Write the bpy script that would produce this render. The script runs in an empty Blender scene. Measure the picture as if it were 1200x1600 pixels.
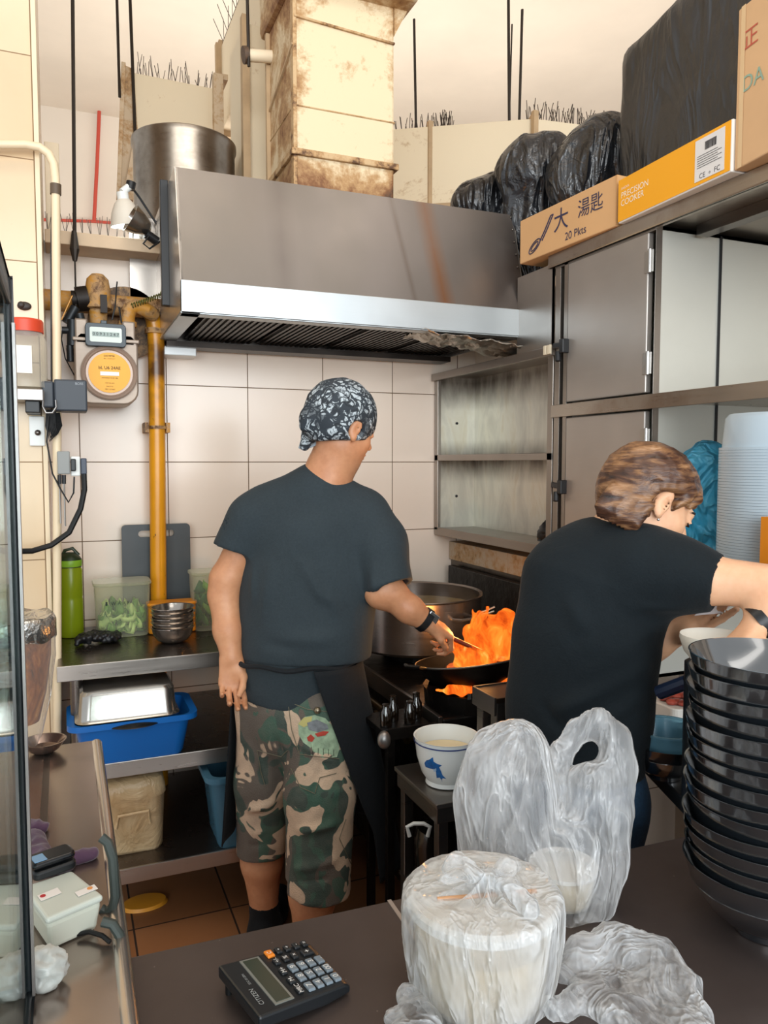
import bpy, bmesh, math, random
import numpy as np
from mathutils import Vector, Matrix, noise as mnoise
random.seed(7)
C = bpy.context.scene.collection
SC = bpy.context.scene
R = math.radians
V = Vector
# ------------------------------------------------------------------ camera
CAM = V((0, 0, 1.45)); YAW = R(22.6); PITCH = R(3.72)
cd = bpy.data.cameras.new('camera'); cam = bpy.data.objects.new('camera', cd); C.objects.link(cam)
cd.sensor_fit = 'VERTICAL'; cd.sensor_height = 36; cd.sensor_width = 27; cd.lens = 27.0; cd.clip_start = 0.05
cam.location = CAM; cam.rotation_euler = (math.pi/2 - PITCH, 0, -YAW)
SC.camera = cam
SC.view_settings.view_transform = 'Standard'; SC.view_settings.look = 'None'
SC.view_settings.exposure = 0.22; SC.view_settings.gamma = 1; SC.view_settings.use_curve_mapping = False
SC.cycles.max_bounces = 10; SC.cycles.transparent_max_bounces = 24
# ------------------------------------------------------------------ light
w = bpy.data.worlds.new('hall'); SC.world = w; w.use_nodes = True
w.node_tree.nodes['Background'].inputs[0].default_value = (0.93, 0.97, 1.0, 1)
w.node_tree.nodes['Background'].inputs[1].default_value = 0.85
def area(name, loc, target, sx, sy, power, col):
    l = bpy.data.lights.new(name, 'AREA'); l.shape = 'RECTANGLE'; l.size = sx; l.size_y = sy
    l.energy = power; l.color = col
    o = bpy.data.objects.new(name, l); C.objects.link(o); o.location = loc
    o.rotation_euler = (V(target) - V(loc)).to_track_quat('-Z', 'Y').to_euler()
    return o
area('ceiling_strip_light', (0.7, 0.9, 3.9), (0.7, 1.5, 0), 2.4, 0.7, 20, (1.0, 0.92, 0.83))
area('hall_daylight', (-0.8, -6.0, 2.3), (0.7, 2.5, 1.4), 8.0, 3.0, 520, (0.90, 0.96, 1.0))
area('added_back_ceiling_fill', (2.0, 5.2, 2.9), (2.2, 5.8, 4.7), 5.0, 1.6, 70, (1.0, 0.95, 0.88))  # added unseen fill aimed upward to brighten the far ceiling, no real fixture
area('added_front_ceiling_fill', (0.8, -1.4, 3.0), (0.9, 0.8, 4.7), 3.0, 1.0, 30, (1.0, 0.96, 0.9))  # second added fill, out of view, lifting the ceiling nearer the viewer
# ------------------------------------------------------------------ pixel geometry (photo frame 1200 x 1600)
_F = V((math.sin(YAW)*math.cos(PITCH), math.cos(YAW)*math.cos(PITCH), -math.sin(PITCH)))
_R = V((math.cos(YAW), -math.sin(YAW), 0)); _U = _R.cross(_F)
def ray(px, py): return _F + _R*((px-600)/1200) + _U*(-(py-800)/1200)
def atd(px, py, d): return CAM + ray(px, py)*d
def onY(px, py, Y): r = ray(px, py); return CAM + r*((Y-CAM.y)/r.y)
def onX(px, py, X): r = ray(px, py); return CAM + r*((X-CAM.x)/r.x)
def onZ(px, py, Z): r = ray(px, py); return CAM + r*((Z-CAM.z)/r.z)
# ------------------------------------------------------------------ materials
def lin(h):
    if not isinstance(h, str): return tuple(h)+((1,) if len(h) == 3 else ())
    c = [int(h[i:i+2], 16)/255 for i in (0, 2, 4)]
    return tuple([x/12.92 if x <= .04045 else ((x+.055)/1.055)**2.4 for x in c]) + (1,)
class NT:
    def __init__(s, m): s.m = m; s.t = m.node_tree; s.b = s.t.nodes['Principled BSDF']; s._co = None
    def n(s, typ, **kw):
        nd = s.t.nodes.new(typ)
        for k, v in kw.items():
            if k.startswith('i_'): nd.inputs[k[2:].replace('_', ' ')].default_value = v
            else: setattr(nd, k, v)
        return nd
    def l(s, a, b): s.t.links.new(a, b)
    def co(s, kind='Object', scale=(1, 1, 1), rot=(0, 0, 0), loc=(0, 0, 0)):
        tc = s.n('ShaderNodeTexCoord'); mp = s.n('ShaderNodeMapping')
        mp.inputs['Scale'].default_value = scale; mp.inputs['Rotation'].default_value = rot; mp.inputs['Location'].default_value = loc
        s.l(tc.outputs[kind], mp.inputs[0]); return mp.outputs[0]
    def noise(s, scale, detail=4, rough=.55, co=None, dist=0):
        nd = s.n('ShaderNodeTexNoise'); nd.inputs['Scale'].default_value = scale; nd.inputs['Detail'].default_value = detail
        nd.inputs['Roughness'].default_value = rough; nd.inputs['Distortion'].default_value = dist
        s.l(co if co is not None else s.co(), nd.inputs['Vector']); return nd.outputs['Fac']
    def ramp(s, fac, stops, interp='LINEAR'):
        nd = s.n('ShaderNodeValToRGB'); cr = nd.color_ramp; cr.interpolation = interp
        while len(cr.elements) > 1: cr.elements.remove(cr.elements[-1])
        for i, (p, c) in enumerate(stops):
            e = cr.elements[0] if i == 0 else cr.elements.new(p)
            e.position = p; e.color = lin(c) if isinstance(c, str) else ((c, c, c, 1) if isinstance(c, (int, float)) else lin(c))
        s.l(fac, nd.inputs[0]); return nd.outputs[0]
    def mix(s, fac, a, b, mode='MIX'):
        nd = s.n('ShaderNodeMix'); nd.data_type = 'RGBA'; nd.blend_type = mode
        for v, i in ((fac, 0), (a, 6), (b, 7)):
            if isinstance(v, str): nd.inputs[i].default_value = lin(v)
            elif isinstance(v, (int, float)): nd.inputs[i].default_value = v if i == 0 else (v, v, v, 1)
            elif isinstance(v, tuple): nd.inputs[i].default_value = v
            else: s.l(v, nd.inputs[i])
        return nd.outputs[2]
    def math(s, op, a, b=0, c=None):
        nd = s.n('ShaderNodeMath'); nd.operation = op
        for i, v in enumerate((a, b, c)):
            if v is None: continue
            if isinstance(v, (int, float)): nd.inputs[i].default_value = v
            else: s.l(v, nd.inputs[i])
        return nd.outputs[0]
    def bump(s, h, strength=.3, dist=.01):
        nd = s.n('ShaderNodeBump'); nd.inputs['Strength'].default_value = strength; nd.inputs['Distance'].default_value = dist
        s.l(h, nd.inputs['Height']); s.l(nd.outputs[0], s.b.inputs['Normal']); return nd
    def col(s, c): s.l(c, s.b.inputs['Base Color'])
_mc = {}
def mat(name, col='808080', rough=.5, metal=0, var=0, vs=8, bump=0, bs=60, bd=.002, spec=.5, trans=0, alpha=1, emit=None, es=0, ior=1.45, coat=0, rvar=0, sss=0, sheen=0):
    if name in _mc: return _mc[name]
    m = bpy.data.materials.new(name); m.use_nodes = True; t = NT(m); b = t.b
    b.inputs['Base Color'].default_value = lin(col); b.inputs['Roughness'].default_value = rough
    b.inputs['Metallic'].default_value = metal; b.inputs['Specular IOR Level'].default_value = spec
    b.inputs['Transmission Weight'].default_value = trans; b.inputs['Alpha'].default_value = alpha
    b.inputs['IOR'].default_value = ior; b.inputs['Coat Weight'].default_value = coat
    if sss:
        b.inputs['Subsurface Weight'].default_value = sss; b.inputs['Subsurface Radius'].default_value = (1, .35, .2); b.inputs['Subsurface Scale'].default_value = .01
    if sheen: b.inputs['Sheen Weight'].default_value = sheen
    if emit: b.inputs['Emission Color'].default_value = lin(emit); b.inputs['Emission Strength'].default_value = es
    if var:
        f = t.noise(vs); c = lin(col)
        t.col(t.ramp(f, [(.3, tuple(max(0, x*(1-var)) for x in c[:3])), (.7, tuple(min(1, x*(1+var)) for x in c[:3]))]))
    if rvar:
        f = t.noise(vs*2.3, 5); t.l(t.math('MULTIPLY_ADD', f, rvar*2, rough-rvar), b.inputs['Roughness'])
    if bump: t.bump(t.noise(bs, 3), bump, bd)
    _mc[name] = m; return m
# ------------------------------------------------------------------ mesh builder
class MB:
    def __init__(s): s.v = []; s.f = []; s.m = []; s.mi = 0
    def add(s, vs, fs):
        o = len(s.v); s.v += [V(x) for x in vs]
        for f in fs: s.f.append(tuple(i+o for i in f)); s.m.append(s.mi)
        return s
    def box(s, x0, x1, y0, y1, z0, z1, M=None):
        vs = [V((x, y, z)) for x in (x0, x1) for y in (y0, y1) for z in (z0, z1)]
        if M is not None: vs = [M @ p for p in vs]
        return s.add(vs, [(0, 1, 3, 2), (4, 6, 7, 5), (0, 4, 5, 1), (2, 3, 7, 6), (0, 2, 6, 4), (1, 5, 7, 3)])
    def bar(s, a, b, w, h=None, up=(0, 0, 1)):
        a = V(a); b = V(b); h = h or w; d = (b-a).normalized(); up = V(up)
        if abs(d.dot(up)) > .98: up = V((0, 1, 0))
        x = d.cross(up).normalized()*(w/2); y = x.cross(d).normalized()*(h/2)
        vs = [p+i*x+j*y for p in (a, b) for i, j in ((-1, -1), (1, -1), (1, 1), (-1, 1))]
        return s.add(vs, [(3, 2, 1, 0), (4, 5, 6, 7), (0, 1, 5, 4), (1, 2, 6, 5), (2, 3, 7, 6), (3, 0, 4, 7)])
    def prism(s, poly, ext):
        n = len(poly); ext = V(ext); vs = [V(p) for p in poly] + [V(p)+ext for p in poly]
        return s.add(vs, [tuple(range(n-1, -1, -1)), tuple(range(n, 2*n))] + [(i, (i+1) % n, n+(i+1) % n, n+i) for i in range(n)])
    def tube(s, pts, r, seg=10, closed=False, cap=True):
        pts = [V(p) for p in pts]; n = len(pts); rs = r if isinstance(r, (list, tuple)) else [r]*n
        up = None; vs = []
        for i, p in enumerate(pts):
            if closed: d = pts[(i+1) % n]-pts[i-1]
            else: d = pts[min(i+1, n-1)]-pts[max(i-1, 0)]
            d = d.normalized() if d.length > 1e-9 else V((0, 0, 1))
            if up is None: up = d.orthogonal().normalized()
            up = (up-d*up.dot(d));
            up = up.normalized() if up.length > 1e-6 else d.orthogonal().normalized()
            q = d.cross(up)
            for k in range(seg):
                a = 2*math.pi*k/seg; vs.append(p+(up*math.cos(a)+q*math.sin(a))*rs[i])
        fs = []
        for i in range(n if closed else n-1):
            for k in range(seg):
                k2 = (k+1) % seg; j = (i+1) % n; fs.append((i*seg+k, i*seg+k2, j*seg+k2, j*seg+k))
        if cap and not closed: fs += [tuple(range(seg-1, -1, -1)), tuple((n-1)*seg+k for k in range(seg))]
        return s.add(vs, fs)
    def cyl(s, a, b, r, r2=None, seg=20): return s.tube([a, b], [r, r if r2 is None else r2], seg)
    def lathe(s, prof, c=(0, 0, 0), seg=40, M=None, sx=1, sy=1, fn=None, ang=None):
        c = V(c); vs = []; n = len(prof)
        for (r, z) in prof:
            for k in range(seg):
                a = 2*math.pi*k/seg; rr = r
                if fn: rr, zz = fn(r, z, a)
                else: zz = z
                p = V((rr*math.cos(a)*sx, rr*math.sin(a)*sy, zz)); vs.append((M @ p if M is not None else p)+c)
        fs = []
        for i in range(n-1):
            for k in range(seg):
                k2 = (k+1) % seg; fs.append((i*seg+k, i*seg+k2, (i+1)*seg+k2, (i+1)*seg+k))
        return s.add(vs, fs)
    def ell(s, c, rx, ry, rz, seg=20, rings=12, M=None):
        pr = []
        vs = []; c = V(c)
        for i in range(rings+1):
            t = math.pi*i/rings-math.pi/2
            for k in range(seg):
                a = 2*math.pi*k/seg; p = V((rx*math.cos(t)*math.cos(a), ry*math.cos(t)*math.sin(a), rz*math.sin(t)))
                vs.append((M @ p if M is not None else p)+c)
        return s.add(vs, [(i*seg+k, i*seg+(k+1) % seg, (i+1)*seg+(k+1) % seg, (i+1)*seg+k) for i in range(rings) for k in range(seg)])
    def grid(s, fn, nu, nv):
        vs = [fn(i/nu, j/nv) for j in range(nv+1) for i in range(nu+1)]
        return s.add(vs, [(j*(nu+1)+i, j*(nu+1)+i+1, (j+1)*(nu+1)+i+1, (j+1)*(nu+1)+i) for j in range(nv) for i in range(nu)])
    def text(s, txt, o, xd, yd, size, lift=.0006, align='CENTER', ext=.0002, maxw=None):
        cu = bpy.data.curves.new('t', 'FONT'); cu.body = txt; cu.size = 1; cu.align_x = align; cu.align_y = 'CENTER'; cu.extrude = 0.0
        ob = bpy.data.objects.new('t', cu); C.objects.link(ob); bpy.context.view_layer.update()
        me = bpy.data.meshes.new_from_object(ob.evaluated_get(bpy.context.evaluated_depsgraph_get()))
        xd = V(xd).normalized(); yd = V(yd); yd = (yd-xd*yd.dot(xd)).normalized(); nn = xd.cross(yd)
        k = size
        vs = [V(o)+xd*(v.co.x*k)+yd*(v.co.y*k)+nn*lift for v in me.vertices]
        s.add(vs, [tuple(p.vertices) for p in me.polygons])
        bpy.data.objects.remove(ob); bpy.data.curves.remove(cu); bpy.data.meshes.remove(me); return s
_off = {}
def link(name, me, mats, parent=None, smooth=False, bevel=0, sub=0, solid=0, seg=2, angle=35):
    if not isinstance(mats, (list, tuple)): mats = [mats]
    for m in mats: me.materials.append(m)
    o = bpy.data.objects.new(name, me); C.objects.link(o)
    if parent is not None:
        off = _off.get(parent.name, V((0, 0, 0))); o.parent = parent; me.transform(Matrix.Translation(-off)); _off[o.name] = off
    else:
        n = len(me.vertices)
        co = np.empty(n*3); me.vertices.foreach_get('co', co); co = co.reshape(-1, 3)
        lo = co.min(0); hi = co.max(0); off = V(((lo[0]+hi[0])/2, (lo[1]+hi[1])/2, lo[2]))
        me.transform(Matrix.Translation(-off)); o.location = off; _off[o.name] = off
    if smooth:
        me.polygons.foreach_set('use_smooth', [True]*len(me.polygons))
        if smooth != 'all':
            try: me.set_sharp_from_angle(angle=R(angle))
            except Exception: pass
    if solid:
        md = o.modifiers.new('solid', 'SOLIDIFY'); md.thickness = solid; md.offset = 0
    if bevel:
        md = o.modifiers.new('bevel', 'BEVEL'); md.width = bevel; md.segments = seg; md.limit_method = 'ANGLE'; md.angle_limit = R(40)
    if sub:
        md = o.modifiers.new('sub', 'SUBSURF'); md.levels = sub; md.render_levels = sub
    return o
def obj(name, mb, mats, parent=None, **kw):
    me = bpy.data.meshes.new(name); me.from_pydata([tuple(v) for v in mb.v], [], mb.f)
    if any(mb.m): me.polygons.foreach_set('material_index', mb.m)
    me.validate(); me.update()
    bm = bmesh.new(); bm.from_mesh(me); bmesh.ops.remove_doubles(bm, verts=bm.verts, dist=1e-6)
    bmesh.ops.recalc_face_normals(bm, faces=bm.faces); bm.to_mesh(me); bm.free()
    return link(name, me, mats, parent, **kw)
def thing(name, label, cat, loc=(0, 0, 0), group=None):
    o = bpy.data.objects.new(name, None); C.objects.link(o); o.location = loc; o.empty_display_size = .05
    _off[o.name] = V(loc); return tag(o, label, cat, group)
def tag(o, label, cat, group=None, kind=None):
    if label: o['label'] = label
    if cat: o['category'] = cat
    if group: o['group'] = group
    if kind: o['kind'] = kind
    return o
def struct(o): o['kind'] = 'structure'; return o
def copy_tree(o, parent=None):
    c = o.copy(); C.objects.link(c)
    if parent: c.parent = parent
    for ch in list(o.children): copy_tree(ch, c)
    return c
def fbm(p, s, o=3):
    return mnoise.fractal(V(p)*s, 1.0, 2.0, o)
def jitter(mb, amp, sc, o=3):
    for v in mb.v:
        q = V(v)*sc
        v += V((mnoise.fractal(q, 1, 2, o), mnoise.fractal(q+V((13, 5, 7)), 1, 2, o), mnoise.fractal(q+V((3, 17, 29)), 1, 2, o)))*amp
    return mb
# ------------------------------------------------------------------ signed-distance modelling for organic shapes
class Field:
    def __init__(s, lo, hi, h):
        s.lo = np.array(lo, float); s.h = h; s.n = np.ceil((np.array(hi)-s.lo)/h).astype(int)+1
        s.F = np.full(s.n, .5, np.float32)
    def _sub(s, lo, hi):
        i0 = np.maximum(((np.array(lo)-s.lo)/s.h).astype(int), 0); i1 = np.minimum(((np.array(hi)-s.lo)/s.h).astype(int)+2, s.n)
        if (i1 <= i0).any(): return None
        ax = [s.lo[k]+s.h*np.arange(i0[k], i1[k]) for k in range(3)]
        return tuple(slice(a, b) for a, b in zip(i0, i1)), np.meshgrid(*ax, indexing='ij')
    def _op(s, sl, d, k, op):
        f = s.F[sl]
        if op == 'sub': d = -d; h = np.clip(.5-.5*(f-d)/k, 0, 1); s.F[sl] = f*(1-h)+d*h+k*h*(1-h)
        else: h = np.clip(.5+.5*(f-d)/k, 0, 1); s.F[sl] = f*(1-h)+d*h-k*h*(1-h)
    def cone(s, a, b, r1, r2=None, k=.015, op='u', flat=None, ratio=1):
        """round cone from a to b; flat = direction squeezed by ratio"""
        r2 = r1 if r2 is None else r2; a = np.array(a, float); b = np.array(b, float); m = max(r1, r2)*max(1, ratio)+k+s.h*3
        sb = s._sub(np.minimum(a, b)-m, np.maximum(a, b)+m)
        if sb is None: return s
        sl, (X, Y, Z) = sb; X = X-a[0]; Y = Y-a[1]; Z = Z-a[2]; ba = b-a
        if flat is not None:
            f = np.array(flat, float); f /= np.linalg.norm(f); t = (X*f[0]+Y*f[1]+Z*f[2]); q = t*(1/ratio-1)
            X = X+q*f[0]; Y = Y+q*f[1]; Z = Z+q*f[2]; ba = ba+f*(ba@f)*(1/ratio-1)
        L = max(ba@ba, 1e-9); t = np.clip((X*ba[0]+Y*ba[1]+Z*ba[2])/L, 0, 1)
        d = np.sqrt((X-t*ba[0])**2+(Y-t*ba[1])**2+(Z-t*ba[2])**2)-(r1+(r2-r1)*t)
        if flat is not None and ratio < 1: d = d*min(1, ratio*1.25)
        s._op(sl, d, k, op); return s
    def chain(s, pts, rs, k=.015, **kw):
        for i in range(len(pts)-1): s.cone(pts[i], pts[i+1], rs[i], rs[i+1], k, **kw)
        return s
    def ell(s, c, r, M=None, k=.015, op='u'):
        c = np.array(c, float); r = np.array(r, float); m = r.max()+k+s.h*3; sb = s._sub(c-m, c+m)
        if sb is None: return s
        sl, (X, Y, Z) = sb; X = X-c[0]; Y = Y-c[1]; Z = Z-c[2]
        if M is not None:
            A = np.array(M.to_3x3()) if hasattr(M, 'to_3x3') else np.array(M)
            X, Y, Z = (A[0, 0]*X+A[1, 0]*Y+A[2, 0]*Z, A[0, 1]*X+A[1, 1]*Y+A[2, 1]*Z, A[0, 2]*X+A[1, 2]*Y+A[2, 2]*Z)
        k0 = np.sqrt((X/r[0])**2+(Y/r[1])**2+(Z/r[2])**2); k1 = np.sqrt((X/r[0]**2)**2+(Y/r[1]**2)**2+(Z/r[2]**2)**2)+1e-6
        s._op(sl, k0*(k0-1)/k1, k, op); return s
    def merge(s, g, k=.02):
        h = np.clip(.5+.5*(s.F-g.F)/k, 0, 1); s.F = (s.F*(1-h)+g.F*h-k*h*(1-h)).astype(np.float32); return s
    def like(s):
        g = Field((0, 0, 0), (.1, .1, .1), .1); g.lo = s.lo; g.h = s.h; g.n = s.n; g.F = np.full(s.n, .5, np.float32); return g
    def cut(s, p, n, k=.004, lo=None, hi=None):
        """remove everything on the +n side of the plane through p, inside lo..hi"""
        p = np.array(p, float); n = np.array(n, float); n /= np.linalg.norm(n)
        sb = s._sub(lo if lo is not None else s.lo, hi if hi is not None else s.lo+s.h*s.n)
        sl, (X, Y, Z) = sb; d = -((X-p[0])*n[0]+(Y-p[1])*n[1]+(Z-p[2])*n[2])
        s._op(sl, d, k, 'sub'); return s
    def mesh(s, name='m'):
        F = s.F; F[0] = F[-1] = .5; F[:, 0] = F[:, -1] = .5; F[:, :, 0] = F[:, :, -1] = .5
        I = F < 0; n = s.n-1
        cnt = np.zeros(n, np.int8)
        offs = [(i, j, k) for i in (0, 1) for j in (0, 1) for k in (0, 1)]
        for o in offs: cnt += I[o[0]:o[0]+n[0], o[1]:o[1]+n[1], o[2]:o[2]+n[2]]
        act = np.argwhere((cnt > 0) & (cnt < 8)); idx = np.full(n, -1, np.int32); idx[tuple(act.T)] = np.arange(len(act))
        val = {o: F[act[:, 0]+o[0], act[:, 1]+o[1], act[:, 2]+o[2]] for o in offs}
        acc = np.zeros((len(act), 3)); c = np.zeros(len(act))
        for a in offs:
            for ax in range(3):
                if a[ax]: continue
                b = list(a); b[ax] = 1; b = tuple(b); va, vb = val[a], val[b]; msk = (va < 0) != (vb < 0)
                t = np.where(msk, va/np.where(msk, va-vb, 1), 0); p = np.tile(np.array(a, float), (len(act), 1)); p[:, ax] += t
                acc[msk] += p[msk]; c[msk] += 1
        vs = s.lo+(act+acc/c[:, None])*s.h; faces = []
        for ax in range(3):
            u, v = (ax+1) % 3, (ax+2) % 3
            sl0 = [slice(1, -1)]*3; sl1 = [slice(1, -1)]*3; sl0[ax] = slice(0, -1); sl1[ax] = slice(1, None)
            A = I[tuple(sl0)]; B = I[tuple(sl1)]; e = np.argwhere(A != B); sg = A[tuple(e.T)]
            base = e.copy(); base[:, u] += 1; base[:, v] += 1
            def cell(du, dv): q = base.copy(); q[:, u] -= du; q[:, v] -= dv; return idx[tuple(q.T)]
            q = np.stack([cell(1, 1), cell(0, 1), cell(0, 0), cell(1, 0)], 1); q[~sg] = q[~sg][:, ::-1]; faces.append(q)
        fa = np.concatenate(faces); me = bpy.data.meshes.new(name)
        me.vertices.add(len(vs)); me.vertices.foreach_set('co', vs.ravel())
        me.loops.add(len(fa)*4); me.loops.foreach_set('vertex_index', fa.ravel().astype(np.int32))
        me.polygons.add(len(fa)); me.polygons.foreach_set('loop_start', np.arange(len(fa), dtype=np.int32)*4)
        me.polygons.foreach_set('loop_total', np.full(len(fa), 4, np.int32)) if bpy.app.version < (4, 1, 0) else None
        me.update(calc_edges=True); me.validate(); me.polygons.foreach_set('use_smooth', [True]*len(me.polygons)); return me
def drape(me, fn):
    """move each vertex along its normal by fn(co, normal)"""
    me.update(); nv = len(me.vertices); no = [v.normal.copy() for v in me.vertices]
    for v, n in zip(me.vertices, no): v.co += n*fn(v.co, n)
    me.update(); return me
# ================================================================== materials used widely
def tile_mat(name, c1, c2, gw, gh, ox, oz, grout, axis='X', rough=.22, gt=.0035, bs=.15):
    m = bpy.data.materials.new(name); m.use_nodes = True; t = NT(m)
    tc = t.n('ShaderNodeTexCoord'); ge = t.n('ShaderNodeNewGeometry'); sp = t.n('ShaderNodeSeparateXYZ'); t.l(ge.outputs['Position'], sp.inputs[0])
    def line(o, off, size):
        a = t.math('SUBTRACT', o, off); a = t.math('DIVIDE', a, size); fr = t.math('FRACT', a)
        d = t.math('ABSOLUTE', t.math('SUBTRACT', fr, .5)); return t.math('GREATER_THAN', d, .5-gt/2/size), t.math('FLOOR', a)
    if axis == 'XY': u, v = sp.outputs[0], sp.outputs[1]
    else: u, v = sp.outputs[0 if axis == 'X' else 1], sp.outputs[2]
    lu, iu = line(u, ox, gw); lv, iv = line(v, oz, gh)
    g = t.math('MAXIMUM', lu, lv)
    wn = t.n('ShaderNodeTexWhiteNoise'); cb = t.n('ShaderNodeCombineXYZ'); t.l(iu, cb.inputs[0]); t.l(iv, cb.inputs[1]); t.l(cb.outputs[0], wn.inputs['Vector'])
    nz = t.noise(3.2, 5, .6, ge.outputs['Position']); f = t.math('MULTIPLY_ADD', wn.outputs['Value'], .35, t.math('MULTIPLY', nz, .65))
    base = t.ramp(f, [(.25, c1), (.75, c2)])
    dirt = t.ramp(t.noise(38, 4, .7, ge.outputs['Position']), [(.70, 0), (.78, 1)])
    base = t.mix(t.math('MULTIPLY', dirt, .25), base, '8a7058')
    t.col(t.mix(g, base, grout)); t.l(t.math('MULTIPLY_ADD', g, .5, rough), t.b.inputs['Roughness'])
    t.bump(t.math('MULTIPLY_ADD', g, -1, t.math('MULTIPLY', t.noise(6, 2, .5, ge.outputs['Position']), .35)), bs, .004); return m
def steel(name, col='a8a6a2', rough=.34, streak=0.0, axis=(1, 1, 30), metal=.92, stain=None, ss=3, sa=.5):
    if name in _mc: return _mc[name]
    m = bpy.data.materials.new(name); m.use_nodes = True; t = NT(m); t.b.inputs['Metallic'].default_value = metal
    c = lin(col); co = t.co('Object', axis); nz = t.noise(6, 4, .6, co); big = t.noise(2.1, 3)
    base = t.ramp(t.math('ADD', t.math('MULTIPLY', nz, .1), t.math('MULTIPLY', big, .9)), [(.3, tuple(x*.82 for x in c[:3])), (.7, tuple(min(1, x*1.12) for x in c[:3]))])
    if stain:
        s_ = t.ramp(t.noise(ss, 5, .65), [(.5, 0), (.68, sa)]); base = t.mix(s_, base, stain)
    t.col(base); t.l(t.math('MULTIPLY_ADD', nz, .16, rough-.08), t.b.inputs['Roughness']); t.bump(t.noise(5, 3), .08, .01)
    _mc[name] = m; return m
ST = steel('stainless', 'b4b2ae', .33); STD = steel('stainless_dark', '6f6964', .30); STG = steel('stainless_grey', '8f8c8a', .38)
BLK = mat('black_plastic', '17191c', .4); RUB = mat('rubber', '0d0e10', .55)
CREAMP = mat('cream_paint', 'e6d5b8', .55, var=.06, vs=5, bump=.15, bs=20)
WHITEP = mat('white_plastic', 'e4e6e2', .4)
def dirty_cream(name, base='e7d5b5', dirt='6b4526', lo=.50, hi=.72, sc=3.0, grad=None):
    m = bpy.data.materials.new(name); m.use_nodes = True; t = NT(m)
    n1 = t.noise(sc, 8, .68, dist=.6); n2 = t.noise(sc*9, 5, .7)
    f = t.math('ADD', n1, t.math('MULTIPLY', t.math('SUBTRACT', n2, .5), .35))
    if grad:   # grime gathered around the places named: list of (axis, position, width, amount) in the object's own frame
        tc = t.n('ShaderNodeTexCoord'); sp = t.n('ShaderNodeSeparateXYZ'); t.l(tc.outputs['Object'], sp.inputs[0])
        for ax, p, wd, am in grad:
            g = t.math('SUBTRACT', 1, t.math('MINIMUM', 1, t.math('DIVIDE', t.math('ABSOLUTE', t.math('SUBTRACT', sp.outputs[ax], p)), wd)))
            f = t.math('ADD', f, t.math('MULTIPLY', g, am))
    c0 = t.ramp(f, [(lo, base), ((lo+hi)/2, 'b08a5c'), (hi, dirt), (min(1, hi+.22), '2e1f14')])
    t.col(c0); t.b.inputs['Roughness'].default_value = .6; t.bump(n2, .2, .004); return m
# ================================================================== the setting
YB = 3.03
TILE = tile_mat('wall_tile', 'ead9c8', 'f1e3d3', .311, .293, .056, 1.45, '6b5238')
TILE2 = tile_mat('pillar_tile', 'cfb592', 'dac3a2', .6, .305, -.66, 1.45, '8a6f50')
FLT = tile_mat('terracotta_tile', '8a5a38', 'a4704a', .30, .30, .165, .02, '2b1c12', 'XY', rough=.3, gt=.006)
CEIL = mat('ceiling_paint', 'e2d8c8', .8, var=.05, vs=1.5)
FARW = mat('far_wall_paint', 'dcd2c4', .8, var=.06, vs=.8)
struct(obj('floor', MB().box(-3.2, 8.2, -3, 8.0, -.1, 0), FLT))
struct(obj('ceiling', MB().box(-3.2, 8.2, -1, 8.0, 4.75, 4.85), CEIL))
struct(obj('wall_back', MB().box(-.14, 2.3, YB, YB+.12, 0, 2.235), TILE))
struct(obj('wall_far', MB().box(-3.2, 8.2, 8.0, 8.1, 0, 4.75), FARW))
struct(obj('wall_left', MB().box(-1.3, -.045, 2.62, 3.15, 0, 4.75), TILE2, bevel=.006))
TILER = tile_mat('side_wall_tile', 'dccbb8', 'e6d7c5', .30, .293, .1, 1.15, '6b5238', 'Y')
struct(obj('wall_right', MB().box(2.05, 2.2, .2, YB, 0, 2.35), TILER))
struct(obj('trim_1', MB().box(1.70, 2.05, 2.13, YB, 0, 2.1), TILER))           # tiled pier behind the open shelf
SOOT = dirty_cream('sooty_tile', 'b9a58c', '4b3a2c', .46, .66, 5)
struct(obj('trim_2', MB().box(1.585, 1.70, 2.0, YB, .0, 1.065), steel('splash_steel', '6b645c', .32, stain='2c2018', ss=4, sa=.8)))
lg = MB()
for k in range(4): lg.box(1.572, 1.70, 2.05+k*.245, 2.05+k*.245+.241, 1.02, 1.10)
struct(obj('trim_3', lg, SOOT, bevel=.003))
# ledge with bird spikes along the top of the back wall
def spikes(pts, n, h, lean=.25, r=.0013, seed=1):
    rnd = random.Random(seed); mb = MB(); pts = [V(p) for p in pts]
    for i in range(n):
        t = i/(n-1)*(len(pts)-1); k = min(int(t), len(pts)-2); p = pts[k].lerp(pts[k+1], t-k); d = (pts[k+1]-pts[k]).normalized()
        sd = d.cross(V((0, 0, 1))).normalized()
        for s in (-1, 0, 1):
            a = p+V((0, 0, 0)); e = a+V((0, 0, 1))*h*rnd.uniform(.75, 1.1)+sd*s*h*lean+d*h*rnd.uniform(-.22, .22); mb.tube([a, e], r, 4)
    for a, b in zip(pts[:-1], pts[1:]): mb.bar(a+V((0, 0, .002)), b+V((0, 0, .002)), .02, .005)
    return mb
SPK = mat('spike_wire', '4a4038', .45, metal=.6)
t_ = thing('wall_ledge', 'cream painted ledge with bird spikes on top of the tiled wall, left of the hood', 'ledge', (.15, 2.95, 2.19))
obj('beam', MB().box(-.04, .40, 2.88, 3.06, 2.19, 2.235), mat('ledge_paint', 'c9b092', .6, var=.1), t_, bevel=.003)
obj('spike_strip', spikes([(-.03, 2.93, 2.235), (.36, 2.93, 2.235)], 15, .07, lean=.05), SPK, t_)
obj('upright', MB().box(-.035, .012, 2.98, 3.06, 2.235, 2.56), CREAMP, t_, bevel=.003)
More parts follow.
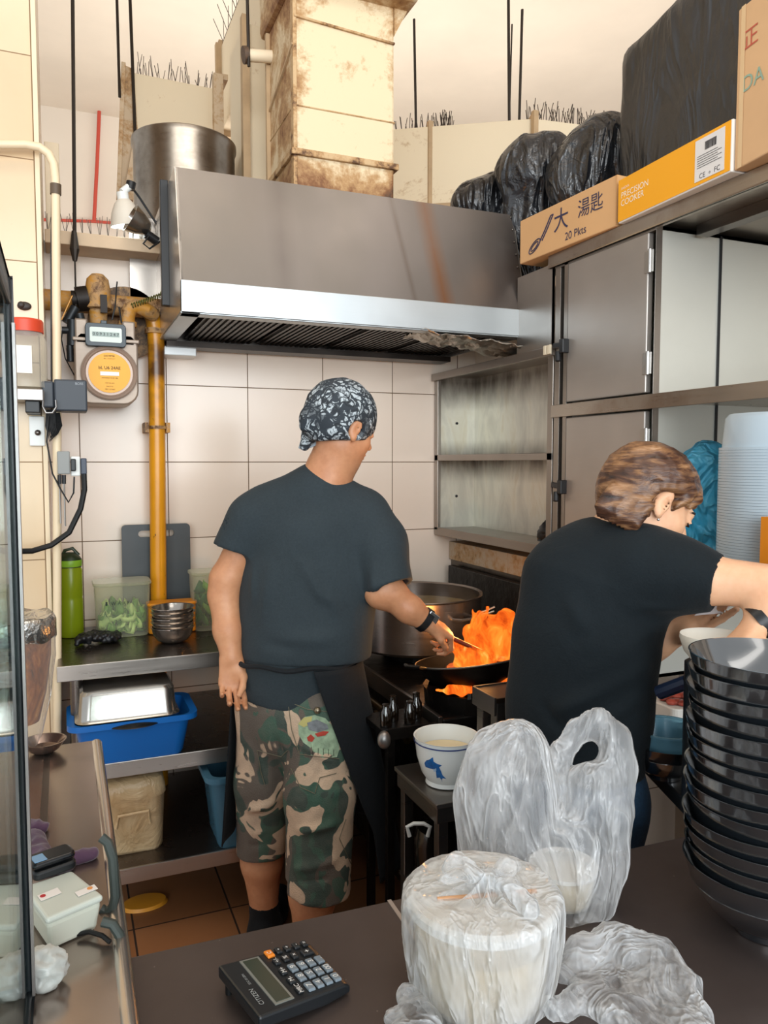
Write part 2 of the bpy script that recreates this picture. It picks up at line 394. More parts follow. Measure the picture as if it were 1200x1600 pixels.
# red sprinkler pipes on the far wall
RED = mat('red_paint', 'c04a3a', .5)
def far(px, py): return onY(px, py, 7.93)
obj_ = obj('sprinkler_pipe', MB().tube([far(40, 85), far(155, 102), far(340, 130), far(640, 192), far(760, 215)], .019, 10).tube([far(158, 103), far(152, 250), far(147, 345)], .017, 10)
           .tube([far(60, 343), far(147, 346), far(195, 350)], .014, 10).ell(far(158, 103), .035, .035, .035), RED, smooth=True)
tag(obj_, 'red sprinkler pipe with drop and branch along the far wall', 'pipe')
# ================================================================== ducts
DUCT = dirty_cream('duct_cream', 'e6d6b8', '9a7a55', .60, .85, 2.5)
def flange(mb, pts, w=.03, t=.012):
    for a, b in zip(pts, pts[1:]+pts[:1]): mb.bar(a, b, w, t)
H = 3.4
a, b, c = onZ(560, 206, H), onZ(835, 185, H), onZ(1075, 216, H)
back = V((.15, .45, 0)); dn = V((0, 0, -.46))
t_ = thing('spiked_duct', 'long cream ventilation duct with bird spikes behind the black bags', 'duct', (b.x, b.y, H-.46))
mb = MB()
for p, q in ((a, b), (b, c)): mb.prism([p, p+dn, p+dn+back, p+back], q-p)
obj('duct_body', mb, DUCT, t_, bevel=.004)
mb = MB(); p0 = onZ(672, 201, H)
for p in (p0, b): o_ = V((-.01, -.02, 0)); mb.bar(p+o_+V((0, 0, .03)), p+dn+o_, .03, .03); mb.bar(p+V((0, 0, .015)), p+back, .03, .03)
mb.bar(a.lerp(b, .0)+dn+V((0, -.02, -.0)), b+dn+V((0, -.02, 0)), .03, .02)
obj('flange', mb, mat('flange_paint', 'b89c78', .6, var=.15), t_)
obj('spike_strip', spikes([b+back*.3, b.lerp(c, .55)+back*.3], 20, .15, r=.0022, seed=3), SPK, t_)
obj('spike_strip', spikes([p0.lerp(b, -.3)+back*.3, p0.lerp(b, .03)+back*.3], 7, .14, r=.0022, seed=4), SPK, t_)
obj('spike_strip', spikes([p0.lerp(b, .10)+back*.3, p0.lerp(b, .25)+back*.3], 9, .14, r=.0022, seed=4), SPK, t_)
# duct at the left, running along X behind the hood
a, b = onZ(207, 113, H), onZ(333, 138, H)
sdy = a.y-.045
t_ = thing('side_duct', 'cream box duct with bird spikes and leaning end flange behind the pendant lamp', 'duct', (a.x, a.y, 2.75))
mb = MB().prism([a, a+V((0, 0, -.66)), a+V((0, .5, -.66)), a+V((0, .5, 0))], b-a); obj('duct_body', mb, DUCT, t_, bevel=.004)
mb = MB(); q = [onY(192, 100, a.y-.02), onY(209, 108, a.y-.02), onY(216, 215, a.y-.02), onY(200, 312, a.y-.02), onY(184, 312, a.y-.02)]
mb.prism(q, (0, .06, 0)); mb.bar(onY(216, 225, a.y-.05), onY(200, 312, a.y-.05), .05, .03); mb.bar(onY(193, 98, a.y-.03), onY(185, 312, a.y-.03), .02, .02)
obj('end_flange', mb, dirty_cream('flange_dirty', 'c9b395', '6b4f35', .45, .7, 6), t_, bevel=.002)
obj('spike_strip', spikes([a+V((.03, .15, 0)), b+V((0, .15, 0))], 13, .15, r=.002, seed=5), SPK, t_)
mb = MB(); mb.bar(b+V((.02, -.02, .06)), b+V((.02, -.02, -.5)), .05, .05); mb.bar(b+V((.06, -.02, .06)), b+V((.06, .3, .06)), .03, .03)
obj('flange', mb, dirty_cream('flange_dirty2', 'c9b395', '7b5f45', .5, .75, 6), t_, bevel=.002)
# overhead duct coming towards the viewer along Y
zt, zb = 3.9, 3.42; fa = onZ(345, 74, zt)
t_ = thing('overhead_duct', 'cream overhead duct running towards the viewer at the top edge, bird spikes on its rim', 'duct', (fa.x+.25, 2.5, zb))
mb = MB().box(fa.x, fa.x+.22, .9, fa.y, zb, zt); obj('duct_body', mb, DUCT, t_, bevel=.004)
mb = MB()
for yy in (fa.y, 3.35, 2.3): flange(mb, [V((fa.x-.015, yy, zb-.015)), V((fa.x+.235, yy, zb-.015)), V((fa.x+.235, yy, zt+.015)), V((fa.x-.015, yy, zt+.015))], .035, .04)
obj('flange', mb, bpy.data.materials['flange_paint'], t_)
obj('spike_strip', spikes([(fa.x+.01, fa.y-.05, zt), (fa.x+.01, 2.2, zt)], 22, .16, lean=.4, r=.002, seed=6), SPK, t_)
# small riser between overhead duct and main duct
x0 = onY(384, 280, 3.3).x; x1 = onY(432, 280, 3.3).x
t_ = thing('riser_duct', 'narrow cream riser duct standing just left of the stained main duct', 'duct', (x0+.1, 3.4, 2.25))
obj('duct_body', MB().box(x0, x1+.12, 3.3, 3.6, 2.3, 3.28).box(x0+.13, x1+.3, 3.0, 3.3, 2.9, 3.2), DUCT, t_, bevel=.004)
obj('flange', MB().box(x0-.015, x0+.015, 3.27, 3.31, 2.3, 3.3).box(x1-.01, x1+.02, 3.27, 3.3, 2.3, 3.3).box(x0-.01, x1+.02, 3.28, 3.3, 2.62, 2.64), bpy.data.materials['flange_paint'], t_)
# main stained duct rising from the hood
X0, X1, Y0, Y1 = .752, 1.122, 2.6, 2.95
t_ = thing('exhaust_duct', 'grease-stained cream exhaust duct rising from the hood to the top edge', 'duct', ((X0+X1)/2, 2.75, 2.32))
MD = dirty_cream('grease_duct', 'dcc8a4', '7d502a', .56, .84, 4.5, grad=[(2, .06, .16, .34), (0, -.19, .09, .16), (0, .19, .05, .12), (2, .75, .14, .10), (2, .3, .04, .06)])
obj('duct_body', MB().box(X0, X1, Y0, Y1, 2.33, 3.06), MD, t_, bevel=.008)
mb = MB()
for z, w_ in ((2.505, .022), (2.66, .006)): mb.box(X0-.012 if w_ > .01 else X0-.003, X1+(.014 if w_ > .01 else .003), Y0-(.012 if w_ > .01 else .003), Y1, z-w_/2, z+w_/2)
mb.bar((X0, Y0-.004, 2.95), (X1, Y0-.004, 2.93), .01, .008)
mb.box(X0-.004, X0+.01, Y0-.004, Y0+.03, 2.33, 3.05)
obj('seam', mb, dirty_cream('grease_seam', 'c3a47a', '5b3a20', .42, .65, 10), t_, bevel=.003)
obj('elbow', MB().box(.73, 1.19, 2.52, 3.0, 3.055, 3.7), MD, t_, bevel=.02)
obj('side_panel_seam', MB().bar((X0-.004, Y1-.02, 2.34), (X0-.004, Y1-.02, 3.05), .02, .02).bar((X0-.003, 2.6, 2.86), (X0-.003, 2.95, 2.76), .008, .008), bpy.data.materials['flange_paint'], t_)
obj('corner_gusset', MB().prism([(X1, 2.6, 3.055), (X1+.05, 2.6, 3.055), (X1, 2.6, 2.96)], (0, .2, 0)), MD, t_)
# strut with rod
t_ = thing('duct_support', 'horizontal cream pipe strut hung on a rod beside the main duct', 'strut', onY(430, 90, 2.95))
obj('strut', MB().cyl(onY(382, 86, 2.9), onY(455, 91, 2.9), .022), CREAMP, t_, smooth=True)
obj('end_cap', MB().cyl(onY(380, 86, 2.9), onY(387, 86, 2.9), .03), mat('rusty', '5a4636', .6, var=.3, vs=40), t_, smooth=True)
RODM = mat('threaded_rod', '3a342f', .45, metal=.7)
obj('rod', MB().cyl(onY(385, -60, 2.88), onY(389, 104, 2.88), .006, seg=8), RODM, t_, smooth=True)
# hanging rods
def rod(a, b, Y, r, lab, extra=None, grp=None):
    p, q = onY(*a, Y), onY(*b, Y); q.x = q.x; mb = MB().cyl(p, q, r, seg=8)
    if extra: extra(mb, p, q)
    tag(obj('hanging_rod', mb, RODM, smooth=True), lab, 'rod')
def turnb(mb, p, q): mb.cyl(q+V((0, 0, .10)), q+V((0, 0, .04)), .008, .016, seg=10); mb.cyl(q+V((0, 0, .04)), q+V((0, 0, .0)), .016, .007, seg=10); mb.cyl(q, q+V((0, 0, -.16)), .003, seg=6)
rod((113, -60), (117, 408), 2.86, .006, 'long dark hanging rod with a turnbuckle, ending above the gas meter', turnb)
rod((181, -60), (187, 152), sdy, .007, 'dark hanging rod left of the pair above the side duct')
rod((201, -60), (212, 232), sdy, .008, 'dark hanging rod right of the pair above the side duct')
rod((648, -60) if False else (647, 30), (650, 200), 4.3, .008, 'thin rod just right of the stained main duct')
rod((794, -60), (796, 240), 4.1, .009, 'tall thin rod hanging from the top edge above the black bags')
rod((800, 38), (796, 180), 4.2, .005, 'short thin rod leaning against the tall rod above the black bags')
rod((816, 15), (811, 200), 4.4, .009, 'thin rod standing on the far duct, rightmost of the three above the bags')
# ================================================================== range hood
HX0, HX1 = .335, 1.53; YF, YT, ZB, ZL, ZT = 2.365, 2.455, 1.895, 1.985, 2.345
HM = bpy.data.materials.new('hood_steel'); HM.use_nodes = True; t = NT(HM); t.b.inputs['Metallic'].default_value = .85
base = t.ramp(t.noise(2.4, 4, .5, t.co('Object', (1, 1, .5))), [(.3, '767069'), (.7, '847d79')])
tc = t.n('ShaderNodeTexCoord'); sp = t.n('ShaderNodeSeparateXYZ'); t.l(tc.outputs['Object'], sp.inputs[0])
def streak(x, wd, amt, colr, base, slope=0):
    g = t.math('SUBTRACT', t.math('ADD', sp.outputs[0], t.math('MULTIPLY', sp.outputs[2], slope)), x)
    g = t.math('DIVIDE', t.math('ABSOLUTE', g), wd); g = t.math('MAXIMUM', 0, t.math('SUBTRACT', 1, g)); g = t.math('MULTIPLY', g, t.ramp(t.noise(4, 4), [(.3, .4), (.6, 1.0)]))
    return t.mix(t.math('MULTIPLY', g, amt), base, colr)
base = streak(.29, .045, .75, '8a5a34', base, .12); base = streak(.18, .015, .4, '5a4a40', base, .15); base = streak(-.28, .05, .35, '5c5450', base)
base = streak(.62, .22, .6, '3c3430', base); t.col(base); t.l(t.math('MULTIPLY_ADD', t.noise(7, 4), .14, .30), t.b.inputs['Roughness']); t.bump(t.noise(3, 2), .05, .02)
LIP = steel('hood_lip_steel', 'a9afb2', .36)
t_ = thing('range_hood', 'large stainless steel range hood over the stove, rust streak down its front', 'range hood', ((HX0+HX1)/2, 2.7, ZB))
mb = MB(); th = .012
mb.prism([(HX0, YF, ZL), (HX0, YT, ZT), (HX0, YT+th, ZT-th), (HX0, YF+th, ZL)], (HX1-HX0, 0, 0))
mb.box(HX0, HX1, YT, 3.0, ZT-th, ZT)
mb.box(HX0, HX1, 2.99, 3.01, ZB, ZT); obj('canopy', mb, HM, t_)
SIDE = steel('hood_side_steel', 'b5aea6', .24, metal=.7)
for x in (HX0-.002, HX1-.006):
    obj('side_panel', MB().prism([(x, YF, ZB), (x, YF, ZL), (x, YT, ZT), (x, 3.01, ZT), (x, 3.01, ZB)], (.008, 0, 0)), SIDE, t_)
obj('lip', MB().box(HX0-.002, HX1+.002, YF-.004, YF+.012, ZB, ZL+.004).box(HX0-.002, HX1, YF, YF+.05, ZB-.004, ZB+.004).box(HX0-.004, HX0+.055, YF, 3.0, ZB-.004, ZB+.003), LIP, t_, bevel=.002)
GREASE = mat('greasy_filter', '2a2521', .35, metal=.8, var=.4, vs=14, bump=.4, bs=20, bd=.01)
for k in range(4):
    x = HX0+.09+k*.27; mb = MB().box(x, x+.255, YF+.06, 2.95, ZB+.012, ZB+.02)
    for j in range(12): mb.box(x+.01+j*.02, x+.02+j*.02, YF+.07, 2.94, ZB+.004, ZB+.013)
    obj('grease_filter', mb, GREASE, t_)
obj('gutter', MB().box(HX0+.02, HX1-.02, 2.90, 2.99, ZB-.025, ZB-.005).box(HX0+.06, HX1-.02, YF+.045, YF+.06, ZB-.0, ZB+.02), mat('gutter', '3d3733', .35, metal=.8, var=.3), t_)
# rivets down the right edge
mb = MB()
for k in range(8):
    f = k/7; p = V((HX1-.012, YF+(YT-YF)*f-.003, ZL+.02+(ZT-ZL-.03)*f)); mb.ell(p, .004, .004, .004, 8, 6)
obj('rivet', mb, STD, t_, smooth=True)
# crumpled foil on the right bottom edge
fo = MB(); p0, p1 = V((1.12, YF-.004, ZB-.002)), V((1.545, YF-.03, ZB-.03))
def foil(u, v):
    p = p0.lerp(p1, u)+V((0, .16, 0))*v; return p+V((0, 0, -.012*u+.014*fbm((u*6, v*3, 0), 1.5)-.02*v*u))
fo.grid(foil, 40, 12); tag(obj('foil_sheet', fo, mat('foil', 'b9b2a8', .3, metal=.95, var=.2, vs=20, bump=.8, bs=40, bd=.01), smooth='all', solid=.0015), 'crumpled foil strip under the right corner of the hood', 'foil')
# steel fan drum and side post
t_ = thing('fan_drum', 'round stainless drum behind the left top of the hood', 'drum', (.50, 3.38, 2.0))
obj('drum_body', MB().lathe([(.0, 2.0), (.205, 2.0), (.207, 2.74), (.214, 2.755), (.214, 2.775), (.208, 2.78), (.200, 2.765), (.200, 2.6), (.0, 2.59)], (.50, 3.38, 0), 56), steel('drum_steel', '8f8375', .3, stain='4b3a2a', ss=5), t_, smooth=True)
tag(obj('hood_bracket', MB().box(.309, .334, 2.62, 2.65, 1.96, 2.36), BLK, bevel=.002), 'black upright bar at the left side of the hood', 'bar')
tag(obj('splash_panel', MB().box(.24, .334, 2.985, 3.0, 2.0, 2.34), SIDE), 'narrow polished steel panel between ledge and hood side', 'panel')
# box fitting under the left end of hood
p = onY(278, 550, 2.97); tag(obj('cable_trunking', MB().box(p.x-.06, p.x+.062, 2.93, 3.03, p.z-.018, p.z+.016), mat('trunk', 'd8dcdc', .3, metal=.3), bevel=.003), 'small light grey box on the tiles under the left end of the hood', 'box')
# ================================================================== lamps
p = atd(197, 340, 2.72); t_ = thing('pendant_lamp', 'lit white dome lamp hanging left of the hood', 'lamp', p)
Mt = Matrix.Rotation(R(-8), 3, 'Y') @ Matrix.Rotation(R(6), 3, 'X')
obj('lamp_shade', MB().lathe([(.018, .062), (.024, .058), (.034, .045), (.048, .015), (.058, -.03), (.056, -.03), (.046, .013), (.032, .04), (.018, .05)], p, 36, M=Mt), mat('lampwhite', 'd8d0c2', .4), t_, smooth=True)
obj('bulb', MB().lathe([(.0, .02), (.03, .01), (.054, -.026), (.0, -.03)], p, 24, M=Mt), mat('bulb', 'ffffff', emit='eafaff', es=9), t_, smooth=True)
obj('socket', MB().cyl(p+Mt@V((0, 0, .06)), p+Mt@V((0, 0, .085)), .02).cyl(p+Mt@V((0, 0, .085)), p+V((.02, 0, .115)), .013), WHITEP, t_, smooth=True)
obj('hanger', MB().tube([p+V((.02, 0, .11)), p+V((.05, .02, .08)), p+V((.11, .04, .0))], .004, 6).cyl(p+V((.015, 0, .10)), p+V((.02, 0, .125)), .017), BLK, t_, smooth=True)
p = atd(222, 352, 2.66); t_ = thing('clamp_spotlight', 'small metal reflector spotlight clamped to the hood corner beside the dome lamp', 'lamp', p)
Mt = Matrix.Rotation(R(62), 3, 'Y') @ Matrix.Rotation(R(-25), 3, 'X')
obj('reflector', MB().lathe([(.012, -.03), (.024, -.02), (.04, .01), (.05, .045), (.048, .045), (.038, .012), (.0, -.01)], p, 32, M=Mt.inverted()), steel('reflector_steel', '9a948c', .2), t_, smooth=True)
obj('socket', MB().cyl(p+V((.012, -.01, -.03)), p+V((.05, -.0, -.05)), .016), BLK, t_, smooth=True)
obj('cable', MB().tube([p+V((.02, -.02, -.04)), p+V((-.0, -.03, -.07)), p+V((.02, -.03, -.085)), p+V((.06, -.01, -.05))], .0035, 6), BLK, t_, smooth=True)
# ================================================================== left wall fittings
def pxbox(mb, x0, y0, x1, y1, Y, depth):
    a = onY(x0, y0, Y); b = onY(x1, y1, Y); return mb.box(min(a.x, b.x), max(a.x, b.x), Y, Y+depth, min(a.z, b.z), max(a.z, b.z))
def rrect(w, h, r, n=5):
    pts = []
    for cx, cy, a0 in ((w/2-r, h/2-r, 0), (-w/2+r, h/2-r, 90), (-w/2+r, -h/2+r, 180), (w/2-r, -h/2+r, 270)):
        for k in range(n+1): a = R(a0+90*k/n); pts.append((cx+r*math.cos(a), cy+r*math.sin(a)))
    return pts
# cream conduit
pts = [onY(-60, 226, 2.57), onY(0, 226, 2.57), onY(40, 226, 2.57), onY(62, 230, 2.57), onY(76, 240, 2.57), onY(84, 256, 2.57), onY(87, 280, 2.57), onY(89, 600, 2.57), onY(90, 1400, 2.57)]
t_ = thing('conduit_pipe', 'cream painted conduit pipe bending off the tiled pillar and running down its edge', 'pipe', onY(90, 1400, 2.57))
obj('pipe', MB().tube(pts, .0125, 12), mat('conduit_cream', 'e3cfae', .4), t_, smooth=True)
obj('pipe_clip', MB().cyl(onY(87, 288, 2.57), onY(87, 304, 2.57), .016), mat('clip', '5a4a3a', .5), t_, smooth=True)
obj('cord', MB().tube([onY(82, 290, 2.585), onY(80, 400, 2.585), onY(81, 680, 2.585)], .003, 6), BLK, t_, smooth=True)
tag(obj('conduit_strip', MB().box(-.058, -.045, 2.607, 2.62, .3, 4.7), mat('conduit_cream', 'e3cfae', .4)), 'thin cream strip up the corner of the tiled pillar', 'strip')
tag(obj('wall_hole_plug', MB().ell(onY(38, 478, 2.615), .02, .006, .013).ell(onY(33, 476, 2.61), .01, .006, .01), mat('plugdark', '2c241f', .5), smooth=True), 'small dark plug in the pillar tile above the jar', 'plug')
# gas manifold: brown horizontal pipe, valve, elbow
RUSTY = dirty_cream('rusty_yellow', 'b9822c', '5a3818', .40, .62, 9)
GASY = bpy.data.materials.new('gas_yellow'); GASY.use_nodes = True; t = NT(GASY)
ch = t.ramp(t.noise(55, 3, .6, t.co('Object', (1, 1, .45))), [(.69, 0), (.72, 1)]); tc = t.n('ShaderNodeTexCoord'); sp = t.n('ShaderNodeSeparateXYZ'); t.l(tc.outputs['Object'], sp.inputs[0])
up = t.math('MINIMUM', 1, t.math('MAXIMUM', 0, t.math('MULTIPLY_ADD', sp.outputs[2], 4.0, -5.6))); rn = t.ramp(t.noise(7, 4), [(.38, 0), (.6, 1)])
c0 = t.mix(t.math('MULTIPLY', up, rn), t.ramp(t.noise(6), [(.3, 'd08c14'), (.7, 'e09a1c')]), '5f3c18'); t.col(t.mix(ch, c0, '4a2f18')); t.b.inputs['Roughness'].default_value = .28; t.bump(t.noise(30), .1, .003)
def Y_(px, py, Y=2.93): return onY(px, py, Y)
t_ = thing('gas_manifold', 'grimy brown horizontal gas pipe with valve and elbows above the meter', 'gas pipe', Y_(180, 470))
obj('pipe', MB().cyl(Y_(70, 468), Y_(285, 486), .036, seg=24), RUSTY, t_, smooth=True)
obj('flanged_disc', MB().lathe([(.0, -.01), (.13, -.01), (.13, .01), (.0, .01)], Y_(196, 505, 2.995), 40, M=Matrix.Rotation(R(90), 3, 'X')), dirty_cream('disc_dirt', '5a4532', '2a1d14', .45, .7, 6), t_, smooth=True)
obj('valve_body', MB().lathe([(0, .075), (.02, .072), (.036, .055), (.042, .02), (.040, -.02), (.046, -.03), (.046, -.045), (.03, -.05), (.028, -.10), (0, -.10)], Y_(153, 462, 2.88), 28), RUSTY, t_, smooth=True)
obj('valve_flange', MB().cyl(Y_(120, 468, 2.88), Y_(138, 466, 2.88), .042).cyl(Y_(112, 468, 2.88), Y_(120, 468, 2.88), .03).box(*[v for q in (0, 1, 2) for v in (Y_(162, 475, 2.83)[q]-(.011, .008, .03)[q], Y_(162, 475, 2.83)[q]+(.011, .008, .03)[q])]), mat('blackiron', '221c18', .5, metal=.4, var=.3, bump=.3), t_, smooth=True)
obj('valve_lever', MB().bar(Y_(96, 500, 2.84), Y_(113, 462, 2.84), .008, .004), GASY, t_, bevel=.001)
obj('regulator', MB().cyl(Y_(104, 505, 2.85), Y_(118, 480, 2.85), .016).cyl(Y_(113, 500, 2.82), Y_(113, 540, 2.82), .017).cyl(Y_(97, 516, 2.82), Y_(112, 516, 2.82), .012).cyl(Y_(124, 490, 2.82), Y_(132, 520, 2.82), .014).cyl(Y_(109, 540, 2.82), Y_(110, 565, 2.82), .011), mat('regulator', '23282c', .4, metal=.3, var=.3), t_, smooth=True)
obj('brass_union', MB().cyl(Y_(110, 545, 2.83), Y_(110, 563, 2.83), .014, .008), mat('brass', 'b8822e', .3, metal=.8), t_, smooth=True)
obj('outlet_elbow', MB().tube([Y_(199, 512, 2.87), Y_(199, 494, 2.87), Y_(203, 483, 2.87), Y_(213, 478, 2.87), Y_(228, 484, 2.87), Y_(240, 492, 2.9)], .026, 20).cyl(Y_(199, 503, 2.87), Y_(199, 511, 2.87), .032), RUSTY, t_, smooth=True)
mb = MB(); cp = []
for k in range(120):
    u = k/119; p = Y_(205, 478, 2.84).lerp(Y_(250, 462, 2.84), u); a = k*.62; cp.append(p+V((0, math.cos(a), math.sin(a)))*.008)
mb.tube(cp, .0022, 6); mb.tube([Y_(250, 462, 2.84), Y_(256, 440, 2.84), Y_(261, 437, 2.84), Y_(264, 455, 2.84)], .0025, 6)
obj('coiled_wire', mb, mat('greenyellow', '5c5a20', .5, var=.6, vs=60), t_, smooth=True)
mb = MB(); obj('thin_tube', MB().tube([Y_(98, 512, 2.82), Y_(96, 530, 2.82), Y_(102, 560, 2.84), Y_(118, 590, 2.84)], .002, 6), RUB, t_, smooth=True)
mb.tube([Y_(190, 505, 2.84), Y_(186, 480, 2.83), Y_(180, 478, 2.83), Y_(175, 500, 2.83)], .003, 6).tube([Y_(180, 480, 2.83), Y_(182, 450, 2.85), Y_(183, 440, 2.85)], .0025, 6)
obj('thin_tube', mb, RUB, t_, smooth=True)
# yellow vertical pipe
PY = 2.925; t_ = thing('gas_pipe', 'yellow painted vertical gas pipe running down the tiled wall behind the prep table', 'gas pipe', Y_(250, 1290, PY))
mb = MB().tube([Y_(236, 490, PY), Y_(240, 498, PY), Y_(243, 515, PY), Y_(244, 540, PY)], .03, 24).cyl(Y_(244, 520, PY), Y_(248, 960, PY), .0292, seg=28).cyl(Y_(248, 960, PY), Y_(252, 1290, PY), .027, seg=24)
obj('pipe', mb, GASY, t_, smooth=True); obj('collar', MB().cyl(Y_(243, 514, PY), Y_(243, 522, PY), .038), RUSTY, t_, smooth=True)
p = Y_(246, 668, PY); obj('pipe_clamp', MB().lathe([(.031, -.006), (.034, -.006), (.034, .006), (.031, .006)], p, 24).box(p.x-.044, p.x-.03, PY-.01, 3.03, p.z-.018, p.z+.018).box(p.x+.03, p.x+.044, PY-.01, 3.03, p.z-.018, p.z+.018), RUSTY, t_)
p = Y_(249, 952, PY)
obj('base_bracket', MB().box(p.x-.036, p.x+.036, PY-.034, 2.985, p.z-.012, p.z+.008), mat('bracket_yellow', 'd9932a', .4, var=.1), t_, bevel=.006)
# ---- gas meter
GM = steel('meter_metal', 'a39486', .45, metal=.35); GY = 2.80
t_ = thing('gas_meter', 'grey gas meter with round yellow dial plate and dark counter window', 'meter', Y_(168, 632, 2.88))
cx = Y_(167, 575, GY); w_ = Y_(217, 600, GY).x-Y_(117, 600, GY).x; h_ = abs(Y_(167, 530, GY).z-Y_(167, 632, GY).z); zc = (Y_(167, 530, GY).z+Y_(167, 632, GY).z)/2
poly = rrect(w_, h_+.02, .05); obj('meter_body', MB().prism([(cx.x+u, GY, zc+.01+v if v < 0 else zc+.02+min(v, .11)) for u, v in poly], (0, .17, 0)).box(cx.x-w_/2+.004, cx.x-w_/2+.045, GY+.0, GY+.10, zc+.09, zc+.175).box(cx.x+w_/2-.05, cx.x+w_/2-.008, GY+.0, GY+.10, zc+.09, zc+.175), GM, t_, bevel=.006, smooth=True)
obj('seam_rim', MB().box(cx.x-w_/2-.004, cx.x+w_/2+.004, GY-.008, GY+.16, zc+.10, zc+.112), GM, t_, bevel=.003)
RX = Matrix.Rotation(R(90), 3, 'X'); dc = Y_(171, 583, GY)
rr = (Y_(217, 583, GY).x-Y_(125, 583, GY).x)/2*.97
obj('dial_cover', MB().lathe([(rr, 0), (rr, .014), (rr*.95, .018), (rr*.90, .012), (rr*.86, .016), (rr*.82, .010), (0, .008)], dc, 56, M=RX), mat('cover', 'a89486', .35, metal=.2), t_, smooth=True)
dl = obj('dial_plate', MB().lathe([(rr*.735, .0), (rr*.735, .013), (0, .013)], dc, 48, M=RX), mat('dial_yellow', 'eda912', .4), t_)
mb = MB(); xd, zd = (1, 0, 0), (0, 0, 1); fy = GY-.0145
for dz, s_, tx in ((.056, .008, 'GAS METER'), (.047, .006, 'No. 1 3 6 0 5 2 7'), (.016, .017, 'bL U6 24AE'), (-.018, .0055, 'DIAPHRAGM METER 1985'), (-.035, .006, 'MAX 25 m3/h'), (-.046, .005, 'Pmax 0.5 bar'), (-.056, .006, 'IMC V 3.5 dm3')):
    mb.text(tx, (dc.x, fy, dc.z+dz), xd, zd, s_*.85)
obj('dial_lettering', mb, mat('ink_brown', '3a2a10', .6), dl)
obj('serial_label', MB().box(dc.x-.030, dc.x+.030, fy-.0006, fy, dc.z-.010, dc.z+.003), WHITEP, dl)
x0, x1 = Y_(133, 520, GY-.03).x, Y_(197, 520, GY-.03).x; z0, z1 = Y_(160, 541, GY-.03).z, Y_(160, 505, GY-.03).z
ct = obj('counter_housing', MB().prism([(x0+(x1-x0)/2+u, GY-.03, (z0+z1)/2+v) for u, v in rrect(x1-x0, z1-z0, .012)], (0, .05, 0)).box(x0+.05, x1-.06, GY-.02, GY+.02, z1-.003, z1+.012), mat('counter_dark', '2b3840', .35), t_, bevel=.002)
obj('counter_window', MB().prism([(x0+(x1-x0)/2+u, GY-.0315, (z0+z1)/2+v) for u, v in rrect(x1-x0-.028, z1-z0-.028, .006)], (0, .003, 0)), mat('window_pale', 'c2cdc4', .15), ct)
obj('counter_digits', MB().box(x0+.025, x1-.025, GY-.0325, GY-.031, (z0+z1)/2-.008, (z0+z1)/2+.010).mi and MB() or MB().box(x0+.022, x1-.022, GY-.0325, GY-.031, (z0+z1)/2-.006, (z0+z1)/2+.009), mat('digit_strip', '8fa09a', .4), ct)
obj('digits', MB().text('0 0 9 3 1 2 4 7', ((x0+x1)/2, GY-.033, (z0+z1)/2+.0015), xd, zd, .014), BLK, ct)
# ---- wall shelf with red-lidded jar
t_ = thing('wall_shelf', 'small stainless shelf on the pillar holding the jar', 'shelf', onY(45, 625, 2.55))
a = onY(2, 606, 2.48); b = onY(68, 634, 2.48); obj('shelf_board', MB().box(a.x, b.x, 2.48, 2.62, b.z+.015, a.z), STG, t_, bevel=.002)
obj('bracket', MB().box(b.x-.05, b.x-.01, 2.5, 2.62, b.z-.02, b.z+.016), BLK, t_, bevel=.003)
CLR = bpy.data.materials.new('clear_plastic'); CLR.use_nodes = True; t = NT(CLR)
def clear(name, tint='f2f0ea', body=.25, rough=.12, white='e8e4da'):
    m = bpy.data.materials.new(name); m.use_nodes = True; nt = m.node_tree; t = NT(m)
    tr = t.n('ShaderNodeBsdfTransparent'); tr.inputs[0].default_value = lin(tint); lw = t.n('ShaderNodeLayerWeight'); lw.inputs[0].default_value = .5
    t.b.inputs['Base Color'].default_value = lin(white); t.b.inputs['Roughness'].default_value = rough
    mx = t.n('ShaderNodeMixShader'); t.l(t.math('ADD', t.math('MULTIPLY', t.math('POWER', lw.outputs['Facing'], 3), .75), body), mx.inputs[0]); t.l(tr.outputs[0], mx.inputs[1]); t.l(t.b.outputs[0], mx.inputs[2])
    t.l(mx.outputs[0], nt.nodes['Material Output'].inputs[0]); return m
CLR = clear('clear_plastic'); c = onY(42, 606, 2.55); c.z = onY(45, 607, 2.52).z+.002; hj = .185; rj = .058
t_ = thing('plastic_jar', 'clear plastic jar with an orange-red screw lid on the wall shelf', 'jar', c)
obj('jar_body', MB().lathe([(0, .0), (rj, .002), (rj, .012), (rj*.96, .03), (rj, .035), (rj, .14), (rj*.86, .16), (rj*.8, .166), (rj*.8, .175)], c, 36), CLR, t_, smooth=True)
obj('lid', MB().lathe([(rj*.86, .165), (rj*.86, .198), (rj*.8, .203), (0, .203)], c, 36, fn=lambda r, z, a: (r*(1+.012*math.cos(36*a)) if r > .04 else r, z)), mat('redlid', 'd2472a', .4), t_, smooth=True)
obj('jar_label', MB().box(c.x-.03, c.x+.018, c.y-rj-.002, c.y-rj+.004, c.z+.04, c.z+.12), mat('labelwhite', 'e9e4da', .5), t_)
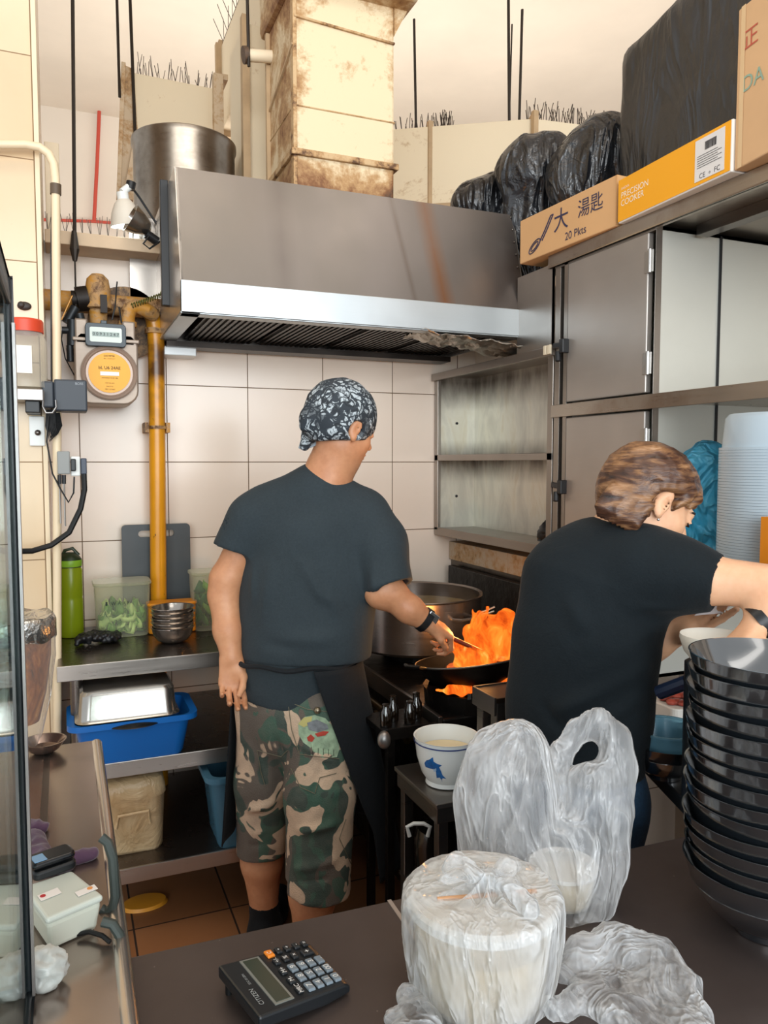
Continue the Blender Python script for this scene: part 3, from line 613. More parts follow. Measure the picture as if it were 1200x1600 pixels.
# ---- black adapter box, cables, socket
t_ = thing('adapter_box', 'dark grey plastic box with a wire hook mounted below the gas meter', 'box', onY(104, 645, 2.50))
a = onY(84, 592, 2.50); b = onY(137, 643, 2.50); a0 = onY(84, 592, 2.50)
obj('case', MB().box(a.x-.0, b.x, 2.50, 2.60, b.z, a.z).box(a.x-.035, a.x, 2.52, 2.60, b.z+.01, a.z-.005), mat('adapter_grey', '343a42', .45, var=.06), t_, bevel=.005)
obj('badge', MB().text('BOSS', (b.x-.022, 2.4985, a.z-.012), xd, zd, .010), mat('lightgrey', '9aa0a6', .4), t_)
obj('wire_hook', MB().tube([onY(68, 612, 2.49), onY(67, 635, 2.48), onY(72, 645, 2.48), onY(82, 645, 2.48), onY(88, 636, 2.48), onY(87, 625, 2.48)], .003, 8), STG, t_, smooth=True)
mb = MB()
for k in range(7):
    o_ = k*2; mb.tube([onY(74+o_, 640, 2.56), onY(72+o_*1.2, 665, 2.55), onY(78+o_, 690-k*2, 2.54), onY(84+o_, 665, 2.55), onY(80+o_, 645, 2.56)], .0032, 6)
mb.tube([onY(76, 650, 2.54), onY(73, 690, 2.53), onY(82, 740, 2.53), onY(95, 765, 2.52), onY(107, 785, 2.5), onY(115, 770, 2.5), onY(116, 745, 2.51)], .0025, 6)
tag(obj('cable_bundle', mb, RUB, smooth=True), 'bundle of thin black cables hanging below the dark plastic box', 'cable')
a = onY(45, 650, 2.60); b = onY(71, 697, 2.60); t_ = thing('wall_plate', 'white wall plate with a round knob under the small shelf', 'plate', V(((a.x+b.x)/2, 2.6, b.z)))
obj('plate', MB().box(a.x, b.x, 2.6, 2.62, b.z, a.z), WHITEP, t_, bevel=.003); obj('knob', MB().ell(onY(59, 676, 2.595), .009, .008, .009), STD, t_, smooth=True)
t_ = thing('power_socket', 'grey socket box with a black plug in a white adapter beside the conduit', 'socket', onY(105, 745, 2.6))
obj('box', pxbox(MB(), 89, 705, 110, 741, 2.54, .08), mat('sockgrey', '8c8e8c', .5), t_, bevel=.003)
obj('adapter', pxbox(MB(), 110, 713, 126, 744, 2.55, .06), WHITEP, t_, bevel=.004)
obj('plug', pxbox(MB(), 110, 717, 119, 736, 2.53, .03), BLK, t_, bevel=.003); obj('plug', pxbox(MB(), 126, 716, 136, 741, 2.54, .05), mat('plugblue', '3a4252', .4), t_, bevel=.003)
tag(obj('power_cable', MB().tube([onY(131, 738, 2.55), onY(132, 765, 2.54), onY(126, 795, 2.53), onY(108, 832, 2.52), onY(80, 852, 2.51), onY(50, 861, 2.50), onY(10, 862, 2.45), onY(-30, 850, 2.4)], .0085, 10), RUB, smooth=True), 'thick black power cable curving from the socket to the glass case', 'cable')
for k, (xa, lab) in enumerate(((95, 'longer-handled thin metal skewer hanging under the socket, left of the pair'), (102, 'thin metal skewer hanging under the socket, right of the pair'))):
    t_ = thing('skewer', lab, 'skewer', onY(xa, 822, 2.53), group='skewers under the socket')
    obj('rod', MB().cyl(onY(xa-2, 750, 2.53), onY(xa, 820-2+4*k, 2.53), .0028, seg=8), ST, t_, smooth=True)
    obj('hook_head', MB().cyl(onY(xa-2, 742, 2.53), onY(xa-2, 756, 2.53), .006, seg=10), BLK, t_, smooth=True)
# ================================================================== prep table
TZ = .84
fl = onZ(90, 1043, TZ); TX0, TX1, TY0, TY1 = fl.x, .86, fl.y, 3.02
DKT = steel('table_dark', '6c635d', .28, stain='3a302a', ss=2.5, sa=.4)
EDG = steel('table_edge', 'b9b3ac', .30)
t_ = thing('prep_table', 'three-tier stainless prep table against the tiled back wall', 'table', ((TX0+TX1)/2, 2.85, 0))
def tier(name, x0, x1, y0, z):
    a = obj(name, MB().box(x0, x1, y0+.005, TY1, z-.012, z), DKT, t_, bevel=.002)
    obj('edge_lip', MB().box(x0-.003, x1, y0-.004, y0+.004, z-.045, z+.002), EDG, a, bevel=.0015)
tier('tabletop', TX0, TX1, TY0, TZ)
m1 = onZ(147, 1197, .55); tier('middle_shelf', TX0+.03, TX1, m1.y, .55)
m2 = onZ(172, 1363, .24); tier('bottom_shelf', TX0+.03, TX1, m2.y, .24)
for x in (TX0+.05, TX1-.04):
    for y in (TY0+.045, TY1-.04): obj('leg', MB().cyl((x, y, 0), (x, y, TZ-.02), .0175, seg=20), STD, t_, smooth=True)
# green bottle
def onT(px, py, z=TZ): return onZ(px, py, z)
c = onT(112, 994); GB = clear('green_bottle', 'a4b820', .62, .25, '9aae1c')
t_ = thing('water_bottle', 'lime green sports bottle with dark flip cap at the left end of the table', 'bottle', c); rb = .0405
obj('bottle_body', MB().lathe([(0, .0), (rb*.95, .002), (rb, .01), (rb, .13), (rb*.96, .137), (rb, .144), (rb, .235), (rb*.9, .245), (rb*.9, .25)], c, 36), GB, t_, smooth=True)
obj('drink', MB().lathe([(0, .004), (rb*.9, .006), (rb*.9, .2), (0, .2)], c, 28), mat('greendrink', '8a9c14', .3), t_, smooth=True)
obj('cap', MB().lathe([(rb*.97, .245), (rb*.97, .272), (rb*.8, .283), (rb*.45, .295), (0, .297)], c, 36), mat('darkgreencap', '24331c', .4), t_, smooth=True)
obj('cap_ring', MB().lathe([(rb*.98, .248), (rb*1.0, .252), (rb*1.0, .268), (rb*.98, .27)], c, 36), mat('limering', '7fae2c', .4), t_, smooth=True)
obj('carry_loop', MB().tube([c+V((-.025, 0, .28)), c+V((-.015, 0, .303)), c+V((.01, 0, .31)), c+V((.03, 0, .285))], .006, 8), mat('darkgreencap', '24331c', .4), t_, smooth=True)
# black knobbly cloth
F = Field(onT(108, 1020)-V((.06, .08, .01)), onT(195, 985)+V((.06, .08, .08)), .004); rnd = random.Random(3)
a, b = onT(120, 1010), onT(188, 1002)
for k in range(170):
    u = rnd.random(); q = a.lerp(b, u)+V((0, rnd.uniform(-.035, .045), 0)); F.ell(q+V((0, 0, .012+rnd.random()*.028*(1-abs(u-.4)))), (.009, .009, .008), k=.003)
tag(link('scouring_mesh', F.mesh(), BLK), 'black knotted rope-like bundle lying on the table front', 'rope bundle')
# vegetable containers
FROST = clear('frosted_tub', 'eef0e4', .16, .2, 'dfe0cc')
LEAF = mat('leaf_green', '6f9c3c', .5, var=.35, vs=12); LEAFP = mat('leaf_pale', 'c6d98a', .5, var=.2, vs=12); LEAFD = mat('leaf_dark', '2f6b33', .5, var=.4, vs=14)
def tub(c, w, d, h, lab, mats, lidh=.012, seed=1, fill=.55, txt=None):
    t_ = thing('vegetable_tub', lab, 'container', c)
    prof = lambda s, z: [(c.x+u*s, c.y+v*s, c.z+z) for u, v in rrect(w, d, .03)]
    mb = MB(); r0, r1, r2, r3 = prof(.9, 0.001), prof(.93, .01), prof(1, h), prof(1, h); n = len(r0); mb.add(r0+r1+r2, [(i, (i+1) % n, n+(i+1) % n, n+i) for i in range(n)]+[(n+i, n+(i+1) % n, 2*n+(i+1) % n, 2*n+i) for i in range(n)]+[tuple(range(n-1, -1, -1))])
    obj('tub', mb, FROST, t_, smooth=True)
    mb = MB(); mb.prism(prof(1.05, h-.004), (0, 0, lidh)); obj('lid', mb, FROST, t_, bevel=.003)
    rnd = random.Random(seed)
    for q, m in enumerate(mats):
        mb = MB()
        for k in range(26):
            o = c+V((rnd.uniform(-.38, .38)*w*.9, rnd.uniform(-.36, .36)*d*.9, .012+rnd.random()*h*fill)); A = Matrix.Rotation(rnd.uniform(0, 6.3), 3, 'Z') @ Matrix.Rotation(rnd.uniform(-1.2, 1.2), 3, 'X'); s_ = rnd.uniform(.022, .04)
            mb.grid(lambda u, v: o+A @ V(((u-.5)*s_*1.6*math.sin(math.pi*(.15+.8*v)), (v-.5)*s_*2, .012*math.sin(u*7+k)+.01*math.cos(v*6))), 6, 6)
        for v in mb.v: v.z = max(c.z+.004, min(v.z, c.z+h-.01)); v.x = max(c.x-w*.44, min(v.x, c.x+w*.44)); v.y = max(c.y-d*.42, min(v.y, c.y+d*.42))
        tag(obj('vegetables', mb, m, t_, smooth='all', solid=.001), None, None, kind='stuff')
    if txt: obj('tub_lettering', MB().text(txt, (c.x-.01, c.y-d/2-.002, c.z+h*.66), xd, zd, .017).tube([(c.x-.055, c.y-d/2-.002, c.z+h*.63), (c.x-.055, c.y-d/2-.002, c.z+h*.70)], .003, 6), mat('ink_dark', '22302a', .6), t_)
c = onT(194, 997); tub(c+V((0, .075, 0)), .185, .14, .185, 'clear lidded tub of pale lettuce leaves standing left of the yellow pipe', [LEAF, LEAFP], seed=2, fill=.45, txt='W A R E')
c = onT(345, 985); tub(c+V((0, .065, 0)), .19, .13, .205, 'lidded tub of dark green leaves partly hidden behind the cook\'s arm', [LEAFD, LEAF], seed=5, fill=.7)
# cutting board leaning on the wall
a = onY(189, 820, 3.0); b = onY(298, 990, 3.0); bw = b.x-a.x; cxx = (a.x+b.x)/2; bz = TZ+.003; bh = a.z-bz
out = [(cxx+u, bz+bh/2+v) for u, v in rrect(bw, bh, .015)]; slot = [(cxx+u, a.z-.035+v) for u, v in rrect(.13, .024, .0115)]
mb = MB(); n = len(out); k2 = len(slot); yf, yb = 2.975, 2.988
for y in (yf, yb): mb.v += [V((p[0], y, p[1])) for p in out]+[V((p[0], y, p[1])) for p in slot]
for s_ in range(2):
    o = s_*(n+k2)
    for i in range(n): mb.f.append((o+i, o+(i+1) % n, o+n+(i+1) % n, o+n+i)); mb.m.append(0)
o = n+k2
for i in range(n): mb.f.append((i, (i+1) % n, o+(i+1) % n, o+i)); mb.m.append(0)
for i in range(k2): mb.f.append((n+i, n+(i+1) % k2, o+n+(i+1) % k2, o+n+i)); mb.m.append(0)
tag(obj('cutting_board', mb, mat('board_grey', '464b4e', .45, var=.12, vs=5, bump=.1)), 'dark grey plastic cutting board with slot handle behind the yellow pipe', 'cutting board')
# yellow tray behind bowls + steel bowls
c = onT(271, 990); t_ = thing('yellow_box', 'yellow plastic box behind the small steel bowls', 'box', c+V((0, .05, 0)))
pr = rrect(.165, .07, .02); obj('box_body', MB().prism([(c.x+u, c.y+.035+v, TZ+.002) for u, v in pr], (0, 0, .10)), mat('orange_yellow', 'd98a1e', .4), t_, bevel=.004, smooth=True)
obj('box_rim', MB().prism([(c.x+u*1.06, c.y+.035+v*1.1, TZ+.10) for u, v in pr], (0, 0, .012)), mat('orange_yellow', 'd98a1e', .4), t_, bevel=.004, smooth=True)
BOWLP = [(0, 0), (.032, 0), (.05, .008), (.064, .028), (.069, .05), (.074, .053), (.074, .055), (.067, .054), (.061, .03), (.047, .011), (0, .004)]
c = onT(271, 1004)+V((0, .015, 0)); names = ['lowest of the five nested small steel bowls', 'second from the bottom of the nested small steel bowls', 'middle one of the nested small steel bowls', 'second from the top of the nested small steel bowls', 'top one of the nested small steel bowls, open to the light']
b0 = obj('steel_bowl', MB().lathe(BOWLP, (0, 0, 0), 40), steel('bowl_steel', 'a8a098', .18), smooth=True); b0.location = c; tag(b0, names[0], 'bowl', 'small steel bowls on the prep table')
for k in range(1, 5): q = b0.copy(); C.objects.link(q); q.location = c+V((.002*(k % 2), .001*k, .0165*k)); q['label'] = names[k]
# blue basin with steel tray
c = onZ(212, 1192, .55)+V((0, .115, .002)); BL = mat('blue_basin', '1668b8', .35, spec=.5)
def basin(c, w, d, h, m, parent=None, name='basin', rim=.014, taper=.86):
    mb = MB(); L = []
    for s_, z in ((taper*.97, 0), (taper, .008), (1, h), (1+rim*8/w*.35+.0, h+.003), (1+rim*8/w*.35, h-.012), (1+rim*8/w*.30, h-.012)):
        L.append([(c.x+u*s_, c.y+v*s_, c.z+z) for u, v in rrect(w, d, .035)])
    n = len(L[0]); vs = [p for l in L for p in l]; fs = [(k*n+i, k*n+(i+1) % n, (k+1)*n+(i+1) % n, (k+1)*n+i) for k in range(len(L)-1) for i in range(n)]+[tuple(range(n-1, -1, -1))]
    return obj(name, MB().add(vs, fs), m, parent, smooth=True, solid=.003)
tag(basin(c, .335, .22, .125, BL), 'bright blue plastic basin on the middle shelf', 'basin')
t_ = thing('steel_tray', 'upturned stainless tray lying over the blue basin', 'tray', c+V((-.02, 0, .13)))
tc_ = c+V((-.015, -.03, .131)); mb = MB(); L = []
for s_, z in ((1.04, 0), (1.0, 0.004), (.97, .01), (.93, .078), (.87, .088), (.6, .090)): L.append([(tc_.x+u*s_, tc_.y+v*s_+.02, tc_.z+z*1.0) for u, v in rrect(.29, .20, .035)])
n = len(L[0]); obj('tray_body', MB().add([p for l in L for p in l], [(k*n+i, k*n+(i+1) % n, (k+1)*n+(i+1) % n, (k+1)*n+i) for k in range(5) for i in range(n)]+[tuple(5*n+i for i in range(n))]), steel('tray_steel', 'a8a59f', .22), t_, smooth=True)
tag(obj('pot_lid', MB().lathe([(0, .02), (.05, .018), (.10, .004), (.104, 0), (.10, 0), (0, .014)], c+V((-.0, -.045, .1135)), 40), mat('black_lid', '15181a', .25), smooth=True), 'dark lid showing under the front of the upturned tray', 'lid')
# beige tub in a wrap, bottom shelf
c = onZ(207, 1338, .24)+V((0, .12, 0)); WR = bpy.data.materials.new('wrapped_beige'); WR.use_nodes = True; t = NT(WR)
t.col(t.ramp(t.noise(5, 4, .6, dist=1), [(.35, 'b99a70'), (.6, 'd4bc94')])); t.b.inputs['Roughness'].default_value = .3; t.bump(t.noise(9, 4, .6, dist=2), .5, .02)
t_ = thing('covered_tub', 'beige square tub with moulded handle, wrapped in clear film on the bottom shelf', 'tub', c)
mb = MB(); L = []
for s_, z in ((.92, 0), (.95, .01), (1, .17), (1.04, .175), (1.04, .195), (1.0, .225), (.8, .235)): L.append([(c.x+u*s_, c.y+v*s_, c.z+.002+z) for u, v in rrect(.205, .22, .04)])
n = len(L[0]); mb.add([p for l in L for p in l], [(k*n+i, k*n+(i+1) % n, (k+1)*n+(i+1) % n, (k+1)*n+i) for k in range(6) for i in range(n)]+[tuple(range(n-1, -1, -1)), tuple(6*n+i for i in range(n))]); jitter(mb, .006, 14)
obj('tub_body', mb, WR, t_, smooth='all')
fy = c.y-.108; obj('handle', MB().tube([(c.x-.045, fy, c.z+.09), (c.x-.038, fy-.006, c.z+.13), (c.x+.05, fy-.006, c.z+.133), (c.x+.055, fy, c.z+.09)], .005, 8), WR, t_, smooth=True)
c = onZ(378, 1325, .24)+V((.03, .11, 0)); tag(basin(c, .24, .24, .24, clear('blue_clear', '9fc0d0', .55, .2, '5f93ad'), name='storage_bin', taper=.8), 'translucent bluish storage bin on the bottom shelf beside the cook', 'bin')
c = onZ(215, 1410, 0); tag(obj('yellow_pad', MB().lathe([(0, .012), (.045, .010), (.05, 0), (0, 0)], (.02+c.x, TY0+.10, .001), 30, sx=1.5), mat('bracket_yellow', 'd9932a', .4, var=.1), smooth=True), 'flat yellow object on the floor under the prep table', 'pad')
# ================================================================== right side: open wall shelf, cabinets, rack
XS = 1.5
CAB = steel('cabinet_steel', 'aaa49e', .38, metal=.65); FRM = steel('frame_steel', '9b938b', .33)
BACKS = bpy.data.materials.new('shelf_back_steel'); BACKS.use_nodes = True; t = NT(BACKS); t.b.inputs['Metallic'].default_value = .55; t.b.inputs['Roughness'].default_value = .36
tc = t.n('ShaderNodeTexCoord'); sp = t.n('ShaderNodeSeparateXYZ'); t.l(tc.outputs['Object'], sp.inputs[0])
n_ = t.noise(3, 4, .6, t.co('Object', (3, 3, 1)), 1)
cc = t.ramp(n_, [(.3, 'bdbab0'), (.55, 'd6d3c6'), (.75, 'c9bfa8')])
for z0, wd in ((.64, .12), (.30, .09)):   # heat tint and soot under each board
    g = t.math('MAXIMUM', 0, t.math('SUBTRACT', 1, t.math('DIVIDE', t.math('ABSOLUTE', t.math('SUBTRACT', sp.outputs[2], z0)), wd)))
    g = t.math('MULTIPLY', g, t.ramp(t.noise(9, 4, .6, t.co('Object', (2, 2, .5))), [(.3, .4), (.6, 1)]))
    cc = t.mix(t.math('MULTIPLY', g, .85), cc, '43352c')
t.col(cc); t.bump(t.noise(4, 3), .08, .02)
ys0, ys1, zs0, zs1 = 2.145, 3.02, 1.155, 1.825; xb = 1.69
t_ = thing('open_wall_shelf', 'open two-tier stainless wall shelf with heat-tinted back, right of the hood', 'shelf unit', (1.6, 2.6, zs0))
obj('back_panel', MB().box(xb, xb+.008, ys0, ys1, zs0, zs1), BACKS, t_)
obj('end_panel', MB().box(XS+.004, xb, ys1-.008, ys1, zs0, zs1), BACKS, t_)
obj('top_board', MB().box(XS-.018, xb, ys0, ys1, zs1-.006, zs1+.002).box(XS-.020, XS-.004, ys0-.01, ys1, zs1-.026, zs1+.004), FRM, t_, bevel=.0015)
obj('middle_board', MB().box(XS, xb, ys0, ys1, 1.47, 1.478).box(XS-.004, XS+.006, ys0, ys1, 1.456, 1.481), FRM, t_, bevel=.0015)
obj('bottom_board', MB().box(XS, xb, ys0, ys1, zs0, zs0+.008).box(XS-.004, XS+.006, ys0, ys1, zs0-.022, zs0+.012), FRM, t_, bevel=.0015)
for y in (ys0, ys1-.03): obj('post', MB().box(XS-.004, XS+.012, y, y+.03, zs0, zs1), FRM, t_, bevel=.0015)
obj('back_seam', MB().box(xb-.002, xb+.004, 2.995-.62, 2.995-.615, zs0, zs1), STD, t_)
for z in (1.30, 1.62): obj('screw', MB().ell((1.60, ys1-.011, z), .006, .005, .006, 10, 6), BLK, t_, smooth=True)
obj('corner_clip', MB().box(XS-.026, XS-.018, ys0-.012, ys0+.004, zs1-.022, zs1+.008).box(XS-.026, XS-.018, ys0+.012, ys0+.026, zs1-.022, zs1+.008), mat('ivory', 'd8cdb4', .5), t_, bevel=.001)
tag(obj('dark_rag', jitter(MB().ell((XS+.03, ys0+.07, zs0+.05), .028, .045, .04, 20, 14), .016, 30), BLK, smooth=True), 'small black crumpled rag at the near end of the open wall shelf bottom', 'rag')
tag(obj('filler_panel', MB().box(XS, XS+.01, 2.16, 2.372, zs1+.008, 2.10).box(XS-.002, XS+.008, 2.16, 2.19, zs1+.008, 2.10), steel('filler_steel', 'a7a19b', .32)), 'steel filler panel between the hood and the tall cabinet', 'panel')
# tall cabinet with two doors
ya = onX(1020, 637, XS).y; yb_ = 2.14; ZR = 1.612; zc0, zc1 = .84, 2.09; XB = 2.04
t_ = thing('tall_cabinet', 'tall stainless cabinet with an upper and a lower hinged door and black latches', 'cabinet', (1.75, (ya+yb_)/2, zc0))
obj('carcass', MB().box(XS+.02, XB, yb_-.012, yb_, zc0, zc1).box(XS+.02, XB, ya, ya+.012, zc0, zc1).box(XB-.01, XB, ya, yb_, zc0, zc1).box(XS+.02, XB, ya, yb_, zc0, zc0+.01).box(XS+.02, XB, ya, yb_, zc1-.01, zc1), mat('cab_side', 'd3d3ca', .32, metal=.45, var=.05, vs=2, rvar=.06), t_)
yd = onX(887, 637, XS).y; yh = onX(1010, 637, XS).y
for z0, z1, lab in ((ZR+.03, zc1-.012, 'upper steel door'), (zc0+.01, ZR-.02, 'lower steel door')):
    d = obj('door', MB().box(XS-.006, XS+.014, yh, yd, z0, z1), CAB, t_, bevel=.003)
    for hz in ((z0+.08, z1-.08) if z0 > 1.5 else (z0+.1, z1-.08)):
        obj('hinge', MB().cyl((XS-.010, yh-.012, hz-.032), (XS-.010, yh-.012, hz+.032), .0055, seg=12).box(XS-.008, XS-.004, yh-.022, yh+.012, hz-.03, hz+.03), ST, d, bevel=.0008)
    lz = z0+.18 if z0 > 1.5 else ZR-.24
    lt = MB().box(XS-.03, XS-.004, yd-.01, yd+.012, lz-.025, lz+.02).bar((XS-.024, yd+.004, lz), (XS-.02, yd+.05, lz+.004), .012, .018).cyl((XS-.03, yd+.015, lz-.05), (XS-.026, yd+.02, lz-.018), .009)
    obj('latch', lt, BLK, d, bevel=.003)
fr = MB().box(XS-.002, XS+.02, yb_-.028, yb_+.0, zc0, zc1).box(XS-.004, XS+.02, yd+.003, yd+.022, zc0, zc1).box(XS-.002, XS+.02, ya, yh-.026, zc0, zc1).box(XS-.004, XS+.02, ya, yb_, zc1-.012, zc1)
obj('face_frame', fr, FRM, t_, bevel=.0015)
# rack boards towards the viewer
t_ = thing('storage_rack', 'stainless rack with long top board, mid shelf and low shelf beside the tall cabinet', 'rack', (1.75, 1.2, 1.15))
RD = steel('rack_steel', 'a39a90', .3, stain='6b4a2c', ss=5, sa=.35)
tb = obj('top_board', MB().box(1.492, XB, .55, 2.17, 2.10, 2.112), RD, t_, bevel=.001)
obj('edge_channel', MB().box(1.488, 1.498, .55, 2.17, 2.085, 2.125).box(1.488, 1.51, .55, 2.17, 2.085, 2.089), RD, tb, bevel=.001)
obj('under_channel', MB().box(1.62, 1.66, .55, 1.66, 2.07, 2.10), STD, tb, bevel=.001)
mbd = obj('mid_board', MB().box(XS-.01, XB, .55, ya-.001, ZR, ZR+.012), RD, t_); obj('edge_channel', MB().box(XS-.014, XS-.004, .55, yb_, ZR-.016, ZR+.024), RD, mbd, bevel=.001)
lb = obj('low_board', MB().box(1.385, XB, .55, ya-.001, 1.205, 1.215), RD, t_); obj('edge_channel', MB().box(1.378, 1.385, .55, ya-.001, 1.185, 1.218), RD, lb, bevel=.001)
obj('side_post', MB().box(XS, XS+.03, .52, .55, .802, 2.12), RD, t_, bevel=.001)
obj('side_post', MB().box(XB-.07, XB-.04, .52, .55, .802, 2.12), RD, t_, bevel=.001)
obj('dark_gap_strip', MB().box(1.725, 1.733, ya-.004, ya-.001, 1.22, 2.085), BLK, t_)  # thin black strip standing in for the dark gap between two panels
# ---- boxes on top
CARD = mat('cardboard', 'd2a574', .7, var=.05, vs=3, bump=.1, bs=8); CARDS = mat('cardboard_side', 'c79866', .7, var=.06)
TOPZ = 2.126
def pbox(x0, y0, x1, y1, z0, h, dep):
    """box whose left-facing side runs from image point (x0,y0) to (x1,y1), both bottom corners at height z0"""
    a = onZ(x0, y0, z0); b = onZ(x1, y1, z0); n = (b-a).cross(V((0, 0, 1))).normalized(); n = -n if n.x < 0 else n; return a, b, n
def carton(name, a, b, n, h, dep, m, lab, cat='cardboard box', lid=True):
    t_ = thing(name, lab, cat, (a+b)/2+n*dep/2)
    obj('carton_body', MB().prism([a, a+n*dep, b+n*dep, b], (0, 0, h)), m, t_, bevel=.003)
    return t_
a, b, n = pbox(812, 413, 963, 353, TOPZ, 0, 0)
h1 = onX(810, 347, a.x).z-TOPZ; u = (b-a).normalized(); zz = V((0, 0, 1))
t_ = carton('soup_spoon_box', a, b, n, h1, .22, CARD, 'kraft box printed with a ladle and Chinese characters, leftmost on the top board')
obj('flap_seam', MB().bar(b-n*.001+V((0, 0, h1*.02)), b-n*.001+V((0, 0, h1*.98)), .004, .002), CARDS, t_)
INK = mat('ink_indigo', '34324f', .6); L = (b-a).length; o_ = a-n*.0012
obj('chinese_print', MB().text('大', o_+u*L*.47+zz*h1*.58, u, zz, .076, align='CENTER', lift=0), INK, t_)
tm = MB().text('湯匙', o_+u*L*.76+zz*h1*.62, u, zz, .058, lift=0); obj('chinese_print', tm, INK, t_)
obj('count_print', MB().text('20 Pkts', o_+u*L*.62+zz*h1*.19, u, zz, .034, lift=0), INK, t_)
lad = MB(); hp = [o_+u*L*.36+zz*h1*.80, o_+u*L*.30+zz*h1*.55, o_+u*L*.24+zz*h1*.33]; lad.tube(hp, .002, 5); lad.tube([p+u*.012 for p in hp], .002, 5); lad.tube([hp[0], hp[0]+u*.012], .002, 5)
cc_ = o_+u*L*.18+zz*h1*.27
for s_ in (1, .62): lad.tube([cc_+u*(math.cos(q)*.030*s_+math.sin(q)*.006)+zz*(math.sin(q)*.017*s_+math.cos(q)*.010*s_) for q in [2*math.pi*k/24 for k in range(24)]], .0018, 5, closed=True)
obj('ladle_print', lad, INK, t_)
a2, b2, n2 = pbox(966, 350, 1143, 268, TOPZ, 0, 0); h2 = onX(965, 283, a2.x).z-TOPZ
YEL = mat('yellow_card', 'f2a81c', .5); t_ = carton('cooker_box', a2, b2, n2, h2, .17, mat('white_card', 'ebe7e0', .5), 'yellow and white precision cooker box beside the kraft box')
u2 = (b2-a2).normalized(); L2 = (b2-a2).length; o2 = a2-n2*.0008
obj('yellow_face', MB().prism([o2+zz*.004, o2+u2*L2*.99+zz*.004, o2+u2*L2*.99+zz*(h2-.002), o2+zz*(h2-.002)], -n2*.0006), YEL, t_)
o3 = o2-n2*.0012
lb = obj('barcode_label', MB().prism([o3+u2*L2*.72+zz*h2*.10, o3+u2*L2*.95+zz*h2*.10, o3+u2*L2*.95+zz*h2*.92, o3+u2*L2*.72+zz*h2*.92], -n2*.0005), mat('label_grey', 'dedcda', .5), t_)
bc = MB(); rnd = random.Random(4)
for k in range(16): x = L2*(.80+.09*k/16); bc.prism([o3-n2*.001+u2*x+zz*h2*.66, o3-n2*.001+u2*(x+rnd.choice((.001, .002)))+zz*h2*.66, o3-n2*.001+u2*(x+.0016)+zz*h2*.82, o3-n2*.001+u2*x+zz*h2*.82], -n2*.0003)
for k in range(6): z = h2*(.58-.045*k); bc.prism([o3-n2*.001+u2*L2*.74+zz*z, o3-n2*.001+u2*L2*(.90+.03*(k % 2))+zz*z, o3-n2*.001+u2*L2*(.90+.03*(k % 2))+zz*(z+.0012), o3-n2*.001+u2*L2*.74+zz*(z+.0012)], -n2*.0003)
tag(obj('barcode', bc, mat('ink_grey', '4c4a4c', .6), lb), None, None, kind='stuff')
obj('ce_marks', MB().text('CE  \u25e6  FC', o3-n2*.001+u2*L2*.84+zz*h2*.18, u2, zz, .017, lift=0), mat('ink_grey', '4c4a4c', .6), lb)
wt = mat('white_ink', 'f6ecd6', .5)
obj('printed_title', MB().text('PRECISION', o3+u2*L2*.03+zz*h2*.60, u2, zz, .024, align='LEFT', lift=0).text('COOKER', o3+u2*L2*.03+zz*h2*.42, u2, zz, .024, align='LEFT', lift=0).text('ANOVA', o3+u2*L2*.03+zz*h2*.76, u2, zz, .010, align='LEFT', lift=0), wt, t_)
a3, b3, n3 = pbox(1147, 267, 1290, 190, TOPZ+.001, 0, 0); h3 = .36
t_ = carton('brown_carton', a3, b3, n3, h3, .165, mat('tan_carton', 'd8b084', .6, var=.08, vs=4, bump=.2, bs=6), 'large tan carton with tape, rightmost on the top board')
u3 = (b3-a3).normalized(); o3_ = a3-n3*.0012; tl = MB().text('正', o3_+u3*.045+zz*.275, u3, zz, .05, lift=0); obj('red_character', tl, mat('ink_red', 'c05a48', .6), t_)
obj('green_lettering', MB().text('DA', o3_+u3*.055+zz*.18, u3, zz, .05, lift=0), mat('ink_greenish', '8fae9c', .6), t_)
obj('tape', MB().prism([o3_+u3*.012, o3_+u3*.026, o3_+u3*.026+zz*h3, o3_+u3*.012+zz*h3], -n3*.0004), mat('tape', 'dcbd92', .2), t_)
# ---- black bags on top
BAG = bpy.data.materials.new('black_bag'); BAG.use_nodes = True; t = NT(BAG); t.b.inputs['Roughness'].default_value = .30; t.b.inputs['Specular IOR Level'].default_value = .8
t.col(t.ramp(t.noise(6), [(.3, '16181c'), (.7, '24272c')])); rg_ = t.math('SUBTRACT', 1, t.math('ABSOLUTE', t.math('MULTIPLY_ADD', t.noise(6, 3, .5, t.co('Object', (1.3, 1.3, .4), (.25, 0, 0)), .8), 2, -1))); t.bump(t.math('ADD', t.math('POWER', rg_, 3), t.math('MULTIPLY', t.noise(22, 3, .6, None, 1.0), .3)), 1.0, .03)
BAG2 = BAG.copy(); BAG2.name = 'black_sack'
for nd in BAG2.node_tree.nodes:
    if nd.type == 'BUMP': nd.inputs['Strength'].default_value = .38
    if nd.type == 'BSDF_PRINCIPLED': nd.inputs['Roughness'].default_value = .42
def ridge(p, s, seed):
    q = V(p)*s+V((seed, seed*1.7, seed*.3)); n = mnoise.noise(q); return (1-abs(n)*2.2)
def bagmesh(lo, hi, blobs, h=.012, k=.05, amp=.018, sc=6, seed=1):
    F = Field(lo, hi, h)
    for b in blobs:
        if len(b) == 2: F.ell(b[0], b[1], k=k)
        else: F.cone(b[0], b[1], b[2], b[3], k=k)
    F.cut((0, 0, lo[2]+.03), (0, 0, -1), k=.005)
    return drape(F.mesh(), lambda p, n: amp*(ridge((p.x, p.y, p.z*.45), sc, seed)*.8+ridge((p.x*2, p.y*2, p.z*.8), sc, seed+3)*.45))
def tb_(px, py, d): return atd(px, py, d)
zt0 = 2.12
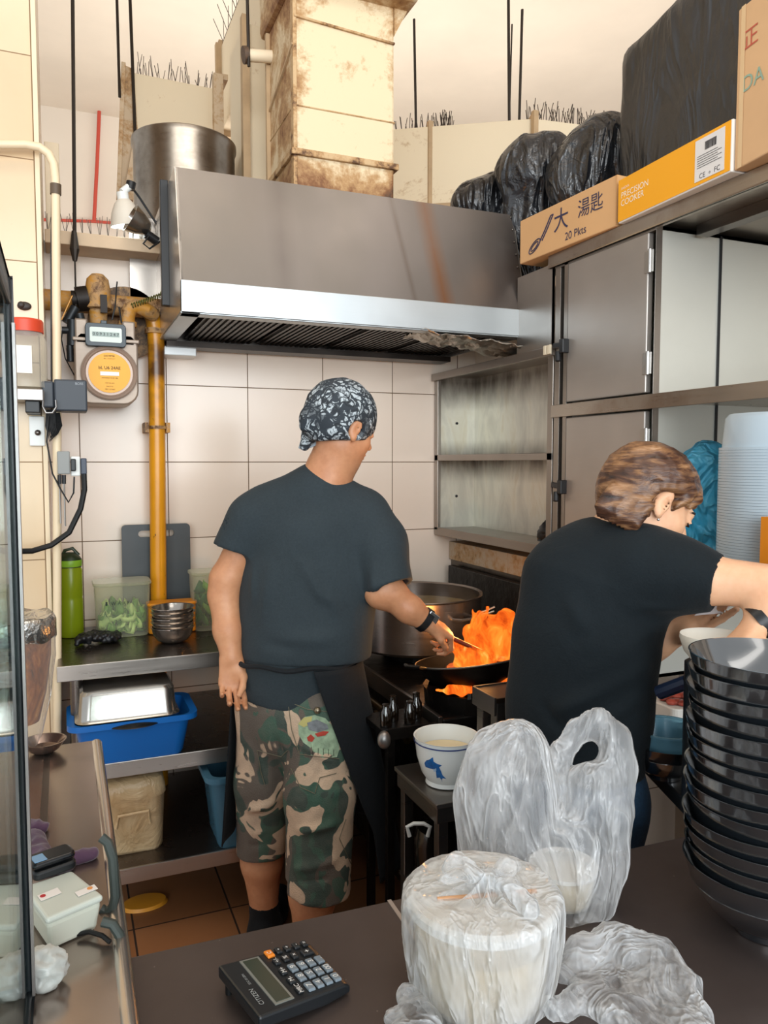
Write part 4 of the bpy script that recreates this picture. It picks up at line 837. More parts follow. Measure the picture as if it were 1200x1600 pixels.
def hang_bag(name, lab, blobs, seed, amp=.020, zlo=zt0, sc=6, h=.012):
    P = [V(b[0]) for b in blobs]; r = [max(b[1]) if len(b) == 2 else max(b[2:]) for b in blobs]
    lo = V([min(p[i]-q for p, q in zip(P, r)) for i in range(3)])-V((.06, .06, .06)); hi = V([max(p[i]+q for p, q in zip(P, r)) for i in range(3)])+V((.06, .06, .06))
    for b in blobs:
        if len(b) == 4:
            for i in range(3): lo[i] = min(lo[i], b[1][i]-b[3]-.05); hi[i] = max(hi[i], b[1][i]+b[3]+.05)
    lo.z = max(lo.z, zlo-.03); me = bagmesh(lo, hi, blobs, h=h, amp=amp, seed=seed, sc=sc)
    tag(link(name, me, BAG), lab, 'bag', 'black plastic bags on the rack')
# large bag: plump flat-sided sack behind the boxes
p1 = atd(1045, 150, 2.35); p2 = atd(1150, 130, 2.25)
def rbx(F, c, s, k=.05, r=.06):
    c = np.array(c); s = np.array(s); sb = F._sub(c-s-k-.03, c+s+k+.03); sl, (X, Y, Z) = sb
    q = [np.abs(A-c[i])-(s[i]-r) for i, A in enumerate((X, Y, Z))]; d = np.sqrt(sum(np.maximum(a, 0)**2 for a in q))+np.minimum(np.maximum(np.maximum(q[0], q[1]), q[2]), 0)-r
    F._op(sl, d, k, 'u')
xm = 1.66
F = Field((1.35, .75, zt0-.03), (2.15, 2.2, 3.0), .013)
y_l = onX(972, 200, xm).y; zt_l = onX(972, 82, xm).z; zt_m = onX(1060, 5, xm).z; 
rbx(F, (xm+.17, (y_l+1.0)/2, (zt0+zt_l)/2-.01), (.19, (y_l-1.0)/2, (zt_l-zt0)/2+.02), .08, .05)
F.cone((xm+.15, y_l-.22, zt_l+.02), (xm+.17, 1.15, zt_l+.05), .12, .16, k=.09); F.cut((0, 0, zt0+.002), (0, 0, -1), k=.004)
tag(link('rubbish_bag', drape(F.mesh(), lambda p, n: .014*(ridge((p.x, p.y, p.z*.7), 3.0, 2)*.6+ridge((p.x, p.y*1.2, p.z*.8), 7, 5)*.35)), BAG2), 'largest black plastic sack towering behind the yellow box', 'bag', 'black plastic bags on the rack')
hang_bag('rubbish_bag', 'mid-sized black bag between the large sack and the drooping one', [(atd(925, 262, 2.62), (.11, .12, .13)), (atd(955, 235, 2.6), (.08, .09, .11)), (atd(905, 290, 2.62), (.10, .10, .10))], 4, zlo=2.127)
B = []
p = atd(838, 275, 2.82); B = [(p, (.12, .11, .12)), (atd(812, 262, 2.82), (.06, .06, .08)), (atd(868, 262, 2.80), (.09, .09, .10)), (atd(822, 340, 2.84), (.07, .07, .14)), (atd(838, 420, 2.86), (.06, .06, .10)), (atd(835, 350, 2.84), (.08, .07, .15))]
hang_bag('rubbish_bag', 'black bag drooping down beside the right end of the hood', B, 7, zlo=1.99)
hang_bag('rubbish_bag', 'smallest black bag, lying on the hood at the left of the row', [(atd(752, 312, 3.02), (.085, .09, .065)), (atd(775, 300, 3.0), (.06, .07, .06)), (atd(728, 318, 3.02), (.05, .06, .045)), (atd(755, 338, 3.02), (.08, .08, .085))], 9, amp=.012, zlo=2.347, h=.008, sc=9)
# ---- blue bag and stack of containers on the low board
BLUEB = bpy.data.materials.new('blue_bag'); BLUEB.use_nodes = True; t = NT(BLUEB); nt = BLUEB.node_tree
t.b.inputs['Base Color'].default_value = lin('3cb4de'); t.b.inputs['Roughness'].default_value = .22; t.b.inputs['Transmission Weight'].default_value = 0
tl = t.n('ShaderNodeBsdfTranslucent'); tl.inputs[0].default_value = lin('8adcf6'); tr = t.n('ShaderNodeBsdfTransparent'); tr.inputs[0].default_value = lin('9adcf0')
m1_ = t.n('ShaderNodeMixShader'); m1_.inputs[0].default_value = .45; t.l(t.b.outputs[0], m1_.inputs[1]); t.l(tl.outputs[0], m1_.inputs[2])
m2_ = t.n('ShaderNodeMixShader'); m2_.inputs[0].default_value = .22; t.l(m1_.outputs[0], m2_.inputs[1]); t.l(tr.outputs[0], m2_.inputs[2]); t.l(m2_.outputs[0], nt.nodes['Material Output'].inputs[0])
rg_ = t.math('SUBTRACT', 1, t.math('ABSOLUTE', t.math('MULTIPLY_ADD', t.noise(12, 3, .5, t.co('Object', (1, 1, .5), (0, .7, 0)), 1.0), 2.6, -1.3))); rg_ = t.math('POWER', rg_, 4); t.bump(rg_, 1.0, .03); t.col(t.mix(t.math('MULTIPLY', rg_, .5), '38b2e0', '8fdcf4'))  # paler crease lines put into the colour as highlights on the folds
zl0 = 1.217
F = Field((1.42, 1.40, zl0-.02), (1.75, 1.665, 1.60), .006)
q = lambda x, y: onY(x, y, 1.555)
F.ell(q(1104, 740)+V((0, 0, 0)), (.074, .06, .085), k=.04); F.ell(q(1102, 800), (.078, .075, .08), k=.04); F.ell(q(1112, 850), (.074, .08, .08), k=.04); F.ell(q(1112, 868), (.08, .08, .05), k=.04)
F.cut((0, 0, zl0+.001), (0, 0, -1), k=.003)
tag(link('blue_bag', drape(F.mesh(), lambda p, n: .007*ridge((p.x*.9, p.y*.9, p.z*.8+p.x*.8), 22, 3)+.005*ridge(p, 8, 8)), BLUEB), 'bright blue translucent plastic bag on the low shelf beyond the woman\'s face', 'bag')
c = onY(1212, 760, 1.22); c.z = zl0; CUP = clear('cup_stack', 'd8e4ea', .62, .22, 'c9d8e2')
cz = V((onY(1212, 760, 1.32).x, 1.32, zl0)); rc = abs(onY(1212, 800, 1.32).x-onY(1150, 800, 1.32).x); N = 40
cup = obj('food_container', MB().lathe([(rc, 0), (rc*1.0, .006), (rc*.95, .006), (rc*.90, .075), (rc*.84, .085), (rc*.3, .085), (0, .085)], (0, 0, 0), 40), CUP, smooth=True); cup.location = cz; 
hc = (onY(1180, 642, 1.32).z-zl0-.09)/(N-1)
tag(cup, 'translucent deli container in the tall upturned stack on the low shelf', 'container', 'stack of deli containers')
for k in range(1, N):
    q = cup.copy(); C.objects.link(q); q.location = cz+V((0, 0, hc*k))
q['label'] = 'topmost deli container, its whole body showing, of the upturned stack'; cup['label'] = 'lowest deli container, resting on the low shelf under the upturned stack'
for o in C.objects:
    if o.get('group') == 'stack of deli containers' and o not in (q, cup): o['label'] = 'translucent deli container showing only its rim in the tall upturned stack'
oy = 1.20; ox_ = onY(1196, 820, oy).x
tag(obj('orange_label_box', MB().box(ox_, ox_+.08, oy-.012, oy+.012, zl0, onY(1196, 808, oy).z), mat('orange_label', 'e08a1e', .5)), 'small orange box at the right edge in front of the container stack', 'box')
# ================================================================== glass display case, left foreground
GLASS = bpy.data.materials.new('case_glass'); GLASS.use_nodes = True; t = NT(GLASS); nt = GLASS.node_tree
tr = t.n('ShaderNodeBsdfTransparent'); tr.inputs[0].default_value = (.86, .91, .89, 1); gl = t.n('ShaderNodeBsdfGlossy'); gl.inputs['Roughness'].default_value = .03; gl.inputs[0].default_value = (.9, .95, .95, 1)
lw = t.n('ShaderNodeLayerWeight'); lw.inputs[0].default_value = .5; mx = t.n('ShaderNodeMixShader')
t.l(t.math('MULTIPLY_ADD', t.math('POWER', lw.outputs['Facing'], 3), .5, .06), mx.inputs[0]); t.l(tr.outputs[0], mx.inputs[1]); t.l(gl.outputs[0], mx.inputs[2]); t.l(mx.outputs[0], nt.nodes['Material Output'].inputs[0])
CT = .85; gx1, gy1, gz0, gz1 = -.047, .917, CT+.002, 1.645; gx0, gy0 = -.62, .28
t_ = thing('display_case', 'black framed glass display case standing at the left edge', 'display case', ((gx0+gx1)/2, (gy0+gy1)/2, gz0))
FB = mat('case_black', '1b1f23', .35)
fr = MB(); w_ = .013
for x in (gx0, gx1-w_):
    for y in (gy0, gy1-w_): fr.box(x, x+w_, y, y+w_, gz0, gz1)
fr.box(gx0, gx1, gy0, gy1, gz1-.03, gz1).box(gx0, gx1, gy0, gy1, gz0, gz0+.012)
obj('frame', fr, FB, t_, bevel=.002)
obj('glass_pane', MB().box(gx1-.008, gx1-.003, gy0+w_, gy1-w_, gz0+.012, gz1-.03), GLASS, t_)
obj('glass_pane', MB().box(gx0+w_, gx1-w_, gy1-.008, gy1-.003, gz0+.012, gz1-.03), GLASS, t_)
obj('corner_strip', MB().box(gx1+.0005, gx1+.0035, gy1-.02, gy1-.006, gz0+.01, gz1-.05), STG, t_)
obj('glass_shelf', MB().box(gx0+w_, gx1-w_, gy0+w_, gy1-w_, 1.20, 1.206), GLASS, t_)
# ---- left counter
LC = steel('left_counter_steel', 'a5978e', .22, stain='3c332d', ss=1.6, sa=.45)
cx1 = .056; cy1 = 1.745
t_ = thing('side_counter', 'stainless side counter with rolled edge along the left, running to the back', 'counter', (-.25, 1.0, 0))
obj('counter_top', MB().box(-.62, cx1, .25, cy1, CT-.03, CT), LC, t_, bevel=.006)
obj('rolled_edge', MB().tube([(cx1-.006, .25, CT-.008), (cx1-.006, cy1-.01, CT-.008)], .012, 14), steel('edge_bright', 'c0b8b0', .22), t_, smooth=True)
obj('joint_strip', MB().box(-.052, -.040, 1.25, cy1-.01, CT-.001, CT+.002), STD, t_)
obj('side_skirt', MB().box(cx1-.02, cx1-.008, .27, cy1-.01, .12, CT-.03), STD, t_)
for y in (.32, cy1-.05): obj('leg', MB().box(-.02, .02, y-.02, y+.02, 0, CT-.03), STD, t_)
# tall jar with foil lid
c = onZ(30, 1172, CT); rj = .074
t_ = thing('wrapped_jar', 'tall clear jar of brown contents wrapped in film, foil on top, behind the display case', 'jar', c)
BROWN = bpy.data.materials.new('brown_contents'); BROWN.use_nodes = True; t = NT(BROWN); t.col(t.ramp(t.noise(16, 6, .7, t.co('Object', (1, 1, .5)), 1), [(.35, '3a1c0c'), (.5, '8a4a1c'), (.62, 'b87a3c'), (.72, 'd8c0a0')])); t.b.inputs['Roughness'].default_value = .4
obj('contents', MB().lathe([(0, .06), (rj*.55, .06), (rj*.75, .12), (rj*.9, .2), (rj*.92, .245), (0, .25)], c, 32), BROWN, t_, smooth=True)
FILM = clear('cling_film', 'f4f2ee', .10, .08, 'f2f0ec')
mb = MB().lathe([(rj*.45, .0), (rj*.6, .03), (rj*.85, .11), (rj*1.02, .2), (rj*1.03, .255)], c, 48, fn=lambda r, z, a: (r*(1+.03*math.sin(9*a+20*z)+.02*math.sin(17*a)), z)); obj('film', mb, FILM, t_, smooth='all')
mb = MB().lathe([(rj*1.03, .235), (rj*1.06, .24), (rj*1.06, .275), (rj*1.0, .285), (rj*.9, .28), (rj*.6, .272), (0, .274)], c, 48, fn=lambda r, z, a: (r, z+.003*math.sin(7*a+r*300)))
obj('foil_lid', mb, mat('foil_bright', 'c9c9c6', .22, metal=.95, bump=.7, bs=50, bd=.006), t_, smooth='all')
c = onZ(69, 1176, CT)+V((0, 0, .001)); tag(obj('metal_dish', MB().lathe([(0, 0), (.018, 0), (.03, .008), (.042, .024), (.044, .026), (.041, .026), (.028, .011), (0, .005)], c, 40), steel('dish_steel', '9c8a82', .2), smooth=True), 'small shallow metal dish at the far end of the side counter', 'dish')
# purple cloth
F = Field(onZ(10, 1375, CT)-V((.03, .03, .01)), onZ(150, 1270, CT)+V((.03, .03, .06)), .003)
for (x, y, x2, y2, r) in ((48, 1300, 62, 1300, .016), (50, 1320, 60, 1340, .018), (48, 1350, 92, 1352, .017), (92, 1352, 142, 1342, .013), (60, 1345, 100, 1362, .014)):
    F.cone(onZ(x, y, CT)+V((0, 0, .008)), onZ(x2, y2, CT)+V((0, 0, .007)), r, r*.85, k=.012, flat=(0, 0, 1), ratio=.7)
F.cut((0, 0, CT+.001), (0, 0, -1), k=.002)
CLO = mat('purple_cloth', '4a3048', .85, var=.25, vs=20, bump=.5, bs=120, bd=.002, sheen=.3)
tag(link('cleaning_cloth', drape(F.mesh(), lambda p, n: .003*ridge(p, 45, 2)), CLO), 'crumpled purple cloth on the side counter behind the white box', 'cloth')
# white box
def quad_box(P, z0, z1, taper=1.0):
    c = sum(P, V((0, 0, 0)))/4; lo = [V((c.x+(p.x-c.x)*taper, c.y+(p.y-c.y)*taper, z0)) for p in P]; hi = [V((p.x, p.y, z1)) for p in P]
    return MB().add(lo+hi, [(3, 2, 1, 0), (4, 5, 6, 7)]+[(i, (i+1) % 4, 4+(i+1) % 4, 4+i) for i in range(4)])
bz = CT+.048; P = [onZ(*q, bz) for q in ((37, 1385), (73, 1435), (160, 1398), (112, 1360))]
t_ = thing('plastic_box', 'white lidded plastic box with stickers on the side counter', 'box', sum(P, V((0, 0, 0)))/4*1.0-V((0, 0, .048)))
obj('box_body', quad_box(P, CT+.001, bz-.008, .86), mat('offwhite', 'c9cbbd', .4), t_, bevel=.006, seg=3)
obj('box_lid', quad_box([p+(p-sum(P, V((0,0,0)))/4)*.03 for p in P], bz-.009, bz), mat('lid_grey', 'c3c8bf', .35), t_, bevel=.004, seg=3)
e1 = (P[2]-P[1]).normalized(); e2 = (P[0]-P[1]).normalized()
for i, (a_, b_, w2, h2_, m) in enumerate(((.006, .045, .026, .016, 'label_white'), (.045, .018, .026, .013, 'label_white'))):
    o_ = P[1]+e1*a_+e2*b_*.9+V((0, 0, .0006)); o_.z = bz+.0008
    st = obj('sticker', MB().prism([o_, o_+e1*w2, o_+e1*w2+e2*h2_, o_+e2*h2_], (0, 0, .0004)), mat('label_white', 'e6e0dc', .5), t_)
    q_ = o_+e1*w2*(.2+.5*i)+e2*h2_*.6; obj('mark', MB().lathe([(.0035, 0), (.0035, .0005), (0, .0005)], q_+V((0, 0, .0005)), 12), mat('mark_red' if i == 0 else 'mark_orange', 'b02830' if i == 0 else 'd89050', .5), st)
c = onZ(82, 1362, bz)+V((0, 0, .001)); A = Matrix.Rotation(R(20), 4, 'Z')
t_ = thing('card_reader', 'small black handheld device with blue screen lying on the white box', 'device', c)
def rb_(w, d, z0, z1, r=.008): return [V((c.x, c.y, c.z))+A.to_3x3() @ V((u, v, 0)) for u, v in rrect(w, d, r)], z0, z1
pp, _, _ = rb_(.056, .032, 0, 0); obj('body', MB().prism([p+V((0, 0, .0)) for p in pp], (0, 0, .012)), BLK, t_, bevel=.003, smooth=True)
pp, _, _ = rb_(.058, .034, 0, 0); obj('top_half', MB().prism([p+V((-.002, .002, .014)) for p in pp], (0, 0, .010)), mat('gloss_black', '101216', .2), t_, bevel=.004, smooth=True)
o_ = c+V((0, 0, .0245)); obj('screen', MB().prism([o_+A.to_3x3() @ V(q) for q in ((-.026, -.012, 0), (-.010, -.012, 0), (-.010, .008, 0), (-.026, .008, 0))], (0, 0, .0008)), mat('blue_screen', '6f95b8', .25), t_)
# crumpled white lump
c = onZ(70, 1540, CT); F = Field(c-V((.05, .05, .01)), c+V((.05, .05, .07)), .0025); F.ell(c+V((0, 0, .021)), (.023, .021, .020)); F.cut(c+V((0, 0, .001)), (0, 0, -1), k=.002)
tag(link('crumpled_wrap', drape(F.mesh(), lambda p, n: .0040*ridge(p, 70, 4)+.002*ridge(p, 140, 2)), clear('wrap_ball', 'd8d8d4', .8, .25, 'c4c6c2')), 'crumpled ball of pale plastic wrap near the viewer on the side counter', 'wrap ball')
# dark loop handles beside the counter
HG = mat('dark_green_grey', '3c4340', .45)
for k, (pts, lab) in enumerate((([(158, 1308), (168, 1316), (176, 1340), (180, 1400), (176, 1418), (166, 1424), (158, 1420)], 'dark grey loop handle hooked to the side counter, farther one level with the cloth'),
                  ([(160, 1440), (176, 1444), (186, 1460), (192, 1500), (190, 1520)], 'dark grey loop handle hooked to the side counter, nearer one below the white box'))):
    ps = [atd(x, y, 1.03-.06*k) for x, y in pts]; tag(obj('loop_handle', MB().tube([p for p in ps], .0065, 10), HG, smooth=True), lab, 'handle')
tag(obj('black_strap', MB().tube([onZ(118, 1460, CT+.006), onZ(140, 1456, CT+.008), onZ(160, 1462, CT+.008), onZ(172, 1472, CT+.004)], .003, 6), RUB, smooth=True), 'short black strap beside the white box', 'strap')
# ================================================================== near counter
NC = bpy.data.materials.new('near_counter_steel'); NC.use_nodes = True; t = NT(NC); t.b.inputs['Metallic'].default_value = .55
bs_ = t.ramp(t.noise(2.2, 5, .6), [(.3, '4c423f'), (.7, '615653')]); sp_ = t.ramp(t.noise(90, 2, .5), [(.74, 0), (.78, 1)]); bs_ = t.mix(t.math('MULTIPLY', sp_, .4), bs_, 'a89c92')
t.col(bs_); t.l(t.math('MULTIPLY_ADD', t.noise(12, 4), .2, .32), t.b.inputs['Roughness']); t.bump(t.noise(40, 3), .05, .003)
NZ = .80; A1 = onZ(174, 1501, NZ); A2 = onZ(1075, 1305, NZ); dd = (A2-A1).normalized(); A3 = A1+dd*1.9
t_ = thing('front_counter', 'dark stainless front counter across the bottom of the picture', 'counter', (A1.x+.8, .7, 0))
poly = [V((A1.x, .12, NZ-.04)), V((A3.x, .12, NZ-.04)), V((A3.x, A3.y, NZ-.04)), V((A1.x, A1.y, NZ-.04))]
obj('counter_top', MB().prism(poly, (0, 0, .04)), NC, t_, bevel=.004)
obj('front_panel', MB().prism([V((A1.x+.03, A1.y-.05, .1)), V((A3.x-.03, A3.y-.05, .1)), V((A3.x-.03, A3.y-.07, .1)), V((A1.x+.03, A1.y-.07, .1))], (0, 0, NZ-.14)), STD, t_)
for p in (A1+dd*.06, A3-dd*.06): obj('leg', MB().box(p.x-.02, p.x+.02, p.y-.10, p.y-.06, 0, NZ-.04), STD, t_)
s1, s2 = onZ(608, 1407, NZ), onZ(650, 1468, NZ); obj('joint_strip', MB().bar(s1+V((0, 0, .0006)), s2+V((0, 0, .0006)), .006, .0012), mat('joint_light', 'b4a8a0', .4, metal=.5), t_)
# ---- calculator
def cz_(x, y, h): return onZ(x, y, NZ+h)
h0, h1_ = .016, .034
P00, P10, P01, P11 = cz_(548, 1535, h0), cz_(485, 1470, h0), cz_(405, 1590, h1_), cz_(340, 1508, h1_)
def cal(u, v, h=0):
    a = P00.lerp(P10, u); b = P01.lerp(P11, u); p = a.lerp(b, v); return p+V((0, 0, h))
t_ = thing('desk_calculator', 'black desk calculator with grey number keys and orange key on the front counter', 'calculator', (cal(.5, .5).x, cal(.5, .5).y, NZ))
N_ = 14; prof = []; mb = MB(); L = []
for i in range(N_+1):
    v = i/N_; dz = -.004 if v < .02 else 0; L.append([cal(0, v, dz), cal(1, v, dz), V((*cal(1, v).xy, NZ+.003+max(0, v-.3)*.022)), V((*cal(0, v).xy, NZ+.003+max(0, v-.3)*.022))])
n = 4; mb.add([p for l in L for p in l], [(k*n+i, k*n+(i+1) % n, (k+1)*n+(i+1) % n, (k+1)*n+i) for k in range(N_) for i in range(4)]+[(3, 2, 1, 0), tuple(N_*n+i for i in range(4))])
obj('body', mb, mat('calc_black', '1d2023', .35), t_, bevel=.003)
for u in (.1, .9): obj('foot', MB().cyl(V((*cal(u, .06).xy, NZ)), V((*cal(u, .06).xy, NZ+.004)), .004), RUB, t_)
for u in (.1, .9): obj('foot', MB().cyl(V((*cal(u, .93).xy, NZ)), V((*cal(u, .93).xy, NZ+.018)), .004), RUB, t_)
def patch(u0, u1, v0, v1, z0, z1, name, m, par, bevel=0, tp=.0):
    lo = [cal(u0, v0, z0), cal(u1, v0, z0), cal(u1, v1, z0), cal(u0, v1, z0)]; c_ = sum(lo, V((0, 0, 0)))/4; hi = [p+(c_-p)*tp+V((0, 0, z1-z0)) for p in lo]
    return obj(name, MB().add(lo+hi, [(3, 2, 1, 0), (4, 5, 6, 7)]+[(i, (i+1) % 4, 4+(i+1) % 4, 4+i) for i in range(4)]), m, par, bevel=bevel)
ds = patch(.08, .95, .60, .80, 0, .0012, 'display_frame', mat('calc_frame', '9a9c96', .3, metal=.5), t_)
patch(.11, .92, .625, .775, .001, .0018, 'lcd', mat('lcd', '3a4238', .15), ds)
rd = (P10-P00).normalized(); upd = (P01-P00).normalized()
KG, KB, KO, KW = mat('key_grey', '76828c', .4), mat('key_black', '25282b', .4), mat('key_orange', 'e8862a', .4), mat('key_white', 'e4e6e6', .4)
def key(u, v, txt, m, du=.078, dv=.040, tm=KW, ts=.009):
    k = patch(u-du, u+du, v-dv, v+dv, 0, .0035, 'key', m, t_, bevel=.0012, tp=.12)
    if txt: obj('key_print', MB().text(txt, cal(u, v, .0038), rd, upd, ts, lift=.0), tm, k)
for j, row in enumerate((('0', '00', '.'), ('1', '2', '3'), ('4', '5', '6'), ('7', '8', '9'))):
    for i, ch_ in enumerate(row): key((.16, .36, .556)[i], .095+.10*j, ch_, KG, ts=.0105)
for u, v, tx in ((.17, .505, 'MRC'), (.36, .505, 'M-'), (.55, .505, 'M+'), (.755, .485, '+/-'), (.765, .385, '%'), (.77, .285, '\u00d7'), (.95, .095, '='), (.95, .19, '-'), (.95, .29, '\u00f7'), (.95, .385, '\u25b8')):
    key(u, v, tx, KB, .062, .032, ts=.0085)
key(.765, .14, '+', KB, .062, .065, ts=.012); key(.93, .49, 'C', KO, .07, .042, ts=.008)
obj('brand_lettering', MB().text('CITIZEN', cal(.30, .89, .0006), rd, upd, .0085, lift=0), mat('calc_print', '9aa0a2', .4), t_)
obj('small_lettering', MB().text('SDC-812BN', cal(.62, .86, .0006), rd, upd, .0045, lift=0), mat('calc_print', '9aa0a2', .4), t_)
# ---- stack of black bowls
c = onZ(1192, 1452, NZ)+V((0, .0, 0)); c.z = NZ+.001; Rb = .107
BB = mat('black_melamine', '14181c', .14, spec=1.0, coat=1.0, ior=1.7)
bp = [(0, .006), (.034, .006), (.036, 0), (.040, 0), (.041, .010), (.052, .014), (.074, .030), (.090, .052), (.098, .066), (.0975, .068), (.1035, .084), (.107, .096), (.108, .098), (.106, .098), (.100, .085), (.086, .053), (.070, .034), (.045, .018), (0, .016)]
sc_ = Rb/.108; bp = [(r*sc_, z) for r, z in bp]
pos = ['lowest, standing on the counter, of', 'second from the bottom of', 'third from the bottom of', 'fourth from the bottom of', 'fifth from the bottom of', 'sixth from the bottom of', 'seventh from the bottom of', 'seventh from the top of', 'sixth from the top of', 'fifth from the top of', 'fourth from the top of', 'third from the top of', 'second from the top of', 'topmost, its inside showing, of']
b0 = obj('noodle_bowl', MB().lathe(bp, (0, 0, 0), 64), BB, smooth=True); b0.location = c
for k in range(14):
    q = b0 if k == 0 else b0.copy()
    if k: C.objects.link(q); q.location = c+V((.0015*math.sin(k*1.9), .0015*math.cos(k*2.3), .0222*k)); q.rotation_euler = (R(.6)*math.sin(k*3), R(.6)*math.cos(k*2), k)
    q['label'] = 'black melamine noodle bowl, '+pos[k]+' the tall stack'; q['category'] = 'bowl'; q['group'] = 'black noodle bowls stacked on the front counter'
# ---- plastic film material
FILMB = bpy.data.materials.new('carrier_film'); FILMB.use_nodes = True; t = NT(FILMB); nt = FILMB.node_tree
t.b.inputs['Base Color'].default_value = lin('f0f2f4'); t.b.inputs['Roughness'].default_value = .13; t.b.inputs['Specular IOR Level'].default_value = 1.0
tl = t.n('ShaderNodeBsdfTranslucent'); tl.inputs[0].default_value = (.85, .87, .88, 1); tr = t.n('ShaderNodeBsdfTransparent'); tr.inputs[0].default_value = (.97, .975, .98, 1)
hn = t.math('ADD', t.noise(9, 3, .55, t.co('Object', (1, 1, .35), (0, .25, .3)), .8), t.math('MULTIPLY', t.noise(34, 2, .5, t.co('Object', (1, 1, .4), (0, .3, 0)), 1.0), .3)); bmp = t.bump(hn, .75, .03); t.l(bmp.outputs[0], tl.inputs['Normal'])
ma = t.n('ShaderNodeMixShader'); ma.inputs[0].default_value = .35; t.l(t.b.outputs[0], ma.inputs[1]); t.l(tl.outputs[0], ma.inputs[2])
lw = t.n('ShaderNodeLayerWeight'); lw.inputs[0].default_value = .5; wr = t.ramp(t.noise(11, 3, .55, t.co('Object', (1, 1, .3), (0, .4, .2)), 1.0), [(.46, .0), (.66, .20)])
rdg = t.math('POWER', t.math('SUBTRACT', 1, t.math('ABSOLUTE', t.math('MULTIPLY_ADD', t.noise(13, 3, .55, t.co('Object', (1, 1, .35), (0, .3, .2)), 1.2), 2.6, -1.3))), 5); bn2 = t.n('ShaderNodeBump'); bn2.inputs['Strength'].default_value = .65; bn2.inputs['Distance'].default_value = .012; t.l(rdg, bn2.inputs['Height']); t.l(bmp.outputs[0], bn2.inputs['Normal']); t.l(bn2.outputs[0], t.b.inputs['Normal'])
wr = t.math('ADD', wr, t.math('MULTIPLY', rdg, .35))
fac = t.math('MINIMUM', .85, t.math('ADD', t.math('MULTIPLY_ADD', t.math('POWER', lw.outputs['Facing'], 2), .55, .13), wr)); mb_ = t.n('ShaderNodeMixShader'); t.l(fac, mb_.inputs[0]); t.l(tr.outputs[0], mb_.inputs[1]); t.l(ma.outputs[0], mb_.inputs[2]); t.l(mb_.outputs[0], nt.nodes['Material Output'].inputs[0])
# ---- bagged soup tub
c = onZ(752, 1545, NZ); c.z = NZ+.003; hh = .919-NZ; Rl = .093
t_ = thing('soup_tub', 'round takeaway tub of pale noodle soup, inside the knotted clear bag', 'takeaway tub', c)
obj('tub', MB().lathe([(0, 0), (Rl*.80, 0), (Rl*.83, .006), (Rl*.93, hh-.012), (Rl*.93, hh-.006)], c, 56), clear('soup_tub_clear', 'f0ece2', .30, .2, 'eee8dc'), t_, smooth=True)
obj('soup', MB().lathe([(0, .003), (Rl*.78, .003), (Rl*.86, hh*.62), (0, hh*.62)], c, 40), mat('soup', 'cdbb98', .4, var=.18, vs=24), t_, smooth=True)
obj('lid', MB().lathe([(Rl*.95, hh-.014), (Rl*1.0, hh-.012), (Rl*1.0, hh-.002), (Rl*.96, hh+.003), (Rl*.90, hh-.002), (Rl*.6, hh-.001), (0, hh-.001)], c, 64), clear('soup_lid', 'f2f2f0', .5, .2, 'f0efec'), t_, smooth=True)
lidz = c.z+hh; tag(obj('chopsticks', MB().cyl(onZ(683, 1405, lidz+.008), onZ(838, 1392, lidz+.008), .0028, seg=8), mat('bamboo', 'b98a62', .5), smooth=True), 'bamboo chopsticks under the film on top of the soup tub', 'chopsticks')
kn = c+V((.004, -.012, hh+.022)); mb = MB(); NS = 120; rows = []
def pleat(r, z, a, amp): return r*(1+amp*(math.sin(11*a)+.7*math.sin(23*a+1)+.5*math.sin(37*a+2)))
prof = [(Rl*.86, -.002, .006), (Rl*.93, .004, .010), (Rl*1.00, .03, .012), (Rl*1.06, hh*.55, .012), (Rl*1.07, hh*.85, .010), (Rl*1.05, hh+.0, .006), (Rl*.98, hh+.007, .008), (Rl*.75, hh+.009, .02), (Rl*.5, hh+.011, .05), (Rl*.3, hh+.014, .09), (Rl*.15, hh+.019, .12), (Rl*.09, hh+.026, .10)]
for (r, z, am) in prof:
    for k in range(NS):
        a = 2*math.pi*k/NS; f = max(0, 1-r/Rl); rr_ = pleat(r, z, a, am); zz_ = z+am*.25*math.sin(11*a)*(.3+f)*.3
        mb.v.append(V((c.x+rr_*math.cos(a)+(kn.x-c.x)*f, c.y+rr_*math.sin(a)+(kn.y-c.y)*f, c.z+zz_)))
for i in range(len(prof)-1):
    for k in range(NS): mb.f.append((i*NS+k, i*NS+(k+1) % NS, (i+1)*NS+(k+1) % NS, (i+1)*NS+k)); mb.m.append(0)
t2 = thing('knotted_bag', 'clear plastic bag knotted on top of the round soup tub, nearest the viewer', 'plastic bag', c)
obj('bag_film', mb, FILMB, t2, smooth='all')
F = Field(kn-V((.07, .07, .03)), kn+V((.07, .07, .05)), .0025)
F.ell(kn, (.012, .011, .010), k=.008); F.chain([kn, kn+V((-.03, .012, .010)), kn+V((-.058, .020, .002))], [.008, .012, .004], k=.006, flat=(0, 0, 1), ratio=.6); F.chain([kn, kn+V((-.03, .03, .012)), kn+V((-.04, .034, .004))], [.007, .011, .007], k=.006)
F.chain([kn, kn+V((.012, -.03, .004)), kn+V((.02, -.055, -.01))], [.007, .008, .011], k=.006); F.chain([kn, kn+V((.03, .01, .006)), kn+V((.05, .016, .0))], [.007, .009, .004], k=.006)
obj_k = link('knot', drape(F.mesh(), lambda p, n: .003*ridge(p, 60, 6)), FILMB, t2)
def film_blob(name, lab, fn, lo, hi, h, am, sc, par=None, zc=NZ+.002):
    F = Field(lo, hi, h); fn(F); F.cut((0, 0, zc), (0, 0, -1), k=.002); me = drape(F.mesh(), lambda p, n: am*ridge((p.x, p.y, p.z*.35), sc, 5)+am*.4*ridge((p.x+p.z*.3, p.y, p.z*.3), sc*2.2, 2)); o = link(name, me, FILMB, par)
    return tag(o, lab, 'plastic bag') if lab else o
